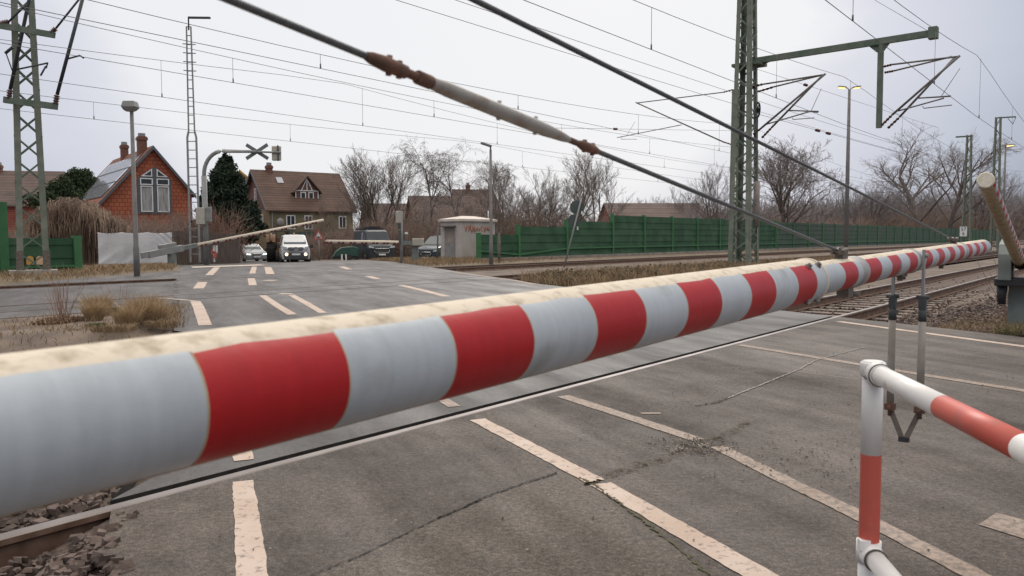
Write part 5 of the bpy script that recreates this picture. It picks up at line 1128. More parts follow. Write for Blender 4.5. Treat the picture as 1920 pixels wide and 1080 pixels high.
MT['curtain'] = mat('net_curtain', (0.42, 0.42, 0.40), (0.20, 0.20, 0.19), 2.0, 0.6, stretch=(9, 9, 0.5)); MT['chimney'] = mat('chimney_brick', (0.20, 0.09, 0.06), (0.14, 0.07, 0.05), 6, 0.9)

class House:
    """local frame: x along the gable wall / width, y along the ridge (away from the gable), z up; gable wall at y = 0"""
    def __init__(s, name, label, loc, rz): s.t = thing(name, label, 'house', loc, rz, None)
    def o(s, nm, mb, m, par=None, bev=0): 
        ob = obj(nm, mb, m, par or s.t, world=False, bevel=bev); return ob
def gable_house(label, loc, rz, wl, wr, L, ze_l, ze_r, zr, wallm, roofm, gabm=None, oh=0.4, trim='slateblue', base=-1.0):
    H = House('house', label, loc, rz); mb = MB()
    P = [(-wl, base), (wr, base), (wr, ze_r), (0, zr), (-wl, ze_l)]
    mb.prism([(x, 0, z) for x, z in P], (0, L, 0)); H.wall = H.o('wall', mb, wallm)
    if gabm:
        mb = MB(); zz = min(ze_l, ze_r); mb.prism([(-wl + .02, -0.03, ze_l), (wr - .02, -0.03, ze_r), (0, -0.03, zr)], (0, 0.026, 0)); H.o('gable', mb, gabm)
    mb = MB(); th = 0.16
    for sx, wx, ze in ((-1, wl, ze_l), (1, wr, ze_r)):
        d = np.array([sx * wx, 0, ze - zr]); d = d / np.linalg.norm(d); e = np.array([sx * wx, 0, ze]) + d * oh
        mb.prism([(0, -oh, zr + .02), tuple(e + [0, -oh, .02]), tuple(e + [0, L + oh, .02]), (0, L + oh, zr + .02)], np.array([0, 0, th]))
    H.roof = H.o('roof', mb, roofm)
    if trim:
        mb = MB()
        for sx, wx, ze in ((-1, wl, ze_l), (1, wr, ze_r)):
            d = np.array([sx * wx, 0, ze - zr]); d = d / np.linalg.norm(d); e = np.array([sx * wx, 0, ze]) + d * oh
            mb.beam((0, -oh - 0.03, zr + 0.02), tuple(e + [0, -oh - 0.03, 0.02]), 0.05, 0.32, up=(0, -1, 0.01)) if False else mb.prism([(0, -oh - 0.05, zr + 0.18), tuple(e + [0, -oh - 0.05, 0.18]), tuple(e + [0, -oh - 0.05, -0.17]), (0, -oh - 0.05, zr - 0.17)], (0, 0.046, 0))
        H.o('bargeboard', mb, trim)
    H.zr = zr; H.L = L; return H
def chimney(H, x, y, z0, z1, w_=0.6):
    mb = MB(); mb.box((x, y, (z0 + z1) / 2), (w_, w_, z1 - z0)); mb.box((x, y, z1 - 0.22), (w_ * 1.2, w_ * 1.2, 0.25)); mb.box((x, y, z1 + 0.15), (w_ * 0.72, w_ * 0.72, 0.3), mi=1); H.o('chimney', mb, ['chimney', 'galv'], H.roof)
def window(H, c, wd, ht, axis='x', out=-1, frame='whiteplastic', fw=0.09, cross=(1, 0), pane='glass', par=None):
    """axis x: in the gable plane facing -y; axis y: on a side wall facing out*x"""
    fr = MB(); pn = MB()
    def bx(u, v, du, dv, dep, off, mb):
        if axis == 'x': mb.box((c[0] + u, c[1] - off, c[2] + v), (du, dep, dv))
        else: mb.box((c[0] + out * off, c[1] + u, c[2] + v), (dep, du, dv))
    for sx in (-1, 1): bx(sx * (wd / 2 - fw / 2), 0, fw, ht, 0.1, 0.05, fr)
    for sz in (-1, 1): bx(0, sz * (ht / 2 - fw / 2), wd - 2 * fw, fw, 0.1, 0.05, fr)
    for k_ in range(cross[0]): bx(-wd / 2 + wd * (k_ + 1) / (cross[0] + 1), 0, fw * .8, ht - 2 * fw, 0.09, 0.05, fr)
    for k_ in range(cross[1]): bx(0, -ht / 2 + ht * (k_ + 1) / (cross[1] + 1), wd - 2 * fw, fw * .6, 0.08, 0.05, fr)
    bx(0, 0, wd - fw, ht - fw, 0.03, 0.02, pn)
    f_ = H.o('window', fr, frame, par); H.o('pane', pn, pane, f_)
# red tile-hung house
ap = at(285, 277, 75.0); rdir = np.array([-0.61, 0.79]); rz1 = math.atan2(-rdir[0], rdir[1])
H1 = gable_house('red tile hung house with solar panels and a tall pointed gable window', [ap[0], ap[1], 0], rz1, 4.45, 3.45, 16, 4.75, 5.65, ap[2], 'walltile', 'rooftile2', None, 0.45, 'slateblue', base=-1.0)
zr = H1.zr
def rp_left(x, y, up): return (x, y, zr + (4.75 - zr) * (-x) / 4.45 + 0.19 + up)
mb = MB(); P = [rp_left(-0.75, 0.5, 0.08), rp_left(-4.3, 0.5, 0.08), rp_left(-4.3, 14.8, 0.08), rp_left(-0.75, 14.8, 0.08)]; mb.prism(P, (0.04, 0, 0.06)); sp_ = H1.o('solar_panels', mb, 'solar', H1.roof)
mb = MB()
for k_ in range(1, 9): mb.beam(rp_left(-0.8, 0.5 + 1.6 * k_, 0.15), rp_left(-4.25, 0.5 + 1.6 * k_, 0.15), 0.04, 0.03)
for x in (-1.9, -3.1): mb.beam(rp_left(x, 0.5, 0.15), rp_left(x, 14.8, 0.15), 0.05, 0.03)
H1.o('panel_frame', mb, 'galv', H1.roof)
chimney(H1, -0.5, 1.6, zr - 1, zr + 1.15, 0.75); chimney(H1, -0.2, 10.2, zr - 0.6, zr + 1.2, 0.65)
# pointed gable window
gx, zb, zs_, zt_ = 0.1, zr - 6.1, zr - 2.9, zr - 1.75
mb = MB(); mb.prism([(gx - 1.5, -0.03, zb), (gx + 1.5, -0.03, zb), (gx + 1.5, -0.03, zs_), (gx, -0.03, zt_), (gx - 1.5, -0.03, zs_)], (0, -0.08, 0)); gw = H1.o('gable_window', mb, 'slateblue')
for sx in (-1, 1):
    window(H1, (gx + sx * 0.72, -0.11, zb + 1.35), 1.05, 2.4, fw=0.08, cross=(0, 0), pane='curtain'); window(H1, (gx + sx * 0.72, -0.11, zs_ - 0.25), 1.1, 0.62, fw=0.09, cross=(0, 0))
    mb = MB(); a_, b_, c_ = (gx + sx * 0.2, -0.125, zs_ + 0.22), (gx + sx * 1.2, -0.125, zs_ + 0.22), (gx + sx * 0.2, -0.125, zt_ - 0.18)
    mb.prism([a_, b_, c_], (0, -0.05, 0)); f_ = H1.o('window', mb, 'whiteplastic'); mb = MB(); a_, b_, c_ = (gx + sx * 0.29, -0.18, zs_ + 0.31), (gx + sx * 0.92, -0.18, zs_ + 0.31), (gx + sx * 0.29, -0.18, zt_ - 0.36); mb.prism([a_, b_, c_], (0, -0.008, 0)); H1.o('pane', mb, 'glass', f_)
# olive house with dormer: ridge runs along front
c0 = at(505, 392, 85.0); fdir = np.array([0.8, 0.6]); gdir = np.array([-0.6, 0.8]); rz2 = math.atan2(-fdir[0], fdir[1])   # local y = along the ridge
# local x axis = fdir rotated -90deg = (0.6,-0.8): front side is +x
cen = c0[:2] + gdir * 4.3; ze2 = 4.5; zr2 = 8.75
H2 = gable_house('olive rendered house with a brown tiled roof and a half timbered dormer', [cen[0], cen[1], 0], rz2, 4.3, 4.3, 9.6, ze2, ze2, zr2, 'olive', 'rooftile', 'browncl', 0.45, 'slateblue')
chimney(H2, 0.1, 1.6, zr2 - 1, zr2 + 0.7, 0.6)
def rp2(x, y, up): return (x, y, zr2 + (ze2 - zr2) * x / 4.3 + 0.18 + up)
mb = MB(); mb.prism([rp2(0.9, 2.0, .03), rp2(1.55, 2.0, .03), rp2(1.55, 2.7, .03), rp2(0.9, 2.7, .03)], (0.05, 0, 0.05)); H2.o('skylight', mb, 'solar', H2.roof)
# dormer
dy, dw, dz0, dz1, dzr = 4.7, 1.3, 5.2, 6.6, 8.1; dx = 3.1
mb = MB(); mb.prism([(dx, dy - dw, dz0), (dx, dy + dw, dz0), (dx, dy + dw, dz1), (dx, dy, dzr - 0.1), (dx, dy - dw, dz1)], (-3.0, 0, 0)); dm = H2.o('dormer', mb, 'browncl', H2.roof)
mb = MB()
for sy in (-1, 1): mb.prism([(dx + .35, dy, dzr), (dx + .35, dy + sy * (dw + .35), dz1 - 0.32), (-0.2, dy + sy * (dw + .35), dz1 - 0.32), (-0.2, dy, dzr)], (0, 0, 0.13))
H2.o('dormer_roof', mb, 'rooftile', H2.roof)
mb = MB()
for y0, z0_, y1, z1_ in ((-dw, dz1, dw, dz1), (-dw * .5, dz1, 0, dzr - .15), (dw * .5, dz1, 0, dzr - .15), (0, dz1, 0, dzr - .15), (-dw, dz0, -dw, dz1), (dw, dz0, dw, dz1)): mb.beam((dx + .03, dy + y0, z0_), (dx + .03, dy + y1, z1_), 0.09, 0.09)
H2.o('dormer_timbers', mb, 'whiteplastic', H2.roof)
for sy in (-0.45, 0.45): window(H2, (dx, dy + sy, 5.95), 0.62, 1.0, axis='y', out=1, cross=(0, 0))
for y_, z_, w_, h_ in ((2.3, 3.1, 1.0, 1.5), (4.3, 3.1, 0.9, 1.5), (8.3, 3.15, 0.9, 1.4)): window(H2, (4.3, y_, z_), w_, h_, axis='y', out=1, cross=(1, 0))
window(H2, (2.2, -0.0, 3.1), 0.6, 1.7, cross=(0, 0)); window(H2, (0.4, -0.05, 6.15), 0.55, 1.35, cross=(0, 2))
mb = MB(); mb.tube([(4.4, 0.1, ze2 - 0.1), (4.4, 9.5, ze2 - 0.1)], 0.08, 6); mb.tube([(4.45, 0.25, ze2 - 0.15), (4.42, 0.2, -1)], 0.06, 6); H2.o('gutter', mb, 'galvdark')
mb = MB(); mb.box((5.0, 3.4, 2.0), (1.2, 3.6, 0.15)); mb.box((5.55, 3.4, 1.6), (0.06, 3.6, 0.8)); H2.o('balcony', mb, 'signdark')
mb = MB(); mb.sphere((4.75, 1.0, 3.1), 0.42, 12, 0, (0.3, 1, 1)); H2.o('satellite_dish', mb, 'galv')
def simple_house(label, px, py_ridge, Y, rz, wl, L, ze, wallm, roofm, trim=None, ch=None):
    a_ = at(px, py_ridge, Y); H = gable_house(label, [a_[0], Y, 0], rz, wl, wl, L, a_[2] - ze, a_[2] - ze, a_[2], wallm, roofm, None, 0.35, trim, base=-2.0)
    if ch: chimney(H, 0.2, ch, a_[2] - 1, a_[2] + 0.8, 0.6)
    window(H, (0, 0.0, a_[2] - ze - 1.2), 1.0, 1.3, cross=(1, 0)); return H
simple_house('brick house with a brown roof at the far edge of the photo', -55, 322, 92, R(78) * -1, 5.5, 9.5, 4.0, 'brick', 'rooffar', None, 3.0)
simple_house('pale gabled house with a yellow verge behind the conifer', 450, 321, 118, R(18), 3.6, 9, 3.2, 'greywall', 'rooftile2', 'yellow')
simple_house('dark roofed house just beyond the bare yellow green tree', 684, 383, 120, R(-72), 4.6, 12, 3.6, 'brick', 'rooffar')
simple_house('larger dark roofed house behind the two birches', 770, 369, 112, R(-74), 5.2, 12, 4.4, 'brick', 'rooffar')
simple_house('house with a steep roof peeping out beyond the birch trunks', 852, 357, 120, R(-80), 4.0, 5.5, 4.0, 'brick', 'rooffar', None, 2.0)
simple_house('long low barn with a faded brown roof behind the tall part of the fence', 1136, 383, 120, R(-84), 7.5, 14, 4.2, 'brick', 'rooffar')
simple_house('distant low house between the mast and the barn', 1240, 384, 150, R(-80), 5.5, 5, 3.6, 'greywall', 'rooftile')
mb = None

# ------------------------------------------------------------------ vehicles
MT['carwhite'] = mat('white_paint', (0.60, 0.61, 0.62), (0.54, 0.55, 0.56), 1.5, 0.35, coat=0.15); MT['cargrey'] = mat('dark_grey_paint', (0.045, 0.053, 0.060), (0.036, 0.043, 0.049), 1.5, 0.5, spec=0.25)
MT['carsilver'] = mat('silver_paint', (0.36, 0.37, 0.38), (0.31, 0.32, 0.33), 1.5, 0.35, coat=0.15, metal=0.2); MT['carblue'] = mat('dark_blue_paint', (0.03, 0.05, 0.065), (0.022, 0.038, 0.05), 1.5, 0.22, coat=0.6)
MT['headlit'] = mat('lit_fog_lamp', (0.9, 0.8, 0.6), (0.9, 0.8, 0.6), 3, 0.3, emit=(1.0, 0.74, 0.42, 3.0)); MT['headlit2'] = mat('lit_white_lamp', (0.9, 0.9, 0.9), (0.9, 0.9, 0.9), 3, 0.3, emit=(0.95, 1.0, 0.98, 2.2))
MT['headoff'] = mat('headlamp_glass', (0.45, 0.46, 0.47), (0.33, 0.34, 0.35), 5, 0.15); MT['bumper'] = mat('grey_bumper', (0.05, 0.052, 0.055), (0.07, 0.07, 0.072), 4, 0.6)
def vehicle(label, loc, rz, paint, st, wb, nw, wr_, kind, cat, sill=None, lit=None, cladding=False, plate=True, emblem=None, grille=None, rear_glass=True, lamp=None, group=None):
    """st: stations front to rear (x, z_bottom, z_belt, z_top, half_width, half_top); x forward"""
    t = thing(kind, label, cat, loc, rz, group); mb = MB(); vs = []; n = 10
    for x, zb, zm, ztp, hw, ht in st:
        vs += [(x, -hw * .94, zb), (x, -hw, zb + (zm - zb) * .45), (x, -hw * .985, zm), (x, -ht, ztp - 0.05 * (ztp - zm)), (x, -ht * .82, ztp), (x, ht * .82, ztp), (x, ht, ztp - 0.05 * (ztp - zm)), (x, hw * .985, zm), (x, hw, zb + (zm - zb) * .45), (x, hw * .94, zb)]
    fs = []
    for i in range(len(st) - 1):
        for k_ in range(n): fs.append((i * n + k_, i * n + (k_ + 1) % n, (i + 1) * n + (k_ + 1) % n, (i + 1) * n + k_))
    fs += [tuple(range(n)), tuple(reversed(range((len(st) - 1) * n, len(st) * n)))]
    mb.add(vs, fs, 0, False); obj('body', mb, paint, t, world=False, bevel=0.045)
    V = np.array(vs).reshape(len(st), n, 3)
    def patch(nm, a_, b_, c_, d_, m_, off, par=t, th=0.012):
        a_, b_, c_, d_ = map(np.array, (a_, b_, c_, d_)); nn = unit(np.cross(b_ - a_, d_ - a_)); ce_ = (a_ + b_ + c_ + d_) / 4
        if nn @ (ce_ - np.array([0, 0, 0.9])) < 0: nn = -nn
        q = MB(); q.prism([p + nn * (off - th) for p in (a_, b_, c_, d_)], nn * th); return obj(nm, q, m_, par, world=False)
    def mixp(P, u, v): return P[0] * (1 - u) * (1 - v) + P[1] * u * (1 - v) + P[2] * u * v + P[3] * (1 - u) * v
    # windscreen between stations ws and ws+1
    ws, sw = wb
    A_ = [V[ws][4] * [1, 1, 1], V[ws][5], V[ws + 1][5], V[ws + 1][4]]
    A_ = [V[ws][3] + [0, 0.0, 0], V[ws][6], V[ws + 1][6], V[ws + 1][3]]
    patch('windscreen', mixp(A_, .05, .06), mixp(A_, .95, .06), mixp(A_, .93, .92), mixp(A_, .07, .92), 'windscreen', 0.016)
    for sg, ia, ib in ((-1, 2, 3), (1, 7, 6)):
        for (s0_, s1_, u0, u1) in sw:
            P = [V[s0_][ia], V[s1_][ia], V[s1_][ib], V[s0_][ib]]
            patch('side_window', mixp(P, u0, .12), mixp(P, u1, .12), mixp(P, u1, .88), mixp(P, u0 + .02, .88), 'glass', 0.012)
    fx = st[0][0]; hw = st[0][4]; zb, zm = st[0][1], st[0][2]; ztp = st[0][3]
    if grille: 
        gz, gw_, gh, gm = grille; q = MB(); q.prism([(fx + .03, -gw_ * .8, gz - gh), (fx + .03, gw_ * .8, gz - gh), (fx + .03, gw_, gz), (fx + .03, gw_ * .85, gz + gh), (fx + .03, -gw_ * .85, gz + gh), (fx + .03, -gw_, gz)], (0.02, 0, 0)); gr_ = obj('grille', q, 'black', t, world=False)
        q = MB(); q.tube([(fx + .055, y, z) for y, z in ((-gw_ * .8, gz - gh), (gw_ * .8, gz - gh), (gw_, gz), (gw_ * .85, gz + gh), (-gw_ * .85, gz + gh), (-gw_, gz), (-gw_ * .8, gz - gh))], 0.022, 6); 
        if gm: 
            for k_ in (-.35, .35): q.box((fx + .05, 0, gz + gh * k_), (0.02, gw_ * 1.7, 0.025))
        obj('grille_trim', q, 'silver', gr_, world=False)
    if emblem:
        kind_, ez_, er_ = emblem; q = MB()
        if kind_ == 'star':
            q.tube([(fx + .085, er_ * math.cos(a), ez_ + er_ * math.sin(a)) for a in np.linspace(0, 2 * math.pi, 17)], 0.016, 6)
            for a in (math.pi / 2, math.pi * 7 / 6, math.pi * 11 / 6): q.beam((fx + .085, 0, ez_), (fx + .085, er_ * math.cos(a), ez_ + er_ * math.sin(a)), 0.03, 0.02, up=(1, 0, 0))
        else:
            q.prism([(fx + .06, 0.0, ez_ + er_), (fx + .06, er_ * .7, ez_ + er_ * .4), (fx + .06, er_ * .4, ez_ - er_ * .6), (fx + .06, -er_ * .3, ez_ - er_), (fx + .06, -er_ * .7, ez_ + er_ * .1)], (0.02, 0, 0))
        obj('emblem', q, 'silver', t, world=False)
    if cladding:
        q = MB(); q.prism([(fx + .04, -hw * .93, zb + .02), (fx + .04, hw * .93, zb + .02), (fx + .04, hw * .97, zb + .42), (fx + .04, hw * .5, zb + .40), (fx + .04, -hw * .5, zb + .40), (fx + .04, -hw * .97, zb + .42)], (0.05, 0, 0)); obj('bumper', q, 'bumper', t, world=False, bevel=0.02)
    if plate: q = MB(); q.box((fx + .105, 0, zb + .3 if cladding else zb + .2), (0.02, 0.52, 0.115)); obj('number_plate', q, 'whiteplastic', t, world=False)
    lz, ly, lw_, lh_ = lamp
    for sy in (-1, 1):
        q = MB(); q.prism([(fx - .02, sy * (ly - lw_), lz - lh_ * .6), (fx - .02, sy * (ly + lw_), lz - lh_ * .2), (fx - .06, sy * (ly + lw_ * 1.05), lz + lh_), (fx - .05, sy * (ly - lw_ * .6), lz + lh_ * .5)], (0.085, 0, 0)); obj('headlight', q, 'headlit2' if lit == 'head' else 'headoff', t, world=False)
        if lit == 'fog': q = MB(); q.tube([(fx + .08, sy * hw * .74, zb + .30), (fx + .105, sy * hw * .74, zb + .30)], 0.10, 12); obj('fog_lamp', q, 'headlit', t, world=False)
        mx_ = V[ws + 1 if False else ws][2 if sy < 0 else 7]
        q = MB(); q.box((mx_[0] - .15, sy * (abs(mx_[1]) + .14), mx_[2] + .12), (0.12, 0.2, 0.22)); q.beam((mx_[0] - .15, sy * abs(mx_[1]) * .97, mx_[2] + .05), (mx_[0] - .15, sy * (abs(mx_[1]) + .1), mx_[2] + .06), .05, .05); obj('wing_mirror', q, 'black', t, world=False)
        for wx in nw:
            y0 = st[2][4]; q = MB(); q.tube([(wx, sy * (y0 - .2), wr_), (wx, sy * (y0 - .17), wr_), (wx, sy * (y0 + .0), wr_), (wx, sy * (y0 + .025), wr_)], [wr_ * .94, wr_, wr_, wr_ * .94], 24); wh = obj('wheel', q, 'tyre', t, world=False)
            q = MB(); q.tube([(wx, sy * (y0 + .0), wr_), (wx, sy * (y0 + .03), wr_)], wr_ * .62, 16); obj('rim', q, 'silver', wh, world=False)
    return t
vanst = [(2.16, 0.28, 0.80, 0.98, 0.80, 0.70), (2.05, 0.24, 0.86, 1.06, 0.89, 0.78), (1.35, 0.24, 0.96, 1.20, 0.915, 0.80), (0.52, 0.24, 1.02, 1.78, 0.915, 0.70), (0.1, 0.24, 1.02, 1.84, 0.915, 0.72), (-1.9, 0.26, 1.02, 1.83, 0.91, 0.72), (-2.1, 0.35, 1.0, 1.7, 0.88, 0.70)]
gz_ = lambda px, py, Y: at(px, py, Y)
q = at(552, 492, 53.5); vehicle('white panel van with its orange fog lamps lit facing the closed barrier', q, math.atan2(-q[1] - 6, -q[0] + 5), 'carwhite', vanst, (2, [(3, 4, 0.0, .9), (4, 5, 0.05, .3)]), [1.35, -1.35], 0.32, 'parked_van', 'van', lit='fog', cladding=True, emblem=('star', 0.93, 0.13), grille=(0.90, 0.52, 0.13, True), lamp=(0.98, 0.66, 0.16, 0.13))
q = at(470, 491, 63.0); carst = [(2.2, 0.25, 0.60, 0.70, 0.76, 0.66), (2.1, 0.22, 0.66, 0.80, 0.85, 0.74), (1.0, 0.2, 0.82, 0.96, 0.87, 0.76), (0.15, 0.2, 0.86, 1.40, 0.87, 0.62), (-0.9, 0.2, 0.88, 1.42, 0.87, 0.62), (-1.7, 0.25, 0.9, 1.05, 0.86, 0.70), (-2.2, 0.3, 0.8, 0.98, 0.8, 0.68)]
vehicle('silver saloon car waiting behind the tractor with white headlights on', q, math.atan2(-q[1], -q[0] + 16), 'carsilver', carst, (2, [(3, 4, .05, .95), (4, 5, 0.0, .5)]), [1.3, -1.35], 0.31, 'parked_car', 'car', lit='head', grille=(0.58, 0.32, 0.08, False), lamp=(0.63, 0.6, 0.17, 0.07))
q = at(699, 489, 62.0); bvst = [(2.75, 0.38, 0.92, 1.08, 0.88, 0.78), (2.62, 0.3, 1.02, 1.25, 1.0, 0.88), (2.05, 0.3, 1.18, 1.42, 1.02, 0.90), (1.3, 0.3, 1.3, 2.30, 1.02, 0.84), (0.9, 0.3, 1.3, 2.42, 1.02, 0.86), (-2.4, 0.32, 1.3, 2.40, 1.02, 0.86), (-2.6, 0.4, 1.2, 2.3, 1.0, 0.84)]
qv = q - np.array([0, 0, 0.05]); tv = vehicle('dark grey panel van with a laden roof rack behind the lowered far barrier', qv, math.atan2(-q[1], -q[0] + 17), 'cargrey', bvst, (2, [(3, 4, 0.0, .95), (4, 5, 0.02, .2)]), [1.75, -1.7], 0.35, 'parked_van', 'van', grille=(0.86, 0.58, 0.17, True), emblem=('shield', 1.18, 0.12), lamp=(1.12, 0.78, 0.2, 0.12))
mb = MB(); mb.box((-0.9, 0, 2.52), (2.8, 1.5, 0.12)); mb.box((-0.7, 0.1, 2.62), (1.9, 0.9, 0.16)); o = obj('roof_rack', mb, 'black', tv, world=False)
# green covered trailer and dustbin by the van
q = at(649, 490, 60.0); t = thing('covered_trailer', 'green covered trailer with two white posts beside the dark van', 'trailer', q, R(15))
mb = MB(); mb.prism([(-1.0, -0.7, 0.35), (0.9, -0.7, 0.35), (0.9, -0.7, 1.0), (0.5, -0.7, 1.12), (-0.35, -0.7, 1.05), (-0.75, -0.7, 0.75)], (0, 1.4, 0)); MT['tarpgreen'] = mat('green_cover', (0.03, 0.09, 0.065), (0.02, 0.06, 0.045), 2, 0.6, 0.02, 5); obj('cover', mb, 'tarpgreen', t, world=False, bevel=0.05)
mb = MB(); mb.box((0, 0, 0.28), (2.0, 1.3, 0.12)); obj('chassis', mb, 'black', t, world=False)
for sy in (-1, 1):
    mb = MB(); mb.tube([(0.1, sy * 0.62, 0.24), (0.1, sy * 0.8, 0.24)], 0.27, 18); obj('wheel', mb, 'tyre', t, world=False)
for x in (-0.35, -0.05): mb = MB(); mb.box((x, -0.85, 0.25), (0.11, 0.06, 0.6)); obj('white_post', mb, 'whiteplastic', t, world=False)
# tractor next to the white van
q = at(523, 492, 56); MT['tractor'] = mat('rust_orange_paint', (0.17, 0.085, 0.042), (0.11, 0.06, 0.034), 2, 0.7); t = thing('tractor', 'rusty orange tractor with a big ribbed tyre tucked beside the white van', 'tractor', q, math.atan2(-q[1], -q[0]))
mb = MB(); mb.box((0.2, 0.25, 1.0), (2.2, 0.75, 0.8)); mb.box((-0.9, 0.25, 1.3), (0.9, 0.9, 0.9)); obj('body', mb, 'tractor', t, world=False, bevel=0.06)
for sy in (-0.5, 1.05):
    mb = MB(); mb.tube([(-0.2, sy - .3, .92), (-0.2, sy - .24, .92), (-0.2, sy + .24, .92), (-0.2, sy + .3, .92)], [.84, .92, .92, .84], 30)
    for k_ in range(26):
        a = 2 * math.pi * k_ / 26
        for sg in (-1, 1): mb.beam((-0.2 + .92 * math.cos(a), sy + sg * 0.02, .92 + .92 * math.sin(a)), (-0.2 + .92 * math.cos(a + .16), sy + sg * .27, .92 + .92 * math.sin(a + .16)), .07, .08, up=(math.cos(a), 0, math.sin(a)))
    wh = obj('wheel', mb, 'tyre', t, world=False)
    mb = MB(); mb.tube([(-0.2, sy - .31, .92), (-0.2, sy + .31, .92)], .45, 18); obj('rim', mb, 'tractor', wh, world=False)
    mb = MB(); mb.tube([(-0.2 + 1.08 * math.cos(a), sy, .92 + 1.08 * math.sin(a)) for a in np.linspace(.5, 2.6, 10)], 0.09, 6); mb2 = MB()
    vs = [(-0.2 + 1.05 * math.cos(a), sy + dy, .92 + 1.05 * math.sin(a)) for a in np.linspace(.5, 2.6, 10) for dy in (-.3, .3)]; mb.add(vs, [(2 * i, 2 * i + 1, 2 * i + 3, 2 * i + 2) for i in range(9)]); obj('mudguard', mb, 'tractor', t, world=False)
for sy in (-0.1, 0.6): mb = MB(); mb.tube([(1.1, sy - .1, .4), (1.1, sy + .1, .4)], .4, 20); obj('wheel', mb, 'tyre', t, world=False)
mb = MB()
for x, y in ((-.5, -.15), (-.5, .65), (-1.3, -.15), (-1.3, .65)): mb.beam((x, y, 1.6), (x, y, 2.15), .06, .06)
mb.box((-0.9, .25, 2.17), (1.0, 1.0, .05)); obj('cab_frame', mb, 'black', t, world=False)
# parked car half hidden by the hut
q = at(829, 480, 54.0); q[2] = -0.45; vehicle('dark blue parked van half hidden behind the concrete hut', q, math.atan2(-q[1], -q[0] - 30), 'carblue', [(x * 0.95, a, b, c * 1.05, d, e_) for x, a, b, c, d, e_ in vanst], (2, [(3, 4, 0, .9), (4, 5, .05, .9)]), [1.25, -1.25], 0.32, 'parked_van', 'van', grille=(0.75, 0.4, 0.1, False), lamp=(0.92, 0.66, 0.14, 0.09))
q = at(820, 496, 47.5); t = thing('fence_post', 'slim dark green metal stake between the signal post and the hut', 'post', q); mb = MB(); mb.tube([q - [0, 0, .3], at(821, 425, 47.5)], 0.05, 8); obj('stake', mb, 'signdark', t)

# ------------------------------------------------------------------ trees
class TB:
    """fast builder of many thin tubes"""
    def __init__(s): s.v = []; s.f = []; s.n = 0
    def seg(s, pts, rad, n):
        base = s.n; P = np.array(pts); d = np.gradient(P, axis=0); d /= (np.linalg.norm(d, axis=1, keepdims=True) + 1e-9)
        ref = np.array([0.31, 0.17, 0.93]); x = np.cross(d, ref); x /= (np.linalg.norm(x, axis=1, keepdims=True) + 1e-9); y = np.cross(d, x)
        an = 2 * np.pi * np.arange(n) / n
        ring_ = P[:, None, :] + np.array(rad)[:, None, None] * (np.cos(an)[None, :, None] * x[:, None, :] + np.sin(an)[None, :, None] * y[:, None, :])
        s.v.append(ring_.reshape(-1, 3)); m = len(P)
        for i in range(m - 1):
            for k_ in range(n):
                a = base + i * n + k_; b = base + i * n + (k_ + 1) % n; s.f.append((a, a + n, b + n, b))
        s.n += m * n
    def build(s, name, mt, parent):
        me = bpy.data.meshes.new(name); v = np.concatenate(s.v) if s.v else np.zeros((0, 3)); me.from_pydata(v.tolist(), [], s.f); me.materials.append(MT[mt]); me.polygons.foreach_set('use_smooth', [True] * len(s.f)); me.update()
        o = bpy.data.objects.new(name, me); C.objects.link(o); o.parent = parent; root_mats[o.name] = root_mats[parent.name]; return o
def grow(rr, tb_big, tb_small, p, d, L, r_, lev, maxlev, P):
    n = 6 if lev == 0 else 5; pts = [p.copy()]; rad = [r_]; q = p.copy(); dd = d.copy(); kids = []
    for i in range(n):
        dd = dd + rr.normal(0, P['wob'] * (0.5 if lev == 0 else 1), 3); dd[2] += P['up'] if lev < P['droop_from'] else -P['droop']; dd /= np.linalg.norm(dd); q = q + dd * L / n; pts.append(q.copy()); rad.append(r_ * (1 - (0.45 if lev == 0 else 0.6) * (i + 1) / n)); kids.append((q.copy(), dd.copy(), rad[-1], (i + 1) / n))
    (tb_big if lev <= P['trunk_lev'] else tb_small).seg(pts, rad, 7 if lev == 0 else (4 if lev < 3 else 3))
    if lev >= maxlev: return
    nk = P['kids'][lev]
    for k_ in range(nk):
        u_ = P['first'][lev] + (1 - P['first'][lev]) * (k_ + rr.uniform(0, 1)) / nk; idx = min(n - 1, max(0, int(u_ * n))); kp, kd, kr, _ = kids[idx]
        ax = rr.normal(0, 1, 3); ax -= kd * (ax @ kd); ax /= np.linalg.norm(ax) + 1e-9; an = rr.uniform(*P['ang']) * (1.0 if lev else P.get('a0', 1.0)); nd = kd * math.cos(an) + ax * math.sin(an)
        f_ = P['len'][lev] * rr.uniform(0.7, 1.15) * (1.15 - 0.55 * u_); grow(rr, tb_big, tb_small, kp, nd / np.linalg.norm(nd), L * f_, max(P['rmin'], kr * rr.uniform(.5, .7)), lev + 1, maxlev, P)
BASE = dict(wob=0.13, up=0.05, droop=0.0, droop_from=9, trunk_lev=1, kids=[9, 8, 7, 6], first=[0.3, 0.2, 0.15, 0.1], len=[0.62, 0.6, 0.55, 0.5], ang=(0.45, 0.95), rmin=0.011)
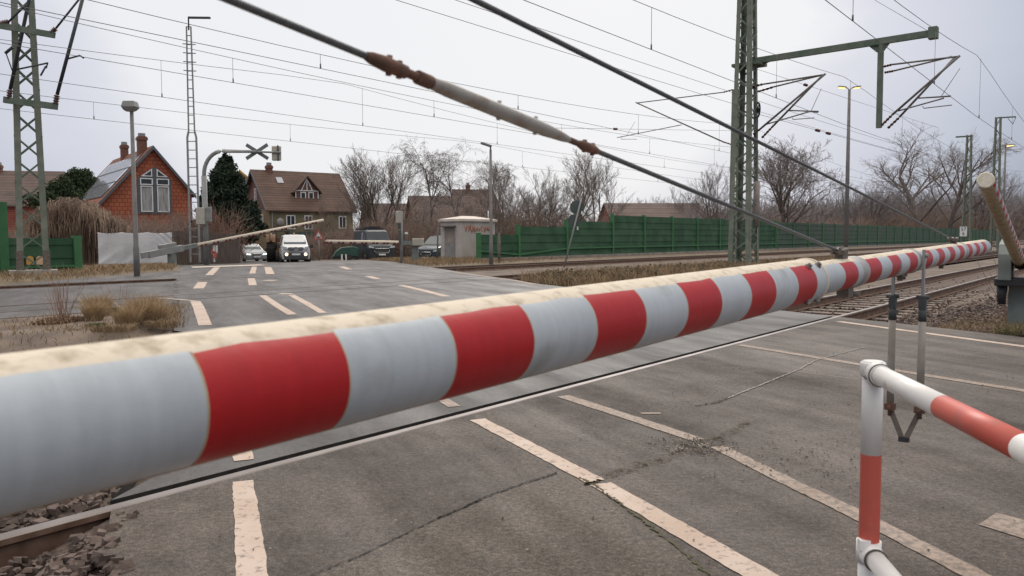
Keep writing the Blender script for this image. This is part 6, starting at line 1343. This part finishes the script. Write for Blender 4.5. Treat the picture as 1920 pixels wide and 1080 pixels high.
def tree(label, px, base_py, top_py, Y, seed, stems=1, spread=1.0, par=None, bark='bark', twig='twig', lev=4, name='bare_tree', group='bare winter trees', zbase=None, lean=0.25):
    z0 = -1.0 if zbase is None else zbase; b = at(px, 470, Y); Ht = at(px, top_py, Y)[2] - z0; rr = np.random.default_rng(seed); P = dict(BASE); P.update(par or {})
    t = thing(name, label, 'tree', [b[0], Y, z0], 0, group); A_, B_ = TB(), TB()
    for s_ in range(stems):
        d = np.array([rr.normal(0, lean * (0.3 if stems == 1 else 1)), rr.normal(0, lean * .6), 1.0]); d /= np.linalg.norm(d)
        grow(rr, A_, B_, np.array([rr.normal(0, 0.25) if stems > 1 else 0, rr.normal(0, .2) if stems > 1 else 0, 0.0]), d, Ht * P.get('tl', 0.72) * rr.uniform(.88, 1.02), Ht * P.get('tr', 0.018) * (0.75 if stems > 1 else 1), 0, lev, P)
    # fit the height
    allv = np.concatenate(A_.v + B_.v); sc = Ht / allv[:, 2].max(); 
    for T_ in (A_, B_): T_.v = [v * np.array([sc * spread, sc * spread, sc]) for v in T_.v]
    A_.build('trunk', bark, t)
    if B_.v: B_.build('crown', twig, t)
    return t
BIRCH = dict(kids=[14, 8, 7, 4], ang=(0.35, 0.8), droop=0.16, droop_from=2, len=[0.42, 0.6, 0.62, 0.6], first=[0.25, 0.2, 0.1, 0.1], tl=0.95, tr=0.013, rmin=0.009)
UPR = dict(kids=[10, 7, 6, 4], ang=(0.25, 0.6), up=0.09, len=[0.6, 0.6, 0.55, 0.5], first=[0.12, 0.2, 0.15, 0.1], tl=0.85, tr=0.012, rmin=0.009)
OPEN = dict(kids=[10, 8, 7, 6], ang=(0.5, 0.95), a0=0.85, up=0.06, len=[0.75, 0.62, 0.55, 0.5], first=[0.22, 0.25, 0.15, 0.1], tl=0.78, tr=0.021, rmin=0.016)
tree('bare mossy tree with many upright stems beside the olive house', 712, 480, 262, 74, 4, 6, 1.35, UPR, 'bark_olive', 'twig', lean=0.2)
tree('tall fine birch with hanging twigs next to the mossy tree', 812, 480, 255, 72, 5, 1, 1.1, BIRCH, 'birch', 'twig')
tree('birch with a forked white trunk behind the concrete hut', 888, 480, 260, 72, 8, 2, 1.15, BIRCH, 'birch', 'twig', lean=0.2)
tree('slender bare tree directly behind the slim street lamp', 938, 480, 292, 78, 11, 3, 1.1, UPR, 'bark', 'twig', lean=0.18)
tree('dense low bare tree above the low end of the green fence', 993, 480, 306, 80, 13, 5, 1.3, UPR, 'bark_olive', 'twig', lean=0.25)
tree('open bare tree rising behind the leaning sign', 1066, 480, 272, 78, 17, 2, 1.25, UPR, 'bark', 'twig', lean=0.2)
tree('spreading bare tree just past the leaning sign', 1124, 480, 292, 80, 19, 2, 1.3, UPR, 'bark', 'twig', lean=0.25)
tree('small bare tree just before the tall lattice mast', 1335, 480, 304, 92, 23, 3, 1.1, UPR, 'bark', 'twig', lean=0.15)
tree('broad bare tree directly past the tall lattice mast', 1478, 480, 258, 95, 29, 2, 1.25, OPEN, 'bark', 'twig', lean=0.3)
tree('huge open bare tree with a pale trunk behind the far fence', 1728, 480, 214, 151, 31, 1, 1.6, OPEN, 'bark', 'twig')
tree('slim bare tree leaning out of the huge tree', 1775, 480, 240, 168, 37, 1, 1.3, OPEN, 'bark', 'twig', lean=0.4)
tree('low bare tree at the foot of the barn roof', 1290, 480, 345, 120, 41, 3, 1.0, UPR, 'bark', 'twig_haze')
tree('thin bare tree behind the twin armed lamp', 1612, 480, 318, 130, 43, 4, 1.6, UPR, 'bark', 'twig_haze')
tree('thin grey tree in the gap before the huge tree', 1655, 480, 345, 140, 47, 4, 1.6, UPR, 'bark', 'twig_haze')
tree('grey tree behind the number plate mast', 1830, 480, 318, 200, 53, 4, 1.5, UPR, 'bark', 'twig_haze')
tree('last grey tree beside the white tipped barrier', 1900, 480, 345, 258, 59, 4, 1.6, UPR, 'bark', 'twig_haze')
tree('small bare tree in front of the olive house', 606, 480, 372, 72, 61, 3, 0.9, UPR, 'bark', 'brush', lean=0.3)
tree('thin far tree over the barn ridge', 1215, 480, 362, 150, 67, 3, 1.2, UPR, 'bark', 'twig_haze')
tree('bare shrubby tree between the red house and the ladder mast', 340, 480, 388, 70, 71, 4, 1.2, UPR, 'bark', 'brush', lean=0.4, lev=3)

# thickets: dense dead brush seen as one mass
def thicket(label, region, n, hlo, hhi, mt, seed, rad=0.02, curl=0.25, name='undergrowth', branch=2, nside=3):
    rr = np.random.default_rng(seed); T_ = TB(); root = thing(name, label, None, [0, 0, 0], 0, None, 'stuff')
    for _ in range(n):
        p, hs = region(rr); h_ = hs * rr.uniform(hlo, hhi); d = np.array([rr.normal(0, .25), rr.normal(0, .25), 1.0]); q = p.copy(); pts = [q.copy()]; bend = rr.normal(0, curl, 3) * [1, 1, 0]
        for i in range(4): d = d + bend * 0.35 + rr.normal(0, .08, 3); d /= np.linalg.norm(d); q = q + d * h_ / 4; pts.append(q.copy())
        T_.seg(pts, [rad * (1 - .17 * i) for i in range(5)], nside)
        for b in range(branch):
            i = rr.integers(1, 4); bd_ = np.array([rr.normal(0, .7), rr.normal(0, .7), rr.uniform(.2, 1)]); bd_ /= np.linalg.norm(bd_); L_ = h_ * rr.uniform(.2, .45); T_.seg([pts[i], pts[i] + bd_ * L_ * .5, pts[i] + bd_ * L_ + np.array([0, 0, -.05 * L_])], [rad * .7, rad * .5, rad * .3], 3)
    me = T_.build(name, mt, root); me.parent = None; tag(me, label, None, None, 'stuff'); bpy.data.objects.remove(root); return me
def band(x0, x1, Y0, Y1, top_fn, zb=-1.0):
    def f_(rr):
        x = rr.uniform(x0, x1); Y = rr.uniform(Y0, Y1); p = at(x, 470, Y); p[2] = zb; return p, max(0.4, at(x, top_fn(x), Y)[2] - zb)
    return f_
def beyond_fence(x0, x1, d0, d1, top_fn, zb=-1.0):
    def f_(rr):
        x = rr.uniform(x0, x1); k_ = (x - 960) / F; Y = min(330, 31.5 / max(0.085, 0.6198 - 0.7848 * k_)) + rr.uniform(d0, d1); p = at(x, 470, Y); p[2] = zb; return p, max(0.4, at(x, top_fn(x), Y)[2] - zb)
    return f_
def ip(xs, ys): return lambda x: float(np.interp(x, xs, ys))
thicket('dense brown dead brush between the road and the hut', band(560, 830, 66, 74, ip([560, 640, 700, 760, 830], [446, 420, 408, 402, 410])), 2600, 0.55, 1.05, 'brush', 1, 0.022)
thicket('tall brown brush behind the low end of the green fence', band(930, 1180, 76, 84, ip([930, 980, 1060, 1180], [385, 372, 385, 400])), 1900, 0.55, 1.05, 'brush', 2, 0.024)
thicket('reddish bare shrub stems at the foot of the conifer', band(388, 432, 52.5, 55, ip([388, 415, 432], [415, 372, 405])), 620, 0.6, 1.05, 'brush_red', 3, 0.018)
thicket('far grey brown wood behind the long dull fence', beyond_fence(1300, 2000, 22, 50, ip([1300, 1400, 1500, 1650, 1800, 2050], [385, 370, 365, 362, 345, 350])), 5200, 0.5, 1.05, 'twig_haze', 4, 0.065, branch=3)
thicket('dark brush along the top of the far fence', beyond_fence(1420, 1950, 6, 14, ip([1420, 1560, 1700, 1950], [400, 405, 385, 385])), 2600, 0.6, 1.05, 'brush', 5, 0.045)
thicket('brown brush around the dark roofed houses', band(690, 960, 84, 92, ip([690, 800, 960], [408, 395, 385])), 1700, 0.5, 1.05, 'brush', 6, 0.028)
thicket('low reddish brush in front of the red house', band(20, 345, 50, 60, ip([20, 100, 200, 345], [425, 405, 400, 398])), 3200, 0.55, 1.08, 'brush', 7, 0.017, curl=.4, branch=3)
# leafy masses
def leaves(name, label, cat, root_loc, fn, n, size, mt, seed, kind=None, trunk=None, group=None):
    rr = np.random.default_rng(seed); P_ = np.array([fn(rr) for _ in range(n)]); U = rr.normal(0, 1, (n, 3)); U /= np.linalg.norm(U, axis=1, keepdims=True); W_ = rr.normal(0, 1, (n, 3)); W_ -= U * (U * W_).sum(1, keepdims=True); W_ /= np.linalg.norm(W_, axis=1, keepdims=True)
    s_ = rr.uniform(.6, 1.3, (n, 1)) * size; a = P_ - U * s_; b = P_ + W_ * s_ * .45; c = P_ + U * s_; d = P_ - W_ * s_ * .45
    v = np.stack([a, b, c, d], 1).reshape(-1, 3); f_ = [(4 * i, 4 * i + 1, 4 * i + 2, 4 * i + 3) for i in range(n)]
    me = bpy.data.meshes.new(name); me.materials.append(MT[mt])
    if kind: 
        me.from_pydata(v.tolist(), [], f_); o = bpy.data.objects.new(name, me); C.objects.link(o); return tag(o, label, None, None, kind)
    t = thing(name, label, cat, root_loc, 0, group); me.from_pydata((v - np.array(root_loc)).tolist(), [], f_); o = bpy.data.objects.new('crown', me); C.objects.link(o); o.parent = t
    mb = MB(); mb.tube([(0, 0, -0.5), (0, 0, trunk * .5), (0, 0, trunk)], [.16, .12, .04], 8); obj('trunk', mb, 'bark', t, world=False); return t
def cone_fn(c, h, r_):
    cl = [(rng.uniform(0, 6.28), rng.uniform(0.02, .97), rng.uniform(.75, 1.15)) for _ in range(150)]
    def f_(rr):
        th_, u_, k_ = cl[rr.integers(len(cl))]; rad = r_ * (1 - u_) ** 0.75 * k_ * (0.35 + 0.65 * rr.uniform(0, 1) ** .4) + 0.06; th_ += rr.normal(0, .22)
        return np.array([c[0] + rad * math.cos(th_), c[1] + rad * math.sin(th_), c[2] + h * u_ + rr.normal(0, .16) - 0.12 * rad])
    return f_
c_ = at(427, 480, 56.0); hh = at(424, 290, 56)[2] - 1.25; c_[2] = 1.25
leaves('conifer', 'dark green conifer between the arched signal pole and the olive house', 'tree', c_, cone_fn(c_, hh, 2.8), 24000, 0.16, 'conifer', 21, trunk=hh * .8)
c_ = at(446, 480, 58.0); hh = at(455, 362, 58)[2] - 1.5; c_[2] = 1.6
leaves('conifer', 'shorter dark conifer half hidden beside the tall one', 'tree', c_, cone_fn(c_, hh, 1.2), 7000, 0.14, 'conifer', 22, trunk=hh * .8)
def blob_fn(c, rx, ry, rz_):
    cl = [np.array([rng.gauss(0, .5), rng.gauss(0, .5), rng.uniform(-.4, .9)]) for _ in range(26)]
    def f_(rr):
        k_ = cl[rr.integers(len(cl))]; d = rr.normal(0, 1, 3); d /= np.linalg.norm(d); p = k_ * .62 + d * .42 * rr.uniform(.5, 1); return np.array([c[0] + p[0] * rx, c[1] + p[1] * ry, c[2] + p[2] * rz_])
    return f_
for x, y, w_, h_, Y, lab, sd_ in ((112, 362, 1.9, 2.0, 80, 'rounded evergreen crown between the mast and the red house', 31), (152, 352, 1.8, 2.2, 84, 'taller evergreen crown touching the roof of the red house', 32), (88, 385, 1.6, 1.5, 78, 'low evergreen bush behind the weathered mast', 33)):
    c_ = at(x, y, Y); rl_ = [c_[0], c_[1], -0.8]
    leaves('evergreen_tree', lab, 'tree', rl_, blob_fn(c_, w_ * 1.1, w_, h_), 7500, 0.14, 'evergreen', sd_, trunk=c_[2] + 0.8)
# dry reed mass
def reeds(label, n, seed):
    rr = np.random.default_rng(seed); T_ = TB(); root = thing('reeds', label, None, [0, 0, 0], 0, None, 'stuff'); tops = ip([70, 100, 140, 180, 215, 240], [418, 394, 380, 390, 412, 425])
    for _ in range(n):
        x = 66 + 174 * rr.uniform(0, 1) ** 1.25; Y = rr.uniform(48, 51.5); p = at(x, 470, Y); p[2] = -0.2; h_ = (at(x, tops(x), Y)[2] + 0.2) * rr.uniform(.72, 1.12); side = rr.normal(0, .12); sy = rr.normal(-0.15, .2)
        top = p + np.array([side * h_ * .5, sy * .5 * h_, h_]); dr = rr.uniform(.5, 1.2); dx_ = rr.normal(0, .4)
        T_.seg([p, p + np.array([side * h_ * .15, sy * h_ * .15, h_ * .55]), top + [0, 0, -.05], top + np.array([dx_ * .4, -.25, -.12]), top + np.array([dx_ * .75, -.42, -dr * .6]), top + np.array([dx_ * .85, -.48, -dr * 1.2])], [.016, .014, .014, .016, .012, .004], 3)
    o = T_.build('reeds', 'reed', root); o.parent = None; tag(o, label, None, None, 'stuff'); bpy.data.objects.remove(root)
reeds('tall mass of drooping dry reeds beside the white tarpaulin', 3600, 3)
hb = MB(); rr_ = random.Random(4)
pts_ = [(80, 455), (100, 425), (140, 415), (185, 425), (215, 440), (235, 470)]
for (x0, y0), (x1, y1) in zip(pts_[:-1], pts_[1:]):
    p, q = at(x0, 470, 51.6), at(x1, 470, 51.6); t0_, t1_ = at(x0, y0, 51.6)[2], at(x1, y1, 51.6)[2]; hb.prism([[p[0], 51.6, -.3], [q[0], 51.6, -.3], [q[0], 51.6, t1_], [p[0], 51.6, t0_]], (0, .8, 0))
struct('reeds', hb, 'reed_under', 'dense inner core of the dry reed mass with shade painted in', 'stuff')
# grass blades
def blades(label, fn, n, hlo, hhi, mt, seed, wd=0.006, bend=0.5, name='grass'):
    rr = np.random.default_rng(seed); v = []; f_ = []
    for i in range(n):
        p, k_, dirb = fn(rr); h_ = rr.uniform(hlo, hhi) * k_; a = rr.uniform(0, 6.28); s_ = np.array([math.cos(a), math.sin(a), 0]) * wd; 
        b_ = np.array([rr.normal(0, bend), rr.normal(0, bend), 0]) * h_ * .6 + (dirb * h_ if dirb is not None else 0)
        m1 = p + np.array([0, 0, h_ * .55]) + b_ * .3; tp_ = p + np.array([0, 0, h_]) + b_; o = len(v); v += [p - s_, p + s_, m1 + s_ * .8, m1 - s_ * .8, tp_]; f_ += [(o, o + 1, o + 2, o + 3), (o + 3, o + 2, o + 4)]
    me = bpy.data.meshes.new(name); me.from_pydata([tuple(q) for q in v], [], f_); me.materials.append(MT[mt]); o = bpy.data.objects.new(name, me); C.objects.link(o); return tag(o, label, None, None, 'stuff')
def tuft(cs, z=-0.2):
    def f_(rr):
        c_ = cs[rr.integers(len(cs))]; a = rr.uniform(0, 6.28); r_ = c_[2] * math.sqrt(rr.uniform(0, 1)); d = np.array([math.cos(a), math.sin(a), 0]); return np.array([c_[0], c_[1], c_[3]]) + d * r_, c_[4], d * rr.uniform(.1, .7) * r_ / c_[2]
    return f_
def island(a0, a1, s0, s1fn, zf):
    def f_(rr):
        a = rr.uniform(a0, a1); s1_ = s1fn(a); s_ = s1_ - abs(rr.normal(0, 1)) * (s1_ - s0) * .5; return AS(a, s_, zf(a)), rr.uniform(.5, 1.1), None
    return f_
struct('grass_island', sheet(list(np.arange(10.9, 14.6, .4)), lambda a: [-60, -20, -8, -4, -2, 0, 2, 4, edgeL(a) - 1.2, edgeL(a) - 0.1], lambda a, s: -0.17 + 0.165 * min(1, (a - 10.7) / 1.0)), 'soil', 'brown earth island between two tracks')
gi = lambda a: -0.17 + 0.17 * min(1, (a - 10.7) / 1.0)
blades('dry grass covering the earth island', island(11.0, 14.4, -6, lambda a: edgeL(a) - 0.55, gi), 2300, .05, .15, 'straw', 41, .006, 1.0)
def tf(px, py, r_, h_, z=0.0): p = gnd(px, py, z); return (p[0], p[1], r_, z, h_)
blades('tall pale dry grass tufts at the end of the earth island', tuft([tf(185, 592, .16, 1.0), tf(178, 600, .12, .8), tf(275, 598, .2, 1.1), tf(262, 606, .18, 1.0), tf(240, 612, .15, .8), tf(290, 606, .12, .8)]), 6500, .16, .42, 'straw_pale', 42, .0035, .45)
blades('low matted dry grass at the near side of the earth island', tuft([tf(40, 628, .4, .7, -.1), tf(140, 622, .35, .6, -.05), tf(10, 640, .3, .8, -.12), tf(215, 620, .3, .7), tf(300, 612, .2, .7)]), 3000, .05, .16, 'straw', 43, .005, .9)
def edge_g(rr):
    a = rr.choice([rr.uniform(10.9, 14.6), rr.uniform(5.6, 7.8)]); s_ = edgeL(a) - 0.5 + rr.normal(0, .13); return AS(a, s_, -.01), 1.0, None
blades('dry grass creeping over the broken tarmac edge', edge_g, 1800, .04, .16, 'straw', 53, .004, .9)
blades('greenish grass clump between the dry tufts', tuft([tf(210, 588, .3, .8), tf(180, 612, .14, .3)]), 1500, .06, .18, 'greengrass', 44, .005, .5)
def verge(rr):
    a = rr.uniform(27.2, 44); s_ = road_l(a) - 0.15 - abs(rr.normal(0, 1)) * 9; return AS(a, s_, base_z(a, s_) + .05), 1.0, None
blades('tall dry grass on the verge beyond the tracks', verge, 15000, .06, .26, 'straw', 45, .012, .9)
def verge2(rr):
    a = rr.uniform(27.0, 40); s_ = edgeR(a) + 0.3 + abs(rr.normal(0, 1)) * 6; return AS(a, s_, base_z(a, s_) + .02), 1.0, None
blades('dry brown grass around the far barrier and the hut', verge2, 9000, .08, .26, 'straw', 46, .012, .6)
def shoulder(rr):
    a = rr.uniform(-1.0, 1.5); s_ = road_r(a) + abs(rr.normal(0, .5)) + 0.02; return AS(a, s_, bal_z(a, s_) if a > .9 else -.03), 1.0, None
blades('short green grass along the edge of the tarmac beside the ballast', shoulder, 5200, .03, .12, 'greengrass', 47, .004, .6)
def shoulder2(rr):
    a = rr.uniform(0.7, 2.4); s_ = road_r(a) + abs(rr.normal(0, 1.2)) + 0.05; return AS(a, s_, bal_z(max(.9, a), s_)), 1.0, None
blades('short dry grass among the ballast stones of the shoulder', shoulder2, 3200, .04, .14, 'straw', 48, .004, .7)
def isl2(rr):
    a = rr.uniform(11.6, 15.2); s_ = edgeR(a) + .5 + abs(rr.normal(0, 1)) * 13; return AS(a, s_, -.1), 1.0, None
struct('grass_island', sheet(list(np.arange(10.9, 15.6, .5)), lambda a: [edgeR(a) + .5, edgeR(a) + 4, 30, 45, 80, 140, 240], lambda a, s: -0.08), 'soil', 'earth island around the foot of the tall lattice mast')
blades('dry straw coloured grass on the mast island', isl2, 13000, .15, .5, 'straw', 49, .009, .6)
def bram(rr):
    cl = bram.c[rr.integers(len(bram.c))]; d = rr.normal(0, 1, 3); d /= np.linalg.norm(d); d[2] = abs(d[2]); r_ = cl[3] * rr.uniform(.4, 1); return np.array([cl[0] + d[0] * r_, cl[1] + d[1] * r_, cl[2] + d[2] * r_ * .75])
bram.c = []
for _ in range(95):
    a = rng.uniform(12.0, 15.0); s_ = edgeR(a) + 0.8 + abs(rng.gauss(0, 1)) * 9.5; p = AS(a, s_, -.1); bram.c.append((p[0], p[1], p[2], rng.uniform(.3, .62)))
leaves('brambles', 'green brown bramble thicket on the mast island', None, None, bram, 17000, .055, 'bramble', 51, kind='stuff')
leaves('brambles', 'dead rust coloured leaves among the brambles', None, None, bram, 6500, .05, 'bramble_dry', 52, kind='stuff')
def twigbush(label, px, py, n, hlo, hhi, seed, mt, z=0.0, spread=.35, name='bare_shrub', rad=.006):
    rr = np.random.default_rng(seed); b = gnd(px, py, z); t = thing(name, label, 'shrub', b, 0, None); T_ = TB()
    for _ in range(n):
        d = np.array([rr.normal(0, spread), rr.normal(0, spread * .6), 1]); d /= np.linalg.norm(d); h_ = rr.uniform(hlo, hhi); q = np.array([rr.normal(0, .05), rr.normal(0, .05), -0.05]); pts = [q]
        for i in range(4): d = d + rr.normal(0, .06, 3); d /= np.linalg.norm(d); q = q + d * h_ / 4; pts.append(q)
        T_.seg(pts, [rad, rad * .85, rad * .7, rad * .5, rad * .25], 5)
    T_.build('stems', mt, t); return t
twigbush('bare reddish shrub stems rising from the earth island', 118, 600, 26, .5, 1.0, 61, 'brush_red', 0.0, .3)
twigbush('thin single bare shrub on the earth island', 218, 584, 5, .5, .85, 62, 'brush_red', 0.0, .2)
twigbush('thin brown bare twigs on the ballast shoulder beside the second barrier', 1893, 596, 16, .7, 1.5, 63, 'brush', 0.0, .28)
blades('dry brown leaves litter under the bare shrub', tuft([tf(118, 602, .3, .5), tf(95, 606, .25, .4)]), 1500, .05, .14, 'bramble_dry', 64, .012, 1.2)
